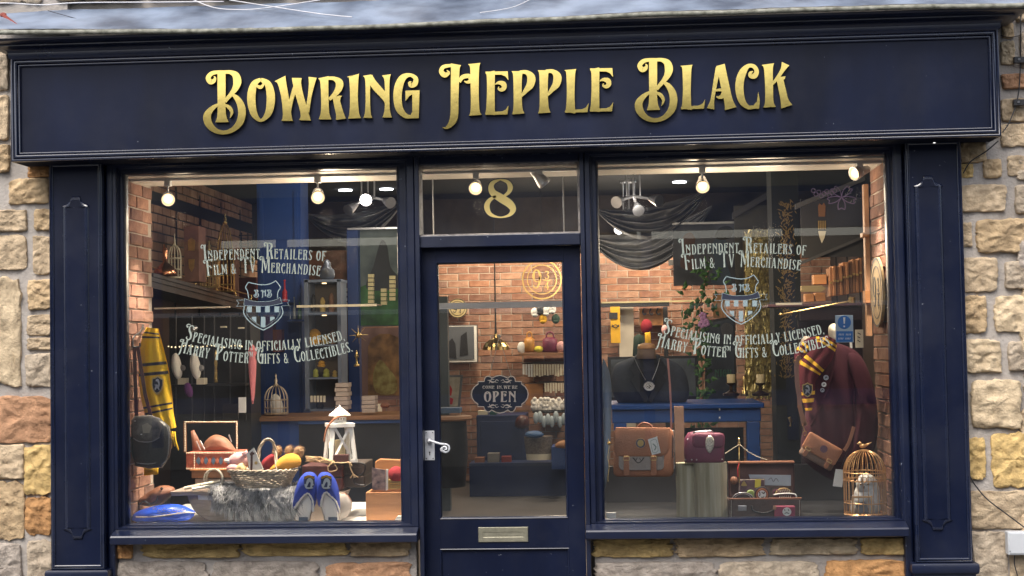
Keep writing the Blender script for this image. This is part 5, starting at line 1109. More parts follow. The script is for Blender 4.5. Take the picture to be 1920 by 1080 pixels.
# ------------------------------------------------------------------ SHOP INTERIOR behind the left window and the door
def one(name, x0, y0, x1, y1, Y, d, mt, label, cat, group=None, bevel=.002, **k):
    m = MB(); m.pbox(x0, y0, x1, y1, Y, d); return solo(name, m, mt, label, cat, group, bevel=bevel, **k)
def part(t, name, x0, y0, x1, y1, Y, d, mt, bevel=.001, **k):
    m = MB(); m.pbox(x0, y0, x1, y1, Y, d); return obj(name, m, mt, t, bevel=bevel, **k)
def legs_to(mb, xs, y, Y, z, w_=.02):
    for x in xs: p = at(x, y, Y); mb.box((p.x-w_, p.y-w_, z), (p.x+w_, p.y+w_, p.z))
def birdcage(px, yb, yt, wpx, Y, mt, label, wire=.0028, n=18, body=.55, bird=False):
    k = mpp(Y); c = at(px, yb, Y); H = (yb-yt)*k; r = wpx*k/2; t = thing('birdcage', label, 'birdcage', c)
    m = MB(); m.lathe(c, [(r*1.0, 0), (r*1.04, .008), (r*.98, .014)], 28); obj('base', m, mt, t, smooth=40)
    zb = H*body
    for zz in ((.30*zb, zb*.82, zb) if bird else (.45*zb, zb)):
        m = MB(); m.tube([c+Vector((r*math.cos(R(i*15)), r*math.sin(R(i*15)), zz)) for i in range(24)], wire*1.4, 6, closed=True); obj('hoop', m, mt, t)
    for i in range(n):
        g = 2*math.pi*(i+.5)/n; pts = [c+Vector((r*math.cos(g), r*math.sin(g), 0)), c+Vector((r*math.cos(g), r*math.sin(g), zb))]
        pts += [c+Vector((r*math.cos(a)*math.cos(g), r*math.cos(a)*math.sin(g), zb+(H-zb)*math.sin(a))) for a in [R(j*12) for j in range(1, 8)]]
        m = MB(); m.tube(pts, wire, 5); obj('wire', m, mt, t)
    top = c+Vector((0, 0, H)); m = MB()
    if not bird: m.lathe(top+Vector((0, 0, -.004)), [(.3*r, 0), (.12*r, .02), (.16*r, .04), (.05*r, .06), (.10*r, .075), (.01*r, .09)], 12); obj('finial', m, mt, t, smooth=True)
    return t, c, r, H, zb
# high shelf
t = thing('wall_shelf', 'long grey high shelf along the left wall carrying gold cages and copperware', 'shelf', at(380, 540, 2))
A, B_ = at(280, 512, 2.2), at(478, 566, 5.2); m = MB()
for (dz0, dz1, ex) in ((0, -.025, .03), (-.025, -.055, .015), (-.055, -.10, 0)):
    a, b = A.copy(), B_.copy(); m.add([(a.x-.5, a.y, a.z+dz0), (a.x+ex, a.y, a.z+dz0), (b.x+ex, b.y, b.z+dz0), (b.x-.5, b.y, b.z+dz0), (a.x-.5, a.y, a.z+dz1), (a.x+ex, a.y, a.z+dz1), (b.x+ex, b.y, b.z+dz1), (b.x-.5, b.y, b.z+dz1)],
        [(0, 1, 2, 3), (7, 6, 5, 4), (0, 4, 5, 1), (1, 5, 6, 2), (2, 6, 7, 3), (3, 7, 4, 0)])
obj('board', m, flat('grey_shelf_paint', (.10, .10, .105), .45), t)
m = MB(); rl = [A+(B_-A)*s+Vector((-.02, 0, .055)) for s in (.02, .98)]; m.tube(rl, .005, 8); obj('gallery_rail', m, GOLD, t)
for s in (.02, .2, .4, .6, .8, .98): p = A+(B_-A)*s+Vector((-.02, 0, 0)); m = MB(); m.lathe(p, [(.008, 0), (.005, .01), (.008, .03), (.004, .045), (.009, .058), (.002, .066)], 10); obj('rail_post', m, GOLD, t, smooth=True)
birdcage(423, 548, 416, 34, 4.3, GOLD, 'brass domed birdcage standing highest on the long shelf', n=14, body=.25)
birdcage(393, 540, 468, 36, 3.7, mat('pale_gold', (.75, .62, .35), .35, metal=.8), 'ornate pale gold cage in the middle of the long shelf', n=16, body=.7)
birdcage(328, 522, 458, 24, 2.8, CREAM, 'slim cream arched cage at the near end of the long shelf', n=12, body=.6)
t = thing('copper_still', 'copper pot with a tall spout at the near end of the long shelf', 'pot', at(310, 518, 2.5)); m = MB()
m.plathe(310, 2.5, [(20, 518), (22, 512), (20, 505), (12, 498), (5, 492), (4, 478), (5, 470), (2, 456)], 22); obj('body', m, COPPER, t, smooth=True)
one('crate_stack', 345, 424, 373, 528, 3.1, .2, mat('pinkish_board', (.24, .12, .09), .8, var=.3), 'tall pinkish brown box with gold heraldic print on the long shelf', 'box')
m = MB(); m.slab([(352, 450), (359, 446), (366, 450), (365, 470), (353, 470)], 3.095, .003); m.slab([(353, 486), (365, 486), (364, 502), (359, 510), (354, 502)], 3.095, .003); obj('gold_print', m, GOLD, bpy.data.objects['crate_stack'])
one('box', 410, 452, 437, 552, 4.6, .2, mat('pinkish_board2', (.26, .13, .10), .8, var=.3), 'plain pinkish box behind the lettering at the middle of the long shelf', 'box')
one('box', 448, 520, 480, 562, 5.2, .2, mat('dark_red_board', (.16, .04, .04), .8, var=.3), 'dark red box at the far end of the long shelf', 'box')
m = MB(); m.plathe(468, 4.4, [(12, 496), (12, 492), (9, 484), (4, 478), (1, 468), (1, 460)], 20); solo('brass_bell', m, GOLD, 'brass bell hanging above the far end of the long shelf', 'bell', smooth=True)
m = MB()
for a, b, c_, d in ((448, 440, 478, 442), (448, 456, 474, 457.5), (452, 436, 453.5, 470), (464, 436, 465.5, 470), (475, 436, 476.5, 470)): m.pbox(a, b, c_, d, 4.5, .01)
solo('wire_rack', m, BLACK, 'thin black wire rack hanging over the brass bell', 'rack')
# tall blue pier
t = thing('blue_pier', 'tall deep blue panelled pier between the long shelf and the display cabinet', 'pier', at(520, 780, 3.4))
m = MB(); a, b = at(484, 600, 3.4), at(566, 600, 3.4); m.box((a.x, 3.4, ZF), (b.x, 3.7, ZC)); obj('panel', m, DKBLUE, t)
m = MB(); m.box((a.x+.02, 3.39, 1.1), (a.x+.05, 3.4, ZC-.2)); m.box((b.x-.05, 3.39, 1.1), (b.x-.02, 3.4, ZC-.2)); obj('moulding', m, DKBLUE, t)
for i, (x, yb, yt, w_, mt, lab) in enumerate(((534, 566, 524, 5, REDP, 'tall red glass bottle in front of the blue pier'), (552, 598, 556, 3, flat('grey_glass', (.2, .25, .3), .2), 'slim grey bottle left on the small blue shelf'), (562, 598, 566, 4, flat('green_glass', (.06, .14, .10), .2), 'squat green bottle right on the small blue shelf'), (544, 600, 572, 4, flat('blue_glass', (.05, .10, .25), .2), 'blue bottle at the left end of the small blue shelf'))):
    m = MB(); h = yb-yt; m.plathe(x, 3.2, [(w_, yb), (w_, yb-h*.45), (w_*.35, yb-h*.6), (w_*.3, yb-h*.93), (w_*.5, yb-h*.96), (w_*.4, yt)], 12); solo('bottle', m, mt, lab, 'bottle', smooth=40)
one('wall_shelf', 528, 566, 541, 568, 3.15, .25, DKBLUE, 'small blue ledge holding the tall red bottle', 'shelf'); one('wall_shelf', 538, 600, 570, 603, 3.1, .3, DKBLUE, 'small blue shelf holding three bottles beside the cabinet', 'shelf')
one('box', 494, 590, 512, 640, 3.3, .1, flat('violet_box', (.07, .05, .16)), 'violet box on the blue pier behind the shield emblem', 'box'); one('box', 511, 618, 528, 660, 3.3, .1, flat('russet_box', (.16, .06, .06)), 'russet box on the blue pier beside the violet one', 'box')
# glass shelf edges in plain cream
t = thing('glass_shelf', 'long clear shelf with a bright cream edge in front of the display cabinet', 'shelf', at(640, 573, 2.6))
part(t, 'edge', 556, 571, 706, 575.5, 2.6, .02, CREAM); part(t, 'glass', 556, 571.5, 706, 573, 2.62, .25, flat('glass_sheet', (.25, .3, .3), .1))
one('shelf_edge', 289, 575.5, 430, 578.5, 1.0, .03, CREAM, 'cream edge of a shelf under the long high shelf', 'shelf')
# dark rack below with plush birds
t = thing('display_rack', 'tall black display rack with thin rods under the long shelf', 'rack', at(380, 800, 2.2))
m = MB(); a, b = at(318, 700, 2.2), at(470, 700, 2.2); m.box((a.x, 2.2, ZF), (b.x, 2.5, at(400, 592, 2.2).z)); obj('back_panel', m, BLACK, t)
for x in (330, 360, 383, 402, 432, 461): m = MB(); m.tube([at(x, 590, 2.1), at(x, 790, 2.1)], .005, 6); obj('rod', m, flat('grey_rod', (.12, .12, .13), .3, metal=.6), t)
for y in (650, 720, 722): part(t, 'shelf', 320, y, 460, y+2, 2.02, .18, DARKW)
for i in range(22): m = MB(); m.ball(at(316+i*6.6+rnd.uniform(-1.6, 1.6), 649.5+1.6*math.sin(i*.9), 2.0), rnd.uniform(.0035, .006), n=8, m=5); obj('fairy_light', m, mat('fairy_lamp', (1, .9, .7), .4, emit=(1, .75, .4), es=.9) if i == 0 else bpy.data.materials['fairy_lamp'], t)
for cx, lab in ((329, 'left of two white plush birds on the black rack'), (364, 'right of two white plush birds on the black rack')):
    t = thing('plush_bird', lab, 'soft toy', at(cx+4, 718, 1.95)); m = MB(); m.puff(sm([(cx-6, 668), (cx+2, 662), (cx+10, 680), (cx+12, 702), (cx+6, 712), (cx-2, 704), (cx-7, 688)], 3, True), 1.95, .05, back=1); obj('body', m, WHITEF, t, smooth=True)
    m = MB(); m.ball(at(cx+13, 690, 1.95), .022); obj('head', m, flat('grey_plush', (.25, .25, .26), .9), t, smooth=True)
    one('card_box', cx+4, 709, cx+19, 721, 1.94, .08, CREAM, 'small cream box under the '+('left' if cx < 340 else 'right')+' white plush bird', 'box')
m = MB(); m.puff(sm([(345, 722), (355, 718), (362, 735), (358, 745), (348, 740)], 3, True), 1.9, .03); solo('plush_toy', m, flat('purple_plush', (.12, .03, .16), .9), 'small purple plush hanging below the left plush bird', 'soft toy', smooth=True)
m = MB(); m.ball(at(363, 616, 1.9), .030, .03, .022); solo('silver_bowl', m, CHROME, 'small silver bowl shining above the fairy lights', 'bowl', smooth=True)
for x, y, lab in ((419, 613, 'left'), (452, 615, 'right')): one('label_holder', x-6, y-1.5, x+6, y+1.5, 2.0, .01, CREAM, lab+' of two small cream shelf labels above the fairy lights', 'label')
m = MB(); m.plathe(405, 1.95, [(4, 717), (3, 700), (2, 690), (3.5, 680), (2, 672), (3, 664), (1, 655)], 10); solo('gold_figurine', m, GOLD, 'slim gold figurine on the black rack', 'figurine', smooth=True)
one('price_sign', 447, 745, 461, 774, 1.7, .01, PAPER, 'white price sign with a small picture beside the pink umbrella', 'sign'); one('framed_picture', 417, 757, 447, 800, 1.9, .02, BLACK, 'small black frame standing on the rack beside the white price sign', 'frame')
t = thing('umbrella', 'closed pink umbrella hanging point down in front of the black rack', 'umbrella', at(474, 757, 1.5)); m = MB()
m.plathe(474, 1.5, [(1, 757), (3, 748), (4.5, 735), (7, 700), (8, 678), (6, 668), (9, 660), (6, 652), (1, 644)], 10); obj('canopy', m, flat('pink_fabric', (.62, .20, .22), .7, bump=.3), t, smooth=True)
for i in range(6): g = i*1.05; k = mpp(1.5); c = at(474, 662, 1.5); m = MB(); m.tube([c+Vector((5*k*math.cos(g), 5*k*math.sin(g), 0)), c+Vector((8*k*math.cos(g), 8*k*math.sin(g), 10*k))], [.008, .002], 5); obj('pleat', m, bpy.data.materials['pink_fabric'], t)
# counter
t = thing('shop_counter', 'blue shop counter with a brown wooden top behind the wicker basket', 'counter', at(610, 940, 2.5))
a, b = at(482, 783, 2.5), at(757, 783, 2.5); zc = (at(620, 780, 2.5).z)
m = MB(); m.box((a.x-.05, 2.45, zc-.03), (b.x+.1, 3.1, zc)); obj('top', m, WOOD, t, bevel=.003)
m = MB(); m.box((a.x, 2.5, ZF), (at(560, 783, 2.5).x, 3.05, zc-.03)); obj('blue_front', m, DKBLUE, t); m = MB(); m.box((at(560, 783, 2.5).x, 2.5, ZF), (b.x+.05, 3.05, zc-.03)); obj('dark_front', m, flat('counter_black', (.012, .014, .02), .4), t)
m = MB(); m.box((at(560, 783, 2.5).x, 2.47, zc-.055), (b.x+.05, 2.5, zc-.03)); obj('blue_trim', m, flat('mid_blue', (.015, .06, .22), .4), t)
birdcage(518, 777, 722, 44, 2.7, mat('old_gold', (.6, .5, .38), .4, metal=.7), 'small domed birdcage on the blue counter', n=16, body=.5)
m = MB(); m.puff(sm([(508, 776), (506, 750), (516, 738), (528, 750), (530, 776)], 3, True), 2.7, .04, back=1); solo('plush_bird', m, WHITEF, 'white plush bird sitting inside the small cage on the counter', 'soft toy', smooth=True)
ORD = 'lowest second third fourth fifth topmost'.split()
def book_stack(x0, x1, yb, n, h, Y, mt, nm, lab, cat, grp):
    for i in range(n):
        j = rnd.uniform(-1.5, 1.5); m = MB(); m.pbox(x0+j, yb-(i+1)*h+.8, x1+j, yb-i*h, Y+rnd.uniform(0, .02), .14); solo(nm, m, mt, lab+', '+(('topmost' if i == n-1 else ORD[i])+(' from the bottom' if 0 < i < n-1 else '')), cat, grp, bevel=.002)
book_stack(628, 652, 768, 6, 8.4, 2.6, flat('pale_pink_card', (.50, .42, .38)), 'slim_box', 'slim pale pink box in the tall stack behind the lantern roof', 'box', 'tall stack of slim boxes on the counter')
book_stack(679, 704, 774, 4, 8.0, 2.55, flat('pale_tan_card', (.46, .38, .33)), 'slim_box', 'slim pale tan box in the short stack right of the lantern', 'box', 'short stack of slim boxes on the counter')
for i, x in enumerate((582, 588, 594, 600, 606)): m = MB(); m.pbox(x, 742, x+4, 754, 2.7, .01); solo('small_tag', m, CREAM, ['leftmost', 'second', 'middle', 'fourth', 'rightmost'][i]+' small cream tag in the row standing on the counter', 'tag', 'cream tags in a row on the counter')
one('card', 708, 757, 716, 772, 2.6, .01, CREAM, 'cream card leaning at the right end of the counter', 'card'); m = MB(); m.ball(at(722, 760, 2.6), .035, .03, .02); solo('leather_purse', m, TAN2, 'small brown purse at the right end of the counter', 'purse', smooth=True)
# slate display cabinet
t = thing('display_cabinet', 'slate blue open display cabinet filled with gold collectibles', 'cabinet', at(612, 770, 3.1))
for a, b, c_, d in ((571, 524, 579, 771), (633, 524, 640, 771), (571, 524, 640, 529), (579, 586, 633, 590), (579, 646, 633, 649), (579, 708, 633, 711), (571, 767, 640, 771)): part(t, 'frame', a, b, c_, d, 3.1, .26, SLATE)
part(t, 'back', 571, 524, 640, 770, 3.37, .01, flat('cabinet_back', (.09, .07, .05)))
for x, y in ((608, 532), (608, 592)): m = MB(); m.lathe(at(x, y, 3.2), [(.018, 0), (.018, .006)], 12); obj('lamp', m, BULBW, t)
col = [flat('amber_plush', (.62, .33, .03), .8), flat('ochre_toy', (.45, .33, .10)), flat('olive_toy', (.40, .42, .08)), flat('brown_toy', (.22, .12, .07)), BLACK]
items = ((590, 646, 14, 30, 0, 'large amber plush hat in the middle of the slate cabinet'), (610, 645, 9, 18, 1, 'ochre figure beside the amber hat in the cabinet'), (624, 645, 7, 26, 3, 'brown rounded toy at the right of the amber hat'), (592, 707, 6, 16, 2, 'olive headed toy on the third cabinet shelf'), (612, 707, 7, 16, 2, 'yellow headed toy in the middle of the third cabinet shelf'), (628, 707, 5, 13, 1, 'pale small toy at the right of the third cabinet shelf'), (588, 585, 5, 34, 4, 'tall dark figure at the left of the top cabinet shelf'), (605, 585, 6, 28, 1, 'ochre box figure on the top cabinet shelf'), (622, 585, 6, 36, 3, 'tall brown figure at the right of the top cabinet shelf'), (603, 688, 8, 12, 0, 'amber cap hanging above the third cabinet shelf'), (600, 766, 8, 24, 4, 'dark mesh ornament at the bottom of the cabinet'))
for x, yb, w_, h, c_, lab in items:
    m = MB(); m.plathe(x, 3.18, [(w_*.8, yb), (w_, yb-h*.2), (w_*.75, yb-h*.5), (w_*.9, yb-h*.7), (w_*.5, yb-h*.93), (w_*.1, yb-h)], 14); solo('collectible', m, col[c_], lab, 'collectible', smooth=40)
t = thing('silver_figurine', 'grey crouching figurine on top of the slate cabinet', 'figurine', at(613, 524, 3.15)); m = MB()
m.puff(sm([(602, 523), (600, 510), (606, 500), (608, 490), (613, 486), (619, 491), (620, 500), (627, 508), (625, 523)], 3, True), 3.15, .05, back=1, nz=.03); obj('body', m, flat('pewter', (.16, .18, .22), .4, metal=.4), t, smooth=True)
# brown panel with small pale boxes and pictures behind
t = thing('wall_panel', 'russet brown panel with rows of small pale boxes behind the cabinet', 'panel', at(610, 600, 4.2)); part(t, 'panel', 566, 470, 656, 770, 4.2, .03, mat('russet_panel', (.16, .07, .035), .7, var=.4, scale=12))
for r_ in range(5):
    for x in (588, 606, 644): part(t, 'small_box', x, 540+r_*9, x+9, 546+r_*9, 4.15, .03, CREAM)
one('blue_post', 652, 428, 673, 775, 4.0, .2, DKBLUE, 'deep blue post between the cabinet and the landscape picture', 'post')
t = thing('picture', 'green landscape picture with a dark hill under a grey sky', 'picture', at(712, 610, 4.1))
part(t, 'canvas', 672, 430, 757, 612, 4.1, .02, mat('painted_sky', (.10, .14, .16), .7, var=.5, scale=3, col2=(.20, .25, .24)))
m = MB(); m.slab([(672, 540), (690, 532), (720, 545), (757, 535), (757, 610), (672, 610)], 4.094, .003); obj('meadow', m, mat('painted_meadow', (.02, .09, .02), .7, var=.6, scale=7, col2=(.06, .22, .05)), t)
m = MB(); m.slab(sm([(686, 535), (700, 500), (708, 470), (716, 450), (726, 462), (732, 500), (748, 520), (750, 540), (700, 545)], 3, True), 4.092, .003); obj('dark_hill', m, flat('painted_hill', (.035, .04, .045)), t)
one('picture_rail', 651, 426, 757, 430, 3.95, .02, ALU, 'thin bright rail along the top of the landscape picture', 'rail')
for x, y0, n, lab in ((690, 514, 7, 'left'), (714, 541, 4, 'middle'), (730, 517, 6, 'right')):
    for i in range(n): m = MB(); m.pbox(x, y0+i*8, x+10, y0+i*8+6.2, 3.6, .05); solo('wand_box', m, flat('yellow_box', (.55, .48, .25)) if 'yellow_box' not in bpy.data.materials else bpy.data.materials['yellow_box'], ['topmost', 'second', 'third', 'fourth', 'fifth', 'sixth', 'seventh'][i]+' small yellow box down the '+lab+' pile before the landscape picture', 'box', lab+' pile of yellow boxes')
t = thing('picture', 'orange brown still life in a pinkish arched frame below the landscape picture', 'picture', at(715, 748, 3.9))
part(t, 'frame', 678, 614, 757, 749, 3.9, .03, flat('pinkish_frame', (.24, .14, .12)))
m = MB(); m.slab([(690, 742), (690, 650), (698, 634), (712, 626), (730, 626), (750, 634), (757, 642), (757, 742)], 3.894, .004); obj('canvas', m, mat('painted_still_life', (.16, .09, .05), .7, var=.6, scale=9, col2=(.42, .22, .08)), t)
m = MB(); m.slab(sm([(705, 735), (700, 700), (712, 675), (728, 690), (745, 715), (738, 738)], 3, True), 3.891, .003); obj('painted_shape', m, mat('painted_gold', (.30, .17, .04), .7, var=.5, scale=16, col2=(.38, .34, .12)), t)
m = MB(); m.plathe(669, 3.2, [(6, 687), (5, 684), (1.5, 680), (2, 672), (4, 668), (1.5, 660), (.5, 656)], 12); solo('gold_trophy', m, GOLD, 'small gold trophy before the blue post', 'trophy', smooth=True)
m = MB(); c = at(672, 628, 3.0); m.ball(c, .022)
for i in range(8): g = i*.8; m.tube([c, c+Vector((.07*math.cos(g), 0, .07*math.sin(g)))], [.004, .001], 5)
solo('gold_star', m, GOLD, 'spiky gold ornament above the trophy', 'ornament', smooth=40)

# ------------------------------------------------------------------ seen through the door
k6 = 6.9
t = thing('hanging_rail', 'pale grey rail hanging across the shop at the upper part of the door glass', 'rail', at(938, 577, 1.6)); part(t, 'rail', 812, 566, 1064, 577.5, 1.6, .05, ALU)
m = MB(); 
for x in (815, 1060): p = at(x, 566, 1.62); m.tube([p, (p.x, p.y, ZC)], .005, 6)
obj('drop_rod', m, ALU, t)
def plaque(cx, cy, r, Y, face, ring, label, sc_=1.0):
    t = thing('round_plaque', label, 'plaque', at(cx, cy+r, Y)); m = MB(); m.slab(oval(cx, cy, r, r, 40), Y, .02)
    if face: obj('disc', m, face, t)
    m = MB(); put_items(m, [('s', [(x, y, r*.07) for x, y in oval(cx, cy, r*.95, r*.95, 40)+[(cx+r*.95, cy)]]), ('s', [(x, y, r*.045) for x, y in oval(cx, cy, r*.72, r*.72, 40)+[(cx+r*.72, cy)]])], lambda a, b: at(a, b, Y-.004), (0, .003, 0), n=1)
    text_px(m, '9', cx-r*.5, cx, lambda x: cy+r*.45, r*.95, Y-.004, th=.003); text_px(m, '3', cx+r*.12, cx+r*.36, lambda x: cy-r*.02, r*.4, Y-.004, th=.003); text_px(m, '4', cx+r*.12, cx+r*.38, lambda x: cy+r*.5, r*.4, Y-.004, th=.003)
    put_items(m, [('s', q(cx+r*.08,cy+r*.04,r*.05, cx+r*.42,cy+r*.04,r*.05))], lambda a, b: at(a, b, Y-.004), (0, .003, 0)); obj('print', m, ring, t); return t
plaque(858, 578, 18.5, 7.45, flat('yellowed_enamel', (.50, .40, .20), .4), BLACK, 'small cream and black round plaque with 9 3/4 on the back wall')
plaque(1016, 524, 38, 5.6, None, flat('dull_gilt', (.62, .42, .14), .5, metal=.2), 'large gold wire emblem with 9 3/4 high in the door glass')
m = MB(); p = at(1016, 487, 5.6); m.tube([p, (p.x, p.y, ZC)], .004, 6); solo('hanging_wire', m, BLACK, 'thin wire holding the large round plaque', 'wire')
t = thing('slate_post', 'slate grey post at the left edge of the door glass', 'post', at(830, 700, 5)); a, b = at(810, 600, 5), at(839, 600, 5); m = MB(); m.box((a.x, 5, ZF), (b.x, 5.1, at(830, 577, 5).z+.1)); obj('shaft', m, flat('slate_paint', (.06, .08, .09), .5), t)
t = thing('framed_picture', 'white matted frame with dark shapes on the back wall by the brass lamp', 'picture', at(868, 680, 7.4)); part(t, 'frame', 838, 609, 896, 680, 7.4, .03, flat('dark_frame', (.08, .07, .07))); part(t, 'mount', 840, 611, 894, 679, 7.395, .006, PAPER); part(t, 'print', 841, 612, 889, 674, 7.385, .006, flat('print_grey', (.10, .11, .13)))
m = MB(); m.slab([(862, 668), (864, 630), (875, 622), (878, 665)], 7.38, .004); m.slab([(843, 670), (842, 640), (848, 634), (854, 645), (856, 672)], 7.38, .004); obj('figure_shape', m, BLACK, t)
t = thing('framed_picture', 'cream poster with red shapes in a grey frame above the dark round table', 'picture', at(845, 765, 5.6)); m = MB(); m.slab([(812, 704), (868, 703), (862, 766), (812, 768)], 5.6, .02); obj('frame', m, flat('grey_frame', (.12, .13, .14)), t)
m = MB(); m.slab([(812, 708), (863, 707), (858, 762), (812, 764)], 5.595, .004); obj('poster', m, mat('cream_poster', (.42, .38, .30), .7, var=.2, scale=20), t); m = MB(); m.slab([(840, 730), (844, 722), (848, 730), (846, 742), (841, 742)], 5.59, .003); m.slab([(826, 745), (834, 740), (850, 748), (848, 758), (828, 758)], 5.59, .003); obj('red_shape', m, REDP, t)
t = thing('barrel_table', 'dark round table with a brown top at the lower left of the door glass', 'table', at(845, 905, 4.2)); m = MB(); m.plathe(835, 4.2, [(38, 912), (44, 850), (42, 790)], 28); obj('drum', m, BLACK, t, smooth=40); m = MB(); m.plathe(835, 4.2, [(50, 788), (52, 785), (50, 780)], 28); obj('top', m, WOOD, t, smooth=40)
one('blue_tray', 822, 765, 862, 775, 4.3, .2, flat('pale_blue_tray', (.08, .14, .24)), 'pale blue tray of papers on the round table', 'tray')
t = thing('pendant_lamp', 'fluted brass pendant lamp hanging in the middle of the door glass', 'lamp', at(932, 655, 5.5)); k = mpp(5.5); c = at(930, 656, 5.5); n = 32; v = []; prf = [(24, 0), (23, 6), (19, 13), (11, 19), (4, 23), (3, 30)]
for r_, z in prf:
    for i in range(n): g = 2*math.pi*i/n; rr_ = r_*k*(1+.05*(1 if i % 2 else -1)*(r_ > 10)); v.append(c+Vector((rr_*math.cos(g), rr_*math.sin(g), z*k)))
m = MB(); m.add(v, [(i*n+j, i*n+(j+1) % n, (i+1)*n+(j+1) % n, (i+1)*n+j) for i in range(len(prf)-1) for j in range(n)]); obj('shade', m, GOLD, t)
m = MB(); m.tube([c+Vector((0, 0, 28*k)), c+Vector((0, 0, 45*k)), (c.x, c.y, ZC)], [.012, .008, .004], 8); obj('cord', m, BLACK, t)
m = MB(); m.ball(c+Vector((0, 0, 6*k)), .03); obj('bulb', m, mat('soft_bulb', (1, .9, .7), .5, emit=(1, .75, .4), es=6), t)
t = thing('blue_cabinet', 'dark blue cabinet standing against the back wall below the open sign', 'cabinet', at(940, 865, 6.6)); a, b = at(893, 780, 6.6), at(985, 780, 6.6); zt = at(940, 778, 6.6).z; m = MB(); m.box((a.x, 6.6, ZF), (b.x, 7.2, zt)); DKB2 = flat('dark_blue_carcass', (.006, .02, .085), .5); obj('carcass', m, DKB2, t, bevel=.01); m = MB(); m.box((a.x+.04, 6.59, ZF+.2), (b.x-.04, 6.6, zt-.06)); obj('door', m, DKB2, t, bevel=.004)
t = thing('blue_plinth', 'long low dark blue platform along the back wall behind the door', 'platform', at(960, 895, 6.2)); m = MB(); m.box((at(880, 880, 6.2).x, 6.2, ZF), (at(1075, 880, 6.2).x, 6.55, at(960, 868, 6.2).z)); obj('step', m, DKB2, t)
m = MB(); m.puff(sm([(966, 800), (968, 785), (978, 778), (990, 782), (992, 798), (980, 804)], 3, True), 6.4, .08); solo('leather_bag', m, DKLEA, 'dark brown bag on the corner of the blue cabinet', 'bag', smooth=True)
t = thing('wall_shelf', 'wooden shelf with a tan bag and a red bag on the back wall', 'shelf', at(1018, 668, 7.0)); part(t, 'board', 972, 662, 1066, 667, 7.0, .55, WOOD)
def bag(x0, y0, x1, y1, Y, mt, lab):
    t = thing('handbag', lab, 'bag', at((x0+x1)/2, y1, Y)); w_ = x1-x0; m = MB(); m.puff([(x0, y1), (x0+w_*.05, y0+4), (x0+w_*.3, y0), (x1-w_*.3, y0), (x1-w_*.05, y0+4), (x1, y1)], Y, .10, back=.6, power=.4); obj('body', m, mt, t, smooth=True)
    m = MB(); m.tube(sm([tuple(at(x, y, Y-.03)) for x, y in ((x0+w_*.25, y0+2), (x0+w_*.35, y0-8), (x0+w_*.65, y0-8), (x0+w_*.75, y0+2))], 4), .008, 6); obj('handle', m, mt, t, smooth=True)
bag(982, 632, 1003, 661, 7.1, mat('amber_leather', (.50, .24, .06), .5), 'tan yellow handbag at the left of the back wall shelf'); bag(1016, 632, 1046, 661, 7.1, PLUMLEA, 'dark red handbag at the middle of the back wall shelf')
m = MB(); m.ball(at(1010, 655, 7.05), .05, .05, .035); solo('yellow_cap', m, flat('lemon_cap', (.55, .5, .05), .8), 'lemon yellow cap between the two bags on the shelf', 'cap', smooth=True)
m = MB(); m.ball(at(978, 652, 7.05), .045, .02, .06); solo('white_plate', m, PAPER, 'white plate at the left end of the back wall shelf', 'plate', smooth=True)
m = MB(); m.ball(at(1052, 650, 7.05), .05, .05, .055); solo('plush_toy', m, PINK, 'pink and white plush at the right end of the back wall shelf', 'soft toy', smooth=True)
for i, (x, y, mt, lab) in enumerate(((1003, 586, PAPER, 'left white cap hanging above the back wall shelf'), (1013, 582, BLACK, 'black cap between the white caps above the shelf'), (1024, 584, PAPER, 'middle white cap hanging above the back wall shelf'), (1035, 580, PAPER, 'right white cap hanging above the back wall shelf'), (1018, 598, GOLDK, 'yellow cap hanging lowest above the shelf'), (1042, 598, flat('dark_green_cap', (.03, .07, .05), .8), 'dark green cap hanging at the right above the shelf'))):
    t = thing('cap', lab, 'cap', at(x, y+7, 6.9)); m = MB(); m.ball(at(x, y, 6.9), .042, .04, .05, n=12, m=8); obj('crown', m, mt, t, smooth=True); m = MB(); m.puff(oval(x, y+5, 6, 3, 12), 6.85, .01); obj('brim', m, mt, t)
t = thing('keyring_rack', 'wall rack with rows of hanging cream keyring cards under the shelf', 'rack', at(1020, 740, 7.2))
part(t, 'bar', 978, 680, 1066, 682, 7.2, .05, BLACK); part(t, 'bar', 1010, 715, 1066, 717, 7.2, .05, BLACK); part(t, 'board', 985, 720, 1018, 760, 7.3, .02, OAK)
for i in range(17): part(t, 'keyring_card', 980+i*5, 683, 983.6+i*5, 683+rnd.uniform(19, 24), 7.15+rnd.uniform(-.02, .02), .01, CREAM if i > 3 else PAPER)
for i in range(9): part(t, 'keyring_card', 1021+i*5, 718, 1024.5+i*5, 718+rnd.uniform(15, 19), 7.15, .01, CREAM)
t = thing('toy_basket', 'wire basket shelf on the back wall heaped with white plush toys', 'basket', at(1030, 800, 7)); part(t, 'front_bar', 998, 769, 1066, 771, 6.9, .01, BLACK); part(t, 'shelf', 998, 772, 1066, 774, 6.92, .6, BLACK)
for i in range(14):
    x, y = 1003+(i % 7)*9+rnd.uniform(-2, 2), 765-(i//7)*9+rnd.uniform(-3, 3); m = MB(); m.ball(at(x, y, 6.95+.05*(i//7)), .045, .04, .04, n=12, m=8); m.ball(at(x+rnd.uniform(-4, 4), y-6, 6.93), .022, n=8, m=6); solo('plush_toy', m, WHITEF, 'white plush toy in the heap on the wire basket', 'soft toy', 'white plush toys heaped in the wire basket', smooth=True)
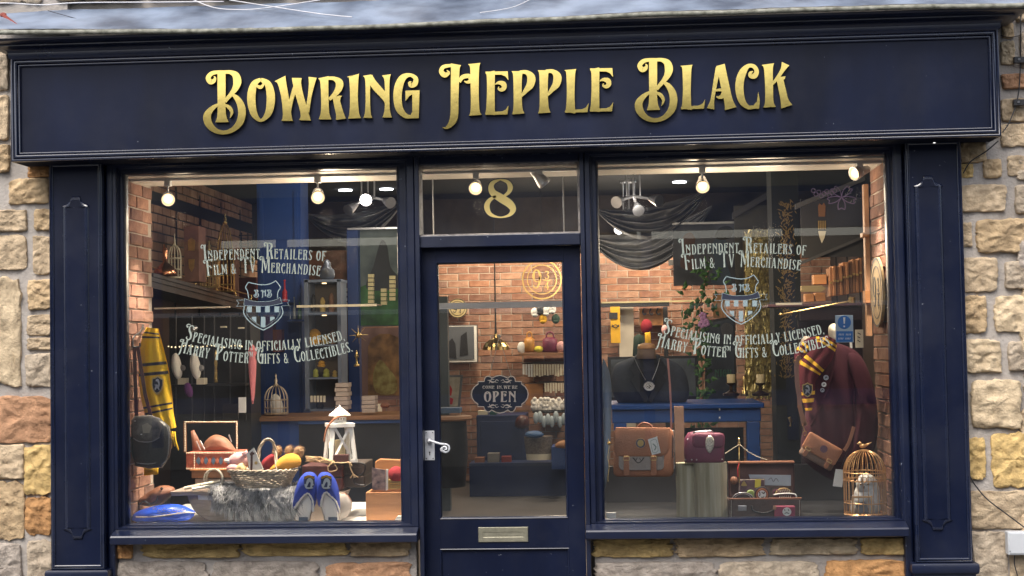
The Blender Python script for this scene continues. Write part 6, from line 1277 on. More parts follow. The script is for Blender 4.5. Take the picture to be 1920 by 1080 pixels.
for i in range(8):
    x, y = 1005+i*7.5, 786+rnd.uniform(-5, 8); m = MB(); m.ball(at(x, y, 6.9), .028, .03, .06, n=10, m=8); solo('plush_toy', m, flat('blue_white_plush', (.40, .47, .52), .9) if i == 0 else bpy.data.materials['blue_white_plush'], 'blue and white plush dangling under the wire basket', 'soft toy', 'plush toys dangling under the wire basket', smooth=True)
t = thing('woven_basket', 'brown grey woven basket on the floor behind the door glass', 'basket', at(1010, 862, 6.2)); m = MB(); m.plathe(1010, 6.15, [(22, 862), (25, 840), (27, 818)], 24, sy=.6); obj('body', m, mat('grey_weave', (.16, .13, .11), .8, var=.4, scale=60, bump=.8), t, smooth=40); m = MB(); m.plathe(1010, 6.15, [(22.6, 862), (23.6, 850)], 24, sy=.6); obj('pale_band', m, CREAM, t)
m = MB(); m.puff(sm([(984, 818), (990, 809), (1010, 808), (1020, 816), (1005, 822)], 3, True), 6.0, .1); solo('cushion', m, flat('blue_cushion', (.03, .10, .25), .6), 'blue cushion lying on the woven basket', 'cushion', smooth=True)
one('blue_box', 1034, 838, 1066, 880, 5.8, .4, DKBLUE, 'blue box at the lower right of the door glass', 'box'); m = MB(); m.puff(sm([(1040, 838), (1048, 828), (1062, 826), (1066, 840)], 3, True), 5.7, .06); solo('wooden_bowl', m, OAK, 'orange wooden bowl on the blue box', 'bowl', smooth=True)

for i, (x0, y0, x1, y1, mt, nm, lab, cat) in enumerate(((896, 770, 914, 778, CREAM, 'box', 'flat cream box on the left of the dark blue cabinet', 'box'), (918, 764, 930, 778, flat('teal_box', (.03, .10, .10)), 'box', 'small teal box in the middle of the dark blue cabinet', 'box'), (890, 858, 908, 868, TAN2, 'box', 'brown box at the left of the low blue platform', 'box'), (914, 850, 936, 868, flat('grey_card_box', (.20, .19, .18)), 'box', 'grey box on the low blue platform', 'box'), (940, 856, 958, 868, flat('red_card_box', (.20, .03, .03)), 'box', 'dark red box on the low blue platform', 'box'))):
    one(nm, x0, y0, x1, y1, 6.62 if y1 < 800 else 6.3, .12, mt, lab, cat)
# ------------------------------------------------------------------ RIGHT WINDOW
# doorway frame in the back wall
t = thing('doorway', 'dark framed opening to the back room at the left of the right window', 'doorway', at(1190, 900, 7.3)); part(t, 'lintel', 1118, 567, 1255, 575, 7.3, .1, BLACK); part(t, 'jamb', 1247, 575, 1255, 900, 7.3, .1, BLACK); part(t, 'cream_door', 1163, 575, 1191, 900, 7.45, .04, flat('cream_door', (.55, .50, .42)))
part(t, 'rail', 1128, 564, 1335, 567, 7.2, .02, mat('yellow_rail', (.4, .35, .2), .5))
t = thing('banner', 'amber yellow banner with a black badge hanging in the back doorway', 'banner', at(1154, 642, 7.2)); part(t, 'cloth', 1145, 575, 1163, 643, 7.2, .02, GOLDK); part(t, 'badge', 1142, 586, 1158, 598, 7.19, .01, BLACK)
m = MB(); put_items(m, [('s', q(1147,613,2, 1154,609,1.5, 1161,613,2)), ('s', q(1147,609,2, 1154,615,1.5, 1161,609,2))], lambda a, b: at(a, b, 7.19), (0, .002, 0)); obj('print', m, BLACK, t)
t = thing('coat_rack', 'wooden board with iron hooks beside the cream door', 'rack', at(1220, 600, 7.3)); part(t, 'board', 1199, 578, 1247, 610, 7.42, .02, OAK)
for x in (1208, 1221, 1234): m = MB(); m.tube(sm([tuple(at(a, b, 7.35)) for a, b in ((x, 578), (x-3, 585), (x, 590), (x+4, 587))], 4), .008, 6); obj('hook', m, BLACK, t)
m = MB(); m.puff(oval(1212, 612, 11, 14, 20), 7.1, .08); solo('hat', m, REDK, 'dark red hat hanging on the iron hooks', 'hat', smooth=True)
m = MB(); m.puff([(1188, 632), (1196, 626), (1208, 630), (1210, 668), (1186, 668)], 6.9, .08); solo('jacket', m, flat('dark_green_cloth', (.015, .035, .025), .9), 'dark green jacket hanging below the red hat', 'jacket', smooth=True)
m = MB(); m.puff([(1209, 624), (1219, 622), (1222, 650), (1210, 652)], 6.85, .04); solo('scarf', m, GOLDK, 'short amber scarf hanging beside the dark green jacket', 'scarf', smooth=True)
m = MB(); m.puff(oval(1246, 618, 6, 9, 14), 7.0, .05); solo('plush_toy', m, PINK, 'pinkish plush on the right jamb of the back doorway', 'soft toy', smooth=True)
# dark bust with necklace, standing on the blue table
BY = 2.62
t = thing('mannequin_bust', 'dark cloth mannequin bust with a wooden neck cap on the blue table', 'mannequin', at(1215, 757, BY))
m = MB(); S_ = sm([(1160, 757), (1150, 740), (1146, 712), (1152, 686), (1172, 675), (1190, 668), (1196, 664), (1232, 664), (1240, 669), (1262, 677), (1280, 690), (1290, 714), (1292, 740), (1284, 757)], 3)
m.puff(S_, BY+.1, .16, power=.4, back=.8, nz=.01); obj('torso', m, mat('slate_cloth', (.016, .021, .034), .85, var=.5, scale=4, bump=.3, col2=(.05, .06, .085)), t, smooth=True)
m = MB(); m.plathe(1212, BY, [(19, 673), (17, 662), (16, 654)], 24, sy=.8); obj('neck', m, flat('neck_cloth', (.22, .16, .12), .8), t, smooth=True); m = MB(); m.plathe(1212, BY, [(16.5, 654), (17, 652), (15, 646), (6, 643)], 28, sy=.9); obj('neck_cap', m, mat('light_wood', (.50, .27, .12), .45, var=.2), t, smooth=True)
LPM = flat('lapel_cloth', (.008, .010, .017), .8)
for pts in ([(1193, 668), (1180, 690), (1188, 704), (1182, 714), (1210, 756), (1216, 750), (1203, 714)], [(1236, 668), (1251, 690), (1243, 704), (1249, 714), (1221, 756), (1216, 750), (1228, 714)]):
    m = MB(); m.slab(pts, BY-.075, .012); obj('lapel', m, LPM, t, bevel=.003)
t = thing('necklace', 'silver pendant necklace with a round watch hanging on the dark bust', 'necklace', at(1217, 733, BY-.1))
for xs in (((1190, 672), (1198, 690), (1210, 712)), ((1237, 672), (1232, 690), (1223, 712))):
    P = sm([tuple(at(x, y, BY-.10)) for x, y in xs], 7); m = MB()
    for i, p in enumerate(P): m.ball(p, .0035, n=6, m=4)
    m.tube(P, .002, 5); obj('chain', m, CHROME, t)
m = MB(); m.slab(oval(1217, 724, 9.5, 8, 26), BY-.10, .01); obj('dial', m, WHITE, t, bevel=.001); m = MB(); m.tube([at(x, y, BY-.102) for x, y in oval(1217, 724, 9.5, 8, 26)], .003, 6, closed=True); m.ball(at(1207, 725, BY-.1), .004); m.ball(at(1227, 723, BY-.1), .004); obj('rim', m, CHROME, t)
m = MB(); put_items(m, [('s', q(1213,724,1.2, 1217,726,1.4, 1221,724,1.2)), ('s', q(1216,721,1.2, 1219,724,1.4, 1217,728,1.2))], lambda a, b: at(a, b, BY-.106), (0, .001, 0)); m.tube([at(x, y, BY-.105) for x, y in oval(1217, 724, 6, 5, 18)], .001, 4, closed=True); obj('marks', m, BLACK, t)
# picture behind the bust
t = thing('picture', 'blue grey printed picture in a black frame behind the mannequin bust', 'picture', at(1270, 745, 5)); part(t, 'frame', 1140, 668, 1310, 750, 5.0, .03, BLACK); part(t, 'print', 1146, 673, 1304, 744, 4.99, .012, mat('blue_grey_print', (.05, .07, .10), .5, var=.7, scale=3, col2=(.16, .19, .23)))
# satchel
t = thing('satchel', 'large tan leather satchel with grey canvas pocket and white tag hanging in the window', 'bag', at(1206, 895, .3))
m = MB(); m.puff(rr(1150, 803, 1263, 894, 10), .30, .035, power=.25, back=2.2, rings=8); obj('body', m, TAN, t, smooth=True)
m = MB(); m.slab(rr(1160, 846, 1245, 882, 9), .258, .012); pk = obj('pocket', m, flat('grey_canvas', (.34, .30, .27), .8, bump=.5), t, bevel=.004)
m = MB(); put_items(m, [('s', q(1186,858,1.4, 1197,868,1.6, 1208,858,1.4)), ('s', q(1188,858,1.2, 1192,863,1.2, 1195,858,1.2)), ('s', q(1199,859,1.2, 1203,864,1.2, 1206,858,1.2))], lambda a, b: at(a, b, .256), (0, .002, 0)); obj('stitched_mark', m, CHAR, pk)
m = MB(); m.slab(rr(1151, 842, 1246, 883, 9)[:0] or [(1258, 806), (1264, 808), (1265, 878), (1257, 888)], .30, .07); obj('gusset', m, flat('grey_gusset', (.30, .30, .30), .8), t, bevel=.002)
fl = [(1154, 801), (1257, 802), (1255, 840), (1250, 851), (1240, 856), (1164, 856), (1152, 853), (1149, 842)]
m = MB(); m.puff(fl, .262, .014, power=.2, rings=8, back=.6); f_ = obj('flap', m, TAN, t, smooth=50)
m = MB(); m.slab(oval(1201, 831, 9.5, 9.5, 26), .2445, .003); b_ = obj('round_badge', m, flat('badge_grey_blue', (.10, .09, .13)), t); m = MB(); m.slab(oval(1201, 831, 6, 6.4, 20), .242, .002); m.tube([at(x, y, .243) for x, y in oval(1201, 831, 9.3, 9.3, 24)], .001, 4, closed=True); obj('badge_emblem', m, GOLD, b_)
for x0, x1 in ((1170, 1179), (1221, 1230)):
    m = MB(); m.slab([(x0, 854), (x1, 854), (x1+1, 890), (x0+4, 892), (x0-1, 890)], .238, .006); s_ = obj('buckle_strap', m, TAN, t, bevel=.001)
    m = MB(); m.tube([at(x, y, .236) for x, y in rr(x0-1.5, 856, x1+1.5, 863, 1.5, 2)], .0016, 5, closed=True); obj('buckle', m, GOLD, s_)
m = MB(); m.tube(sm([tuple(at(x, y, .30)) for x, y in ((1196, 803), (1200, 796), (1208, 793), (1218, 796), (1224, 803))], 5), .006, 8); obj('top_handle', m, TAN2, t, smooth=True)
m = MB(); A_ = [at(x, y, .30) for x, y in ((1252, 672), (1256, 720), (1258, 760), (1259, 806))]
for a, b in zip(A_, A_[1:]): m.prism([a+Vector((-.006, 0, 0)), a+Vector((.006, 0, 0)), b+Vector((.005, 0, 0)), b+Vector((-.005, 0, 0))], (0, .004, 0))
obj('shoulder_strap', m, flat('pinkish_leather', (.36, .16, .13), .5), t)
m = MB(); m.tube([at(1258, 806, .29), at(1262, 822, .28), at(1261, 856, .28)], .0032, 6); m.tube([at(x, y, .28) for x, y in oval(1260, 852, 4, 6, 12)], .0018, 5, closed=True); obj('clasp', m, BLACK, t)
m = MB(); m.slab([(1214.5, 824), (1232, 818.5), (1239, 849), (1222.5, 853.5)], .236, .002); tg = obj('tag', m, PAPER, t); m = MB(); put_items(m, [('s', q(1220,827,.8, 1230,824,.8, 1234,845,.8, 1224,848,.8, 1220,827,.8)), ('s', q(1224,832,2, 1230,838,2.5, 1227,844,2))], lambda a, b: at(a, b, .234), (0, .0008, 0), n=2); obj('tag_print', m, flat('tag_green_grey', (.25, .32, .28)), tg)
m = MB(); m.tube([at(1217, 806, .25), at(1222, 818, .238)], .0012, 5); obj('string', m, DKLEA, tg)
# slim gold chain stand at the left edge
t = thing('gold_chain', 'thin gold chain hanging at the left edge of the right window', 'chain', at(1141, 900, .35)); m = MB()
for i in range(40): m.ball(at(1141+math.sin(i*.3), 824+i*2, .35), .0024, n=6, m=4)
m.ball(at(1142, 831, .35), .010); obj('links', m, GOLD, t)
# plank and logs
one('plank', 1265, 762, 1283, 870, .62, .05, mat('dark_plank', (.16, .09, .06), .7, var=.4, scale=5, bump=.3), 'narrow brown plank standing behind the purple handbag', 'plank')
def logp(px, w_, yt, yb, Y, lab, tint=(1, 1, 1)):
    k = mpp(Y); c = at(px, yb, Y); n = 36; v = []; H = (yb-yt)*k; rows = 14
    for j in range(rows+1):
        for i in range(n):
            g = 2*math.pi*i/n; r_ = w_*k*(1+.05*noise.noise(Vector((math.cos(g)*1.5, math.sin(g)*1.5, j*.25+px)))+.03*noise.noise(Vector((g*4, 0, px)))); v.append(c+Vector((r_*math.cos(g), r_*.9*math.sin(g), H*j/rows)))
    f = [(j*n+i, j*n+(i+1) % n, (j+1)*n+(i+1) % n, (j+1)*n+i) for j in range(rows) for i in range(n)]+[tuple(rows*n+i for i in range(n))]
    m = MB(); m.add(v, f); return solo('log', m, LOG, lab, 'log', smooth=50)
logp(1290, 21, 869, 972, .36, 'left half of the pale wooden log under the purple handbag'); logp(1334, 30, 868, 972, .30, 'wide right half of the pale wooden log under the purple handbag')
# purple handbag
t = thing('handbag', 'plum purple handbag with a silver lion clasp standing on the log', 'bag', at(1320, 868, .27))
m = MB(); m.puff([(1284, 868), (1282, 850), (1283, 822), (1290, 811), (1300, 809), (1350, 811), (1358, 820), (1358, 866), (1350, 868)], .28, .05, power=.28, back=1.4, rings=8); obj('body', m, PLUMLEA, t, smooth=True)
m = MB(); m.puff(rr(1298, 812, 1359, 839, 8), .232, .014, power=.25, back=.5); obj('flap', m, PLUMLEA, t, smooth=True)
m = MB(); m.puff(sm([(1323, 826), (1326, 819), (1331, 816), (1336, 819), (1339, 826), (1338, 838), (1333, 848), (1328, 848), (1323, 838)], 3, True), .218, .010, nz=.006, power=.4); obj('clasp', m, mat('aged_silver', (.55, .52, .45), .4, metal=.6, var=.5, scale=120, bump=1), t, smooth=True)
m = MB(); m.tube([at(1300, 811, .25), at(1304, 810, .24), at(1334, 808, .24), at(1338, 812, .25)], .0042, 8); obj('handle', m, CHROME, t); m = MB(); m.slab([(1341, 814), (1348, 814), (1349, 838), (1342, 839)], .228, .006); obj('charm', m, flat('grey_charm', (.2, .2, .18), .5, metal=.4), t)
for x, y in ((1285, 862), (1297, 862), (1306, 862), (1354, 861), (1289, 824)): m = MB(); m.ball(at(x, y, .235), .0045, n=8, m=5); obj('stud', m, CHROME, t)
one('white_card', 1137, 961, 1155, 972, .13, .012, PAPER, 'small white card at the lower left corner of the right window', 'card')
# jewellery stand
t = thing('jewellery_stand', 'thin gold jewellery stand with beaded chains draped over the open suitcase', 'stand', at(1386, 870, .42)); m = MB(); m.tube([at(1386, 905, .42), at(1386, 832, .42)], .0028, 8); m.plathe(1386, .42, [(2, 836), (3, 830), (1.2, 827), (2.2, 824), (.4, 821)], 12); obj('rod', m, GOLD, t, smooth=True)
for a in (((1385, 834), (1372, 842), (1360, 850)), ((1388, 834), (1402, 846), (1420, 856), (1438, 862))):
    m = MB()
    for p in sm([tuple(at(x, y, .41)) for x, y in a], 10): m.ball(p, .0024, n=6, m=4)
    obj('bead_chain', m, CREAM, t)
m = MB(); m.tube([at(1386, 868, .40), at(1383, 880, .39), at(1384, 894, .39)], .003, 6); obj('red_cord', m, REDP, t)
# open suitcase
t = thing('suitcase', 'open brown vintage suitcase filled with tins and boxes in the right window', 'suitcase', at(1434, 970, .3))
part(t, 'lid', 1366, 867, 1490, 935, .52, .03, DKLEA, bevel=.004); part(t, 'lid_lining', 1369, 870, 1487, 935, .505, .014, mat('faded_lining', (.17, .085, .07), .8, var=.25, scale=8, bump=.2))
part(t, 'lid_rim', 1366, 866, 1490, 869, .44, .08, TAN2)
bd = mat('suitcase_front', (.085, .05, .038), .5, var=.35, scale=9, bump=.4)
m = MB(); m.pbox(1368, 936, 1502, 971, .24, .012); obj('front', m, bd, t, bevel=.004); m = MB(); m.pbox(1368, 940, 1372, 971, .253, .25); obj('side', m, bd, t); m = MB(); m.pbox(1498, 940, 1502, 971, .253, .25); obj('side', m, bd, t); part(t, 'inner_floor', 1372, 940, 1498, 943, .26, .24, BLACK); part(t, 'rim', 1367, 934, 1503, 937, .235, .02, TAN2)
for x in (1392, 1480): part(t, 'latch', x-8, 948, x+8, 958, .232, .008, CHROME, bevel=.002)
m = MB(); m.tube(sm([tuple(at(x, y, .22)) for x, y in ((1409, 948), (1412, 957), (1430, 962), (1448, 958), (1452, 950))], 5), .0045, 7); obj('handle', m, BLKLEA, t, smooth=True)
for x in (1371, 1499): m = MB(); m.tube([at(x, 938, .237), at(x, 970, .237)], .002, 5); obj('stitching', m, ROPE, t)
def sitem(name, poly, Y, th, mt, lab, cat, **k): m = MB(); m.slab(poly, Y, th); return solo(name, m, mt, lab, cat, **k)
o_ = sitem('gift_box', [(1385, 899), (1434, 898), (1434, 934), (1385, 934)], .44, .04, flat('plum_card', (.13, .07, .085)), 'plum gift box with cream edging and a gold badge in the suitcase', 'box')
m = MB(); m.tube([at(x, y, .437) for x, y in ((1386, 900), (1433, 899), (1433, 933), (1386, 933))], .0012, 4, closed=True); obj('edging', m, CREAM, o_); m = MB(); m.slab(sm([(1391, 907), (1395, 902), (1399, 907), (1400, 911), (1390, 911)], 3, True), .436, .003); obj('badge', m, GOLD, o_); m = MB(); m.slab([(1416, 899), (1427, 899), (1426, 914), (1415, 914)], .435, .003); obj('yellow_label', m, flat('yellow_label', (.5, .42, .05)), o_)
o_ = sitem('paper_packet', [(1404, 890), (1483, 891), (1483, 911), (1410, 909)], .47, .012, flat('pale_blue_paper', (.55, .60, .66)), 'long pale blue paper packet lying across the back of the suitcase', 'packet')
m = MB(); put_items(m, [('s', q(1441,900,1, 1446,896,1.2, 1450,903,1.2, 1455,897,1.2, 1460,903,1))], lambda a, b: at(a, b, .467), (0, .001, 0)); obj('script', m, flat('grey_ink', (.2, .2, .22)), o_)
sitem('picture_book', [(1430, 911), (1482, 911), (1482, 934), (1430, 934)], .46, .02, mat('dark_green_cover', (.05, .05, .04), .5, var=.6, scale=40, col2=(.22, .13, .10)), 'dark patterned book below the pale blue packet', 'book')
def tin(cx, cy, rx, ry, Y, face, rim, lab, inner=None):
    t = thing('round_tin', lab, 'tin', at(cx, cy+ry, Y)); m = MB(); m.slab(oval(cx, cy, rx, ry, 30), Y, .03); obj('tin', m, rim, t, bevel=.002); m = MB(); m.slab(oval(cx, cy, rx*.86, ry*.86, 30), Y-.002, .004); fc = obj('lid', m, face, t)
    if inner: m = MB(); m.slab(oval(cx, cy, rx*.55, ry*.55, 24), Y-.004, .004); obj('centre', m, inner, fc)
    m = MB(); m.tube([at(x, y, Y-.004) for x, y in oval(cx, cy, rx*.74, ry*.74, 26)], .0009, 4, closed=True); obj('ring', m, GOLD, fc); return fc, t
tin(1408, 927, 8, 8, .37, flat('lime_tin', (.30, .42, .12)), flat('lime_rim', (.35, .45, .2)), 'lime green round tin in the suitcase beside the black and orange one')
fc, tt = tin(1429, 927, 14, 14, .33, flat('rust_tin', (.34, .08, .04)), BLACK, 'black and rust round tin with a white centre in the suitcase', WHITE)
m = MB(); put_items(m, [('s', q(1424,922,2, 1425,926,1.5, 1424,930,2)), ('s', q(1428,923,1.5, 1432,925,2, 1434,922,1.5)), ('s', q(1427,932,1, 1430,933,2, 1433,931,1))], lambda a, b: at(a, b, .324), (0, .001, 0)); obj('face_marks', m, BLACK, fc)
fc, tt = tin(1470, 928, 16, 13, .40, flat('maroon_tin', (.13, .02, .03)), flat('tin_gold', (.3, .2, .08)), 'maroon round tin with a curved gold word in the suitcase')
m = MB(); 
for i, ch in enumerate('ANGEL' if False else 'CAKES'):
    pass
put_items(m, [('s', q(1459+i*4,922-abs(2.5-i)*-.6,1.4, 1461+i*4,917+abs(2.5-i)*.6,1.4)) for i in range(6)], lambda a, b: at(a, b, .394), (0, .001, 0)); obj('curved_print', m, CREAM, fc)
t = thing('tray', 'dark maroon tray with a thick white rim in the suitcase', 'tray', at(1470, 936, .30)); m = MB(); m.slab([(1450, 926), (1490, 926), (1494, 936), (1450, 936)], .305, .02); obj('panel', m, flat('tray_maroon', (.10, .02, .03)), t); m = MB(); m.tube(sm([tuple(at(x, y, .30)) for x, y in ((1450, 928), (1468, 925.5), (1488, 926), (1493, 930), (1493, 937))], 4), .0045, 6); obj('rim', m, WHITE, t, smooth=True)
m = MB(); put_items(m, [('s', q(1461+i*4,934,1.3, 1463+i*4,929,1.3)) for i in range(6)], lambda a, b: at(a, b, .302), (0, .001, 0)); obj('print', m, CREAM, t)
for i, (cx, cy, r_, lab) in enumerate(((1393, 936, 20, 'wide grey ring dish at the left front of the suitcase'),)):
    t = thing('ring_dish', lab, 'dish', at(cx, 950, .28)); m = MB(); m.slab([(cx+r_*math.cos(a), cy+r_*.62*math.sin(a)) for a in [R(180+i*12) for i in range(16)]], .275, .01); obj('face', m, flat('dish_dark', (.05, .045, .05)), t)
    for rr_, mt in ((1.0, CHROME), (.8, PAPER)): m = MB(); m.tube([at(cx+r_*rr_*math.cos(a), cy+r_*.62*rr_*math.sin(a), .272) for a in [R(180+i*12) for i in range(16)]], .0025 if rr_ == 1 else .0012, 6); obj('ring', m, mt, t, smooth=True)
m = MB(); m.tube([at(x, y, .31) for x, y in oval(1455, 925, 5.5, 7, 20)], .003, 6, closed=True); solo('bracelet', m, PLUMLEA, 'thin plum bracelet standing between the two large tins', 'bracelet', smooth=True)
m = MB(); m.ball(at(1376, 901, .42), .022, .02, .024); solo('brown_bauble', m, TAN2, 'brown round bauble at the left edge of the suitcase lid', 'ornament', smooth=True)
t = thing('small_pouch', 'small pink zip pouch with a round white patch in front of the suitcase', 'pouch', at(1472, 971, .18)); m = MB(); m.slab(rr(1453, 949, 1491, 971, 2), .18, .03); obj('body', m, flat('raspberry_leather', (.30, .04, .09), .5), t, bevel=.004); m = MB(); m.slab(oval(1475.5, 959.5, 8.3, 7.8, 24), .177, .003); pch = obj('patch', m, WHITE, t)
m = MB(); put_items(m, [('s', q(1471,955,1.6, 1472,958,1.2)), ('s', q(1478,955,1.6, 1479,958,1.2)), ('s', q(1471,963,1, 1475,961.5,1.6, 1480,963,1))], lambda a, b: at(a, b, .1755), (0, .001, 0)); obj('marks', m, BLACK, pch)
m = MB(); m.slab([(1450, 948), (1456, 949), (1455, 956), (1449, 955)], .176, .004); obj('zip_tab', m, flat('tab_tan', (.45, .25, .14)), t)
# tilted crossbody bag
T_ = R(30); CX, CY = 1540, 846
def cb(x, y): return (CX+x*math.cos(T_)-y*math.sin(T_), CY+x*math.sin(T_)+y*math.cos(T_))
t = thing('crossbody_bag', 'tan leather crossbody bag hanging tilted below the maroon robe', 'bag', at(1540, 884, .3))
m = MB(); m.puff([cb(a, b) for a, b in rr(-36, -20, 34, 25, 4)], .32, .025, power=.25, back=1.6, rings=7); obj('body', m, mat('taupe_leather', (.22, .14, .10), .6, var=.2, bump=.3), t, smooth=True)
m = MB(); m.puff([cb(a, b) for a, b in rr(-37, -22, 35, 12, 4)], .288, .012, power=.2, back=.5, rings=7); obj('flap', m, TAN, t, smooth=50)
for x in (-24, 22): m = MB(); m.slab([cb(x-4, 4), cb(x+4, 4), cb(x+4, 22), cb(x, 25), cb(x-4, 22)], .268, .006); s_ = obj('buckle_strap', m, TAN, t, bevel=.001); m = MB(); m.tube([at(*cb(a, b), .265) for a, b in rr(x-5, 6, x+5, 11, 1, 2)], .0015, 5, closed=True); obj('buckle', m, GOLD, s_)
m = MB(); m.slab([cb(a, b) for a, b in oval(2, -6, 7, 7, 22)], .272, .003); obj('round_badge', m, flat('mauve_badge', (.16, .08, .11)), t)
def strap(t, pts, w_, Y, mt, nm='strap'):
    P = [at(x, y, Y) for x, y in (sm(pts, 5))]; k = w_*mpp(Y)/2; m = MB()
    for a, b in zip(P, P[1:]): d = (b-a); s = Vector((d.z, 0, -d.x)).normalized()*k; m.prism([a-s, a+s, b+s, b-s], (0, .004, 0))
    return obj(nm, m, mt, t)
strap(t, [(1500, 668), (1494, 680), (1495, 715), (1499, 745), (1500, 762), (1507, 795)], 8, .22, mat('strap_tan', (.34, .17, .11), .5), 'strap'); strap(t, [(1498, 760), (1505, 780), (1511, 797), (1506, 795)], 7, .215, TAN, 'strap_end'); m = MB(); m.tube([at(x, y, .25) for x, y in oval(1509, 812, 3, 4, 12)], .002, 5, closed=True); m.tube([at(1505, 797, .24), at(1509, 808, .25)], .003, 6); obj('ring', m, GOLD, t)
strap(t, [(1601, 800), (1596, 818), (1590, 834), (1583, 845)], 6, .21, TAN, 'strap')
t = thing('price_tag', 'white hanging price tag between the crossbody bag and the gold cage', 'tag', at(1573, 913, .28)); m = MB(); m.slab([(1567, 879.5), (1584, 881), (1579, 913.5), (1561.5, 911.5)], .26, .002); obj('card', m, PAPER, t); m = MB(); m.tube([at(1590, 842, .262), at(1576, 880, .262)], .0012, 5); obj('string', m, BLACK, t)
# robe on a stand
t = thing('robe', 'dark maroon wool robe on a mannequin, covering the right side of the window', 'robe', at(1575, 880, .5))
RO = sm([(1512, 868), (1502, 840), (1506, 800), (1512, 740), (1502, 700), (1499, 670), (1510, 654), (1535, 646), (1560, 642), (1590, 650), (1615, 668), (1630, 700), (1640, 740), (1645, 790), (1643, 830), (1630, 866), (1600, 890), (1560, 900)], 3, True)
m = MB(); n = len(RO)
m.puff(RO, .46, .075, rings=12, power=.3, back=.8); mb2 = m
for i, v_ in enumerate(mb2.v):
    x, y, z = v_; mb2.v[i] = (x, y+.014*math.sin(x*60+z*7+1.5*noise.noise(Vector((x*4, 0, z*3))))*(1 if y < .5 else 0), z)
obj('cloth', m, MAROON, t, smooth=True)
for pts in (((1566, 650), (1562, 690), (1548, 740), (1520, 800)), ((1604, 690), (1600, 740), (1606, 800), (1598, 860))):
    m = MB(); m.tube(sm([tuple(at(x, y, .385)) for x, y in pts], 5), .007, 8); obj('lapel_fold', m, MAROON, t, smooth=True)
m = MB(); m.puff(sm([(1592, 662), (1612, 668), (1630, 700), (1640, 745), (1645, 790), (1640, 830), (1622, 862), (1606, 866), (1598, 840), (1602, 780), (1600, 720), (1590, 685)], 3, True), .41, .055, power=.4, back=.8, nz=.02); obj('sleeve', m, MAROON, t, smooth=True)
for x, y in ((1514, 762), (1513, 766)): m = MB(); m.ball(at(x, y, .40), .006, n=10, m=6); obj('button', m, GOLD, t)
t = thing('mannequin', 'pale mannequin neck above the striped scarf', 'mannequin', at(1515, 660, .5)); m = MB(); m.ball(at(1512, 645, .55), .035, .03, .045); obj('neck', m, flat('pale_linen', (.50, .42, .33), .8), t, smooth=True)
m = MB(); m.puff(sm([(1553, 618), (1558, 608), (1570, 607), (1574, 618), (1572, 634), (1566, 642), (1556, 634)], 3, True), .60, .05, back=1, nz=.02); solo('pale_mask', m, CREAM, 'pale rounded mask behind the blue notice', 'mask', smooth=True)
cs, ws = [(1556, 634), (1536, 650), (1514, 664), (1498, 672)][:0] or [(1560, 634), (1550, 650), (1538, 668), (1520, 690), (1512, 712), (1514, 740), (1516, 770)], [24, 36, 44, 44, 36, 27, 12]
t = thing('scarf', 'maroon knitted scarf with gold stripes and a crest round the collar of the robe', 'scarf', at(1514, 772, .35))
m = MB(); ribbon(m, cs, ws, .37, fold=2, wav=.008); obj('knit', m, MARK, t, smooth=True)
for v0 in (.07, .13, .42, .49, .80, .87, .96): obj('stripe', ribbon_at(cs, ws, .37, v0, v0+.035, fold=2, wav=.008, lift=.002), GOLDK, t, smooth=True)
cs2, ws2 = [(1556, 646), (1538, 640), (1518, 645), (1504, 660), (1502, 676), (1508, 700)], [16, 18, 22, 24, 24, 16]
m = MB(); ribbon(m, cs2, ws2, .385, fold=2, wav=.006); obj('knit', m, MARK, t, smooth=True)
for v0 in (.12, .22, .45, .55, .78): obj('stripe', ribbon_at(cs2, ws2, .385, v0, v0+.05, fold=2, wav=.006, lift=.002), GOLDK, t, smooth=True)
crest(t, 1514, 731, 20, 28, .335)
for i, (x, y, r_, mt, lab) in enumerate(((1549, 708, 5, CHROME, 'silver crest pin, topmost of three badges on the robe'), (1545, 721, 4.6, WHITE, 'white button badge, middle of three on the robe'), (1542, 731.5, 4, CHROME, 'grey button badge, lowest of three on the robe'))):
    m = MB(); m.slab(oval(x, y, r_, r_, 18), .372, .004); o_ = solo('badge', m, mt, lab, 'badge', 'badges on the robe'); m = MB(); put_items(m, [('s', q(x-2,y+2,1, x,y-1.5,1.4, x+2,y+1,1))], lambda a, b: at(a, b, .37), (0, .001, 0)); obj('mark', m, BLACK, o_)
# gold cage with white plush owl
t, c, r_, H, zb = birdcage(1623, 966, 846, 76, .185, mat('warm_gold_wire', (.70, .42, .20), .35, metal=.85), 'large gold birdcage with a gold bird on top at the right corner of the window', wire=.0024, n=26, body=.66, bird=True)
GW = bpy.data.materials['warm_gold_wire']; bp_ = c+Vector((-.005, 0, H+.005)); m = MB(); m.ball(bp_+Vector((0, 0, .016)), .020, .014, .012); m.ball(bp_+Vector((-.016, 0, .030)), .010); m.tube([bp_+Vector((-.024, 0, .030)), bp_+Vector((-.034, 0, .028))], [.003, .0005], 6); m.tube([bp_+Vector((.014, 0, .018)), bp_+Vector((.048, 0, .036))], [.008, .002], 6); obj('gold_bird', m, GW, t, smooth=True)
m = MB(); m.lathe(c+Vector((0, 0, H-.002)), [(.03, 0), (.012, .006)], 14); obj('perch', m, GW, t)
for i in range(14):
    g = R(200+i*12); a = c+Vector((r_*math.cos(g), r_*math.sin(g), zb*.82+.01)); m = MB(); m.tube([a+Vector((.012*math.cos(q_)*abs(math.sin(g)), 0, .016*math.sin(q_))) for q_ in [R(j*40) for j in range(9)]], .0018, 5, closed=True); obj('scroll', m, GW, t)
part(t, 'door_frame', 1597, 930, 1636, 934, .075, .006, GW); part(t, 'door_frame', 1597, 934, 1600, 966, .075, .006, GW); part(t, 'door_frame', 1633, 934, 1636, 966, .075, .006, GW)
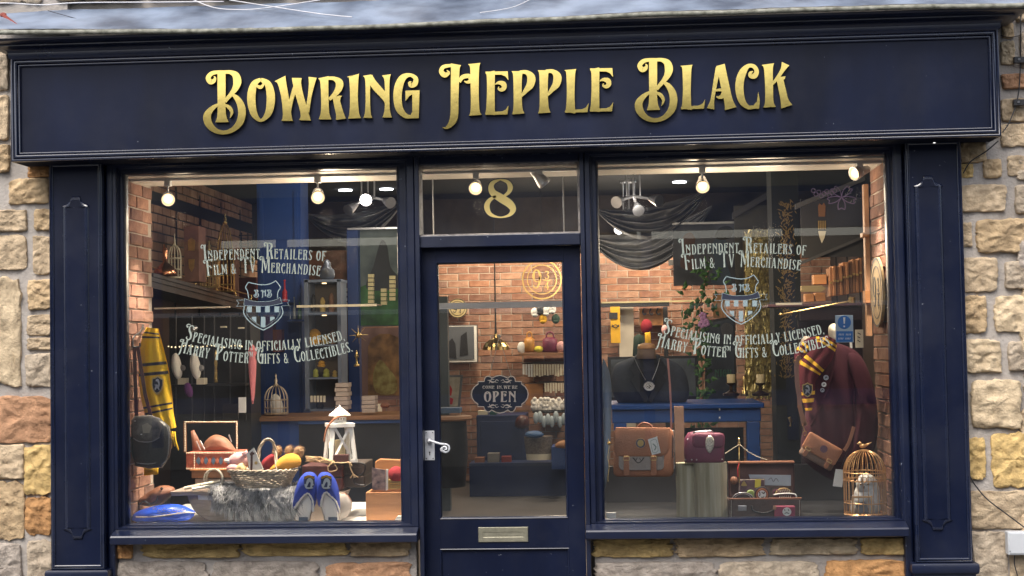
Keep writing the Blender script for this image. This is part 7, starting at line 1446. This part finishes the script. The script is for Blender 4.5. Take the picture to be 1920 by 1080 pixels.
t = thing('plush_owl', 'white plush owl sitting inside the large gold birdcage', 'soft toy', at(1623, 966, .185))
m = MB(); m.puff(sm([(1600, 964), (1596, 940), (1606, 912), (1612, 896), (1626, 890), (1640, 894), (1648, 915), (1650, 940), (1646, 964)], 4, True), .19, .07, back=1, power=.5, nz=.02); obj('body', m, WHITEF, t, smooth=True)
m = MB(); m.puff(sm([(1605, 905), (1612, 892), (1626, 888), (1638, 894), (1642, 908), (1634, 922), (1618, 924), (1608, 918)], 4, True), .15, .045, back=1, nz=.012); obj('head', m, WHITEF, t, smooth=True)
for x in (1614, 1628): m = MB(); m.ball(at(x, 908, .105), .0055, n=10, m=6); obj('eye', m, flat('amber_eye', (.25, .13, .02), .2) if x == 1614 else bpy.data.materials['amber_eye'], t)
m = MB(); m.tube([at(1620, 912, .105), at(1620, 917, .098)], [.004, .001], 6); obj('beak', m, BLACK, t)
m = MB(); m.slab([(1603, 944), (1622, 940), (1630, 958), (1612, 963)], .105, .004); solo('letter_card', m, flat('grey_card', (.16, .16, .17)), 'dark grey card with white writing inside the gold birdcage', 'card')
# notice on the glass
t = thing('notice', 'blue and white mandatory notice with an exclamation mark stuck inside the glass', 'sign', at(1583, 642, .06)); part(t, 'sheet', 1566.5, 591, 1600, 642, .058, .002, flat('pale_notice', (.42, .52, .60)))
m = MB(); m.slab(oval(1583, 604.5, 12.6, 12.6, 30), .0565, .001); m.slab([(1568, 621), (1599, 621), (1599, 641), (1568, 641)], .0565, .001); obj('blue_print', m, NOTB, t)
m = MB(); put_items(m, [('s', q(1583,595,4.2, 1583,607,2)), ('p', p2(1581.5,610.5, 1584.5,610.5, 1584.5,613.5, 1581.5,613.5))], lambda a, b: at(a, b, .0555), (0, .0008, 0)); put_items(m, [('s', q(1573+i*2.6+(3 if i > 3 else 0),629,.9, 1574+i*2.6+(3 if i > 3 else 0),625.5,.9)) for i in range(8)]+[('s', q(1572+i*2.6+(3 if i > 3 else 0),636.5,.9, 1573+i*2.6+(3 if i > 3 else 0),633,.9)) for i in range(8)], lambda a, b: at(a, b, .0555), (0, .0008, 0)); obj('white_print', m, PAPER, t)
one('paper_candle', 1594, 620, 1598, 653, 1.0, .02, PAPER, 'thin white candle hanging behind the blue notice', 'candle'); t = one('hanging_card', 1604, 618, 1619, 652, 1.05, .01, CREAM, 'cream card with dark writing hanging right of the blue notice', 'card')
m = MB(); put_items(m, [('s', q(1608,624,1.5, 1614,627,1.5)), ('s', q(1608,631,1.5, 1613,634,1.5)), ('s', q(1608,638,1.5, 1613,641,1.5))], lambda a, b: at(a, b, 1.048), (0, .001, 0)); obj('writing', m, CHAR, t)
# right side shelving
t = thing('wall_shelf', 'dark shelf with a brass rail holding orange books on the right wall', 'shelf', at(1540, 575, 1.4)); part(t, 'board', 1440, 569, 1617, 574, 1.4, .35, mat('maroon_shelf', (.10, .03, .03), .5)); part(t, 'valance', 1500, 575, 1617, 600, 1.45, .02, flat('dark_maroon_board', (.035, .012, .016), .5)); part(t, 'edge', 1455, 568, 1504, 572, 1.36, .02, CREAM); m = MB(); m.tube([at(1464, 590, 1.25), at(1598, 564, .95)], .005, 8); m.ball(at(1464, 590, 1.25), .011); m.lathe(at(1598, 568, .95), [(.02, 0), (.02, .035)], 10); obj('brass_rail', m, GOLD, t)
part(t, 'back_panel', 1500, 600, 1620, 900, 1.6, .02, flat('maroon_back', (.028, .010, .016), .6))
for i in range(10):
    x = 1556+i*6.1; tp = 500-i*1.6+rnd.uniform(-3, 3); t = thing('book', 'orange brown leather book, number %s of the row from the left' % ('one two three four five six seven eight nine ten'.split()[i]), 'book', at(x+3, 552, 1.45), 'orange books on the right wall shelf')
    t['label'] = ['leftmost', 'second', 'third', 'fourth', 'fifth', 'sixth', 'seventh', 'eighth', 'ninth', 'rightmost'][i]+' of the ten orange leather books on the right wall shelf'; part(t, 'spine', x, tp, x+5.6, 556-i*.9, 1.42+rnd.uniform(0, .02), .16, mat('book_orange', (.30, .13, .05), .6, var=.2, rand=.25) if i == 0 else bpy.data.materials['book_orange'], bevel=.003); part(t, 'title_band', x+.4, tp+26, x+5.2, tp+30, 1.414, .01, GOLD)
m = MB(); m.slab([(1502, 536), (1540, 535), (1549, 541), (1540, 547), (1502, 547)], 1.3, .02); solo('wooden_arrow', m, mat('pale_arrow', (.55, .42, .20), .6), 'pale wooden arrow sign pointing right on the shelf', 'sign')
for a, b, c_, d, lab in ((1510, 551, 1527, 566, 'left'), (1529, 549, 1548, 565, 'right')): one('wooden_block', a, b, c_, d, 1.42, .1, OAK, lab+' orange wooden block below the wooden arrow', 'block')
one('wooden_box', 1526, 515, 1550, 533, 1.5, .1, OAK, 'orange wooden box above the wooden arrow', 'box')
t = thing('wooden_post', 'orange wooden post beside the right brick return', 'post', at(1631, 620, .64)); part(t, 'post', 1623, 345, 1632, 630, .64, .06, mat('post_wood', (.45, .24, .12), .6, var=.15, bump=.2)); part(t, 'bracket', 1617, 436, 1630, 444, .62, .08, OAK); part(t, 'bracket', 1622, 545, 1632, 568, .60, .08, OAK)  # plain orange wood colour for the post
# slanting dark panels with emblem
def wallquad(pts, X, m, th=.02): P = [atx(x, y, X) for x, y in pts]; m.prism(P, (-th, 0, 0))
t = thing('wall_panel', 'near dark panel on the right wall with a gold pencil shaped emblem', 'panel', at(1560, 480, 2.0)); part(t, 'panel', 1502, 372, 1620, 482, 2.2, .02, flat('charcoal_panel', (.035, .035, .038), .4), bevel=0); o_ = bpy.data.objects.new('x', None); bpy.data.objects.remove(o_)
m = MB(); m.slab([(1492, 382), (1622, 330), (1622, 338), (1492, 392)], 2.12, .06); m.slab([(1498, 492), (1622, 440), (1622, 446), (1498, 498)], 2.12, .06); obj('moulding', m, flat('panel_moulding', (.07, .07, .075), .4), t)
m = MB(); m.slab([(1534, 386), (1537, 381), (1541, 385), (1545, 380), (1548, 386), (1547, 406), (1535, 406)], 2.19, .004); obj('emblem_top', m, flat('emblem_brown', (.22, .10, .04)), t); m = MB()
for i in range(4): m.slab([(1534+i*4, 414), (1536.6+i*4, 414), (1536.6+i*4, 430), (1534+i*4, 430)], 2.19, .004)
obj('emblem_bars', m, GOLD, t); m = MB(); m.slab([(1534, 433), (1549, 433), (1546, 446), (1541, 456), (1537, 446)], 2.19, .004); obj('emblem_point', m, CREAM, t)
m = MB()
for k_ in range(5):
    g = R(72*k_+18); cx, cy = 1578, 370; pts = [(cx, cy), (cx+14*math.cos(g-.45), cy+12*math.sin(g-.45)), (cx+27*math.cos(g-.22), cy+23*math.sin(g-.22)), (cx+24*math.cos(g), cy+20*math.sin(g)), (cx+27*math.cos(g+.22), cy+23*math.sin(g+.22)), (cx+14*math.cos(g+.45), cy+12*math.sin(g+.45)), (cx, cy)]
    put_items(m, [('s', [(x, y, 1.3) for x, y in pts])], lambda a, b: at(a, b, GY-.001), (0, .0006, 0))
for k_ in range(9): put_items(m, [('s', [(x, y, 1.1) for x, y in oval(1525+k_*5, 357+(k_*7) % 11, 4, 4, 8)+[(1529+k_*5, 357+(k_*7) % 11)]])], lambda a, b: at(a, b, GY-.001), (0, .0006, 0), n=1)
obj('flower_decal', m, flat('dusty_mauve_decal', (.16, .10, .15), .6), t_w2, label='faint mauve flower outlines at the top right of the glass')
t = thing('wall_panel', 'far olive grey panel on the right wall behind the lettering', 'panel', at(1420, 500, 4.5)); part(t, 'panel', 1378, 385, 1452, 560, 4.4, .02, mat('olive_panel', (.07, .065, .05), .5, var=.5, scale=3), bevel=0); m = MB(); m.slab([(1374, 398), (1452, 352), (1452, 364), (1374, 410)], 4.3, .08); obj('moulding', m, bpy.data.materials['panel_moulding'], t)
t = thing('gilded_pier', 'black pier painted with gold foliage between the gold curtain and the robe', 'pier', at(1478, 900, 2.6)); a, b = at(1452, 600, 2.6), at(1503, 600, 2.6); m = MB(); m.box((a.x, 2.6, ZF), (b.x, 2.9, ZC)); obj('panel', m, flat('pier_black', (.010, .013, .012), .8), t)
m = MB(); rq = random.Random(11)
for i in range(420):
    x, y = 1474+rq.gauss(0, 7), 380+rq.random()*330+0; a = rq.uniform(-1.3, 1.3)-1.57; l = rq.uniform(4, 10); put_items(m, [('s', [(x, y, .6), (x+l*.5*math.cos(a), y+l*.5*math.sin(a), 1.6), (x+l*math.cos(a), y+l*math.sin(a), .3)])], lambda a_, b_: at(a_, b_, 2.596), (0, .002, 0), n=2)
obj('gold_foliage', m, mat('gilt_paint', (.26, .17, .05), .5, metal=.3), t, kind='stuff')
# shimmering gold curtain
t = thing('foil_curtain', 'shimmering gold foil curtain hanging in the middle of the right window', 'curtain', at(1425, 745, 3.6)); m = MB(); rq = random.Random(21)
for i in range(150):
    x = 1398+rq.random()*58; y0 = 430+rq.random()*10; pts = []; ph = rq.random()*6
    for j in range(26): yy = y0+j*12.4; pts.append(at(x+2.2*math.sin(j*.9+ph)+1.2*math.sin(j*2.3+ph), yy, 3.6+rq.uniform(-.03, .03)+.03*math.sin(j*1.3+ph)))
    for a, b in zip(pts, pts[1:]): s = Vector((math.cos(ph+a.z*23), math.sin(ph+a.z*23), 0))*.006; m.add([a-s, a+s, b+s, b-s], [(0, 1, 2, 3)])
obj('foil_strands', m, mat('gold_foil', (.78, .58, .24), .35, metal=.5, var=.5, scale=30), t, kind='stuff', recalc=False)
part(t, 'backing', 1396, 428, 1458, 745, 3.72, .01, mat('curtain_backing', (.08, .06, .03), .8, var=.5))
# posters
t = thing('poster', 'dark film poster with brown figures hanging high behind the right lettering', 'poster', at(1315, 530, 4.6)); part(t, 'rail', 1260, 416, 1386, 420, 4.58, .02, ALU); part(t, 'sheet', 1262, 420, 1384, 535, 4.6, .01, mat('dark_poster', (.04, .05, .07), .6, var=.6, scale=2.5, col2=(.12, .13, .16)))
for pts, mt in ((sm([(1276, 500), (1280, 470), (1276, 455), (1284, 440), (1296, 436), (1304, 450), (1298, 470), (1304, 505)], 3, True), flat('poster_brown', (.09, .05, .04))), (sm([(1334, 530), (1340, 490), (1332, 465), (1342, 448), (1356, 446), (1364, 460), (1360, 485), (1372, 530)], 3, True), flat('poster_blue', (.06, .09, .13)))): m = MB(); m.slab(pts, 4.595, .003); obj('figure_shape', m, mt, t)
m = MB(); m.slab(sm([(1340, 444), (1348, 428), (1366, 424), (1376, 434), (1368, 446), (1352, 450)], 3, True), 4.592, .003); obj('dark_shape', m, BLACK, t)
t = thing('poster', 'dark blue framed poster with a faint face and green word beside the flower garland', 'poster', at(1345, 750, 4.4)); m = MB(); m.slab([(1322, 602), (1378, 592), (1382, 760), (1322, 760)], 4.4, .02); obj('frame', m, BLACK, t); m = MB(); m.slab([(1326, 606), (1375, 597), (1378, 754), (1326, 754)], 4.395, .004); obj('sheet', m, mat('blue_poster', (.015, .03, .07), .5, var=.5, scale=5, col2=(.05, .07, .10)), t)
m = MB(); m.slab(sm([(1352, 612), (1362, 605), (1374, 612), (1372, 628), (1362, 634), (1354, 626)], 3, True), 4.392, .003); obj('grey_shape', m, flat('poster_grey', (.10, .10, .11)), t); m = MB(); text_px(m, 'nigh', 1340, 1372, lambda x: 706, 13, 4.392, th=.003); 
obj('shape_row', m, flat('poster_green', (.05, .16, .11)), t)
one('wood_panel', 1337, 549, 1361, 596, 4.35, .04, mat('striped_wood', (.50, .26, .11), .6, var=.3, scale=14, fibre=(6, 1, .4)), 'upright orange wooden board above the dark blue poster', 'board')
m = MB(); m.slab([(1253, 487), (1263, 487), (1264, 497), (1254, 498)], 7.4, .03); solo('thermostat', m, BLACK, 'small black box on the back brick wall', 'wall box')
# garland
t = thing('flower_garland', 'hanging green leaf garland with lilac flowers beside the dark blue poster', 'garland', at(1318, 870, 4.1)); LV = []
for k_ in range(3):
    me = bpy.data.meshes.new('leaf'); L_ = .055+.012*k_; me.from_pydata([(0, 0, 0), (L_*.35, -.008, L_*.28), (L_, 0, 0), (L_*.35, -.008, -L_*.28), (L_*.5, -.018, 0)], [], [(0, 1, 4), (1, 2, 4), (2, 3, 4), (3, 0, 4)]); me.materials.append(GREEN); LV.append(me)
m = MB(); st = sm([tuple(at(x, y, 4.1)) for x, y in ((1330, 500), (1318, 545), (1312, 600), (1314, 650), (1318, 720), (1314, 790), (1318, 860))], 8); m.tube(st, .006, 6); obj('stem', m, WOOD, t)
rq = random.Random(31)
for i in range(230):
    s_ = rq.random(); p = Vector(st[int(s_*(len(st)-1))]); w_ = .085 if .12 < s_ < .4 else .045
    p += Vector((rq.gauss(0, w_), rq.gauss(0, .05), rq.gauss(0, .03))); o_ = bpy.data.objects.new('leaf', LV[rq.randrange(3)]); C.objects.link(o_); o_.parent = t; o_.location = p-wl(t); o_.rotation_euler = (rq.uniform(-1, 1), rq.uniform(0, 6.28), rq.uniform(-1, 1))
for i, (x, y) in enumerate(((1320, 600), (1316, 608), (1324, 606), (1318, 592))):
    m = MB(); c = at(x, y, 3.95)
    for k_ in range(5): g = k_*1.257+i; m.ball(c+Vector((.018*math.cos(g), 0, .018*math.sin(g))), .016, .006, .014, n=8, m=5)
    obj('flower', m, LILAC, t, smooth=True)
# blue table with candles
t = thing('blue_table', 'bright blue table with moulded edge behind the handbag and suitcase', 'table', at(1290, 900, 2.4)); zt = at(1290, 757, 2.4).z
BL2 = flat('cobalt_paint', (.010, .075, .32), .4); a, b = at(1142, 760, 2.4), at(1432, 760, 2.4)
m = MB(); m.box((a.x, 2.36, zt-.035), (b.x, 3.2, zt)); obj('top', m, BL2, t, bevel=.006); m = MB(); m.box((a.x+.02, 2.40, zt-.13), (b.x-.02, 3.15, zt-.036)); obj('apron', m, BL2, t, bevel=.008)
for x in (a.x+.03, b.x-.12): 
    m = MB(); m.box((x, 2.40, ZF), (x+.09, 2.49, zt-.13)); obj('leg', m, BL2, t, bevel=.006)
m = MB(); m.box((a.x+.1, 2.9, ZF), (b.x-.1, 2.95, zt-.2)); obj('back', m, BLACK, t)
for x, lab in ((1371, 'left'), (1426, 'right')):
    t = thing('candle_holder', 'dark candle holder at the '+lab+' end of the blue table', 'candle holder', at(x, 745, 2.7)); m = MB(); m.plathe(x, 2.7, [(15, 742), (16, 738), (8, 735), (3, 732), (3, 724), (9, 720), (10, 718)], 20); obj('stand', m, flat('bronze', (.12, .08, .05), .35, metal=.8) if lab == 'left' else bpy.data.materials['bronze'], t, smooth=40)
    m = MB(); m.plathe(x, 2.7, [(7.5, 718), (7.8, 703), (7, 702), (2, 703)], 18); solo('candle', m, CANDLE, 'cream pillar candle on the '+lab+' holder of the blue table', 'candle', smooth=40)
m = MB(); m.plathe(1396, 2.65, [(8, 742), (6, 736), (2.5, 730), (3.5, 722), (2, 716), (3, 710), (.5, 704)], 14); solo('gold_figurine', m, GOLD, 'gold figurine between the two candles on the blue table', 'figurine', smooth=True)
for y in (768, 784): one('clasp', 1348, y-2, 1351, y+2, 2.33, .02, CHROME, ('upper' if y < 780 else 'lower')+' small silver clasp on the front of the blue table', 'clasp')
m = MB(); m.tube(sm([tuple(at(x, y, 1.9)) for x, y in ((1480, 782), (1483, 790), (1482, 800))], 4), [.012]*5+[.006]*4, 8); solo('brass_hook', m, GOLD, 'small brass hook on the black pier left of the robe', 'hook', smooth=True)
m = MB(); m.puff(sm([(1128, 690), (1138, 686), (1146, 720), (1146, 800), (1138, 900), (1128, 900)], 3, True), 1.0, .1); solo('hanging_coat', m, flat('blue_grey_coat', (.05, .08, .14), .8), 'blue grey coat at the far left edge of the right window', 'coat', smooth=True)
# plaque on the right brick return
t = thing('round_plaque', 'large round brass plaque with black rings and 9 3/4 on the right brick return', 'plaque', atx(1650, 612, XRI-.02)); c = Vector((XRI-.022, at(1661, 548, .12).y+.17, at(1655, 548, .3).z)); RD = .195
def pq(a, b, o=0): return Vector((c.x-o, c.y-a, c.z-b))     # a towards the street, b down
m = MB(); m.prism([pq(x, y) for x, y in oval(0, 0, RD, RD, 40)], (-.012, 0, 0)); obj('disc', m, mat('aged_brass_enamel', (.34, .22, .09), .5, var=.3, scale=20), t)
m = MB()
for rr_, w_ in ((RD*.96, .010), (RD*.74, .006)): put_items(m, [('s', [(x, y, w_) for x, y in oval(0, 0, rr_, rr_, 40)+[(rr_, 0)]])], lambda a, b: pq(a, b, .014), (.001, 0, 0), n=1)
def dig(ch, x0, x1, base_, cap):
    it, gx, gb, gc, gw = GL[ch]; put_items(m, it, lambda rx, ry: pq(x0+(rx-gx)/gw*(x1-x0), base_+(ry-gb)*cap/gc, .014), (.001, 0, 0))
dig('9', -.11, .0, .08, .17); dig('3', .03, .08, -.0, .08); dig('4', .03, .085, .095, .08); put_items(m, [('s', [(.02, .01, .008), (.095, .01, .008)])], lambda a, b: pq(a, b, .014), (.001, 0, 0)); obj('print', m, BLACK, t)

# ------------------------------------------------------------------ cables, bracket and box outside
def cable(pts, Y, r, mt, lab): m = MB(); m.tube(sm([tuple(at(x, y, Y_)) for x, y, Y_ in pts], 8), r, 6); return solo('cable', m, mt, lab, 'cable', smooth=True)
cable([(1925, 8, -.02), (1914, 30, -.03), (1914, 70, -.04), (1913, 130, -.03), (1908, 185, -.04), (1893, 228, -.05), (1880, 248, -.06)], 0, .0035, CABLEB, 'black cable running down the stone wall past the right end of the fascia')
cable([(1876, 66, -.02), (1893, 70, -.03), (1913, 66, -.04)], 0, .002, CABLEB, 'short thin black cable crossing to the long one at the top right')
cable([(1872, 264, -.06), (1850, 283, -.05), (1820, 303, -.04), (1806, 325, -.03)], 0, .0035, CABLEB, 'black cable slanting from under the fascia to the right pilaster')
cable([(1817, 888, -.03), (1826, 906, -.04), (1850, 935, -.05), (1885, 962, -.05), (1925, 992, -.05)], 0, .0035, CABLEB, 'black cable sagging to the right beside the junction box')
cable([(1817, 900, -.03), (1820, 960, -.03), (1822, 1010, -.03), (1828, 1060, -.03)], 0, .002, CABLEB, 'thin black cable running down beside the right pilaster')
cable([(1903, 1038, -.05), (1902, 1056, -.05), (1908, 1080, -.05)], 0, .003, CABLEB, 'short black cable leaving the bottom of the junction box')
cable([(-20, 6, -.06), (20, 6, -.06), (80, 9, -.07), (150, 5, -.07), (300, 4, -.05), (420, 3, -.05)], 0, .0032, CABLEW, 'white cable sagging along the stones at the top left')
cable([(350, -6, -.10), (400, 14, -.14), (450, 18, -.16), (500, 15, -.15), (600, 0, -.10)], 0, .003, CABLEW, 'white cable looping down over the lead at the top')
cable([(430, 0, -.10), (520, 14, -.2), (600, 26, -.3), (660, 32, -.36)], 0, .0028, CABLEW, 'white cable lying across the lead to the right of the loop')
cable([(1000, -4, -.2), (960, 14, -.3), (900, 24, -.35)], 0, .0026, CABLEW, 'pale cable crossing the lead above the middle of the sign')
cable([(90, 20, -.12), (140, 34, -.2), (200, 50, -.3)], 0, .0018, CABLEB, 'thin dark wire lying over the lead at the top left')
for x, y in ((1911, 111), (1910, 191)):
    t = thing('pipe_clip', ('upper' if y < 150 else 'lower')+' black metal clip fixed to the stones right of the fascia', 'clip', at(x, y+6, -.06), 'black clips on the right stone wall'); part(t, 'plate', x-9, y-5, x+22, y+6, -.055, .03, BLACK); m = MB(); m.tube([at(x, y, -.055), at(x, y, -.062)], .007, 10); obj('bolt', m, CHROME, t)
t = thing('junction_box', 'pale grey plastic junction box on the right stone wall near the bottom', 'junction box', at(1910, 1041, -.08)); m = MB(); m.pbox(1890, 997, 1938, 1041, -.085, .06); obj('casing', m, flat('grey_plastic', (.48, .50, .52), .5), t, bevel=.006); m = MB(); m.pbox(1893, 1000, 1935, 1038, -.089, .004); obj('lid', m, bpy.data.materials['grey_plastic'], t, bevel=.003)
m = MB(); c = at(1894, 1034, -.089); m.lathe(c, [(.003, 0), (.003, .003)], 8); obj('screw', m, BLACK, t)
t = thing('bracket', 'rusty red iron bracket lying on the lead at the top left corner', 'bracket', at(20, 45, -.2)); m = MB(); a, b = at(6, 28, -.12), at(34, 50, -.32); bar(m, a, b, .009, .004); obj('arm', m, RUST, t, bevel=.001); m = MB(); m.ball(a, .02, .01, .014, n=10, m=6); m.ball(b, .014, .01, .006, n=8, m=5); obj('end_plate', m, RUST, t)
m = MB(); m.ball(at(1752, 268, -.275), .007, .003, .004, n=8, m=5); obj('white_spot', m, WHITE, t_f, label='small white chip on the lower moulding')
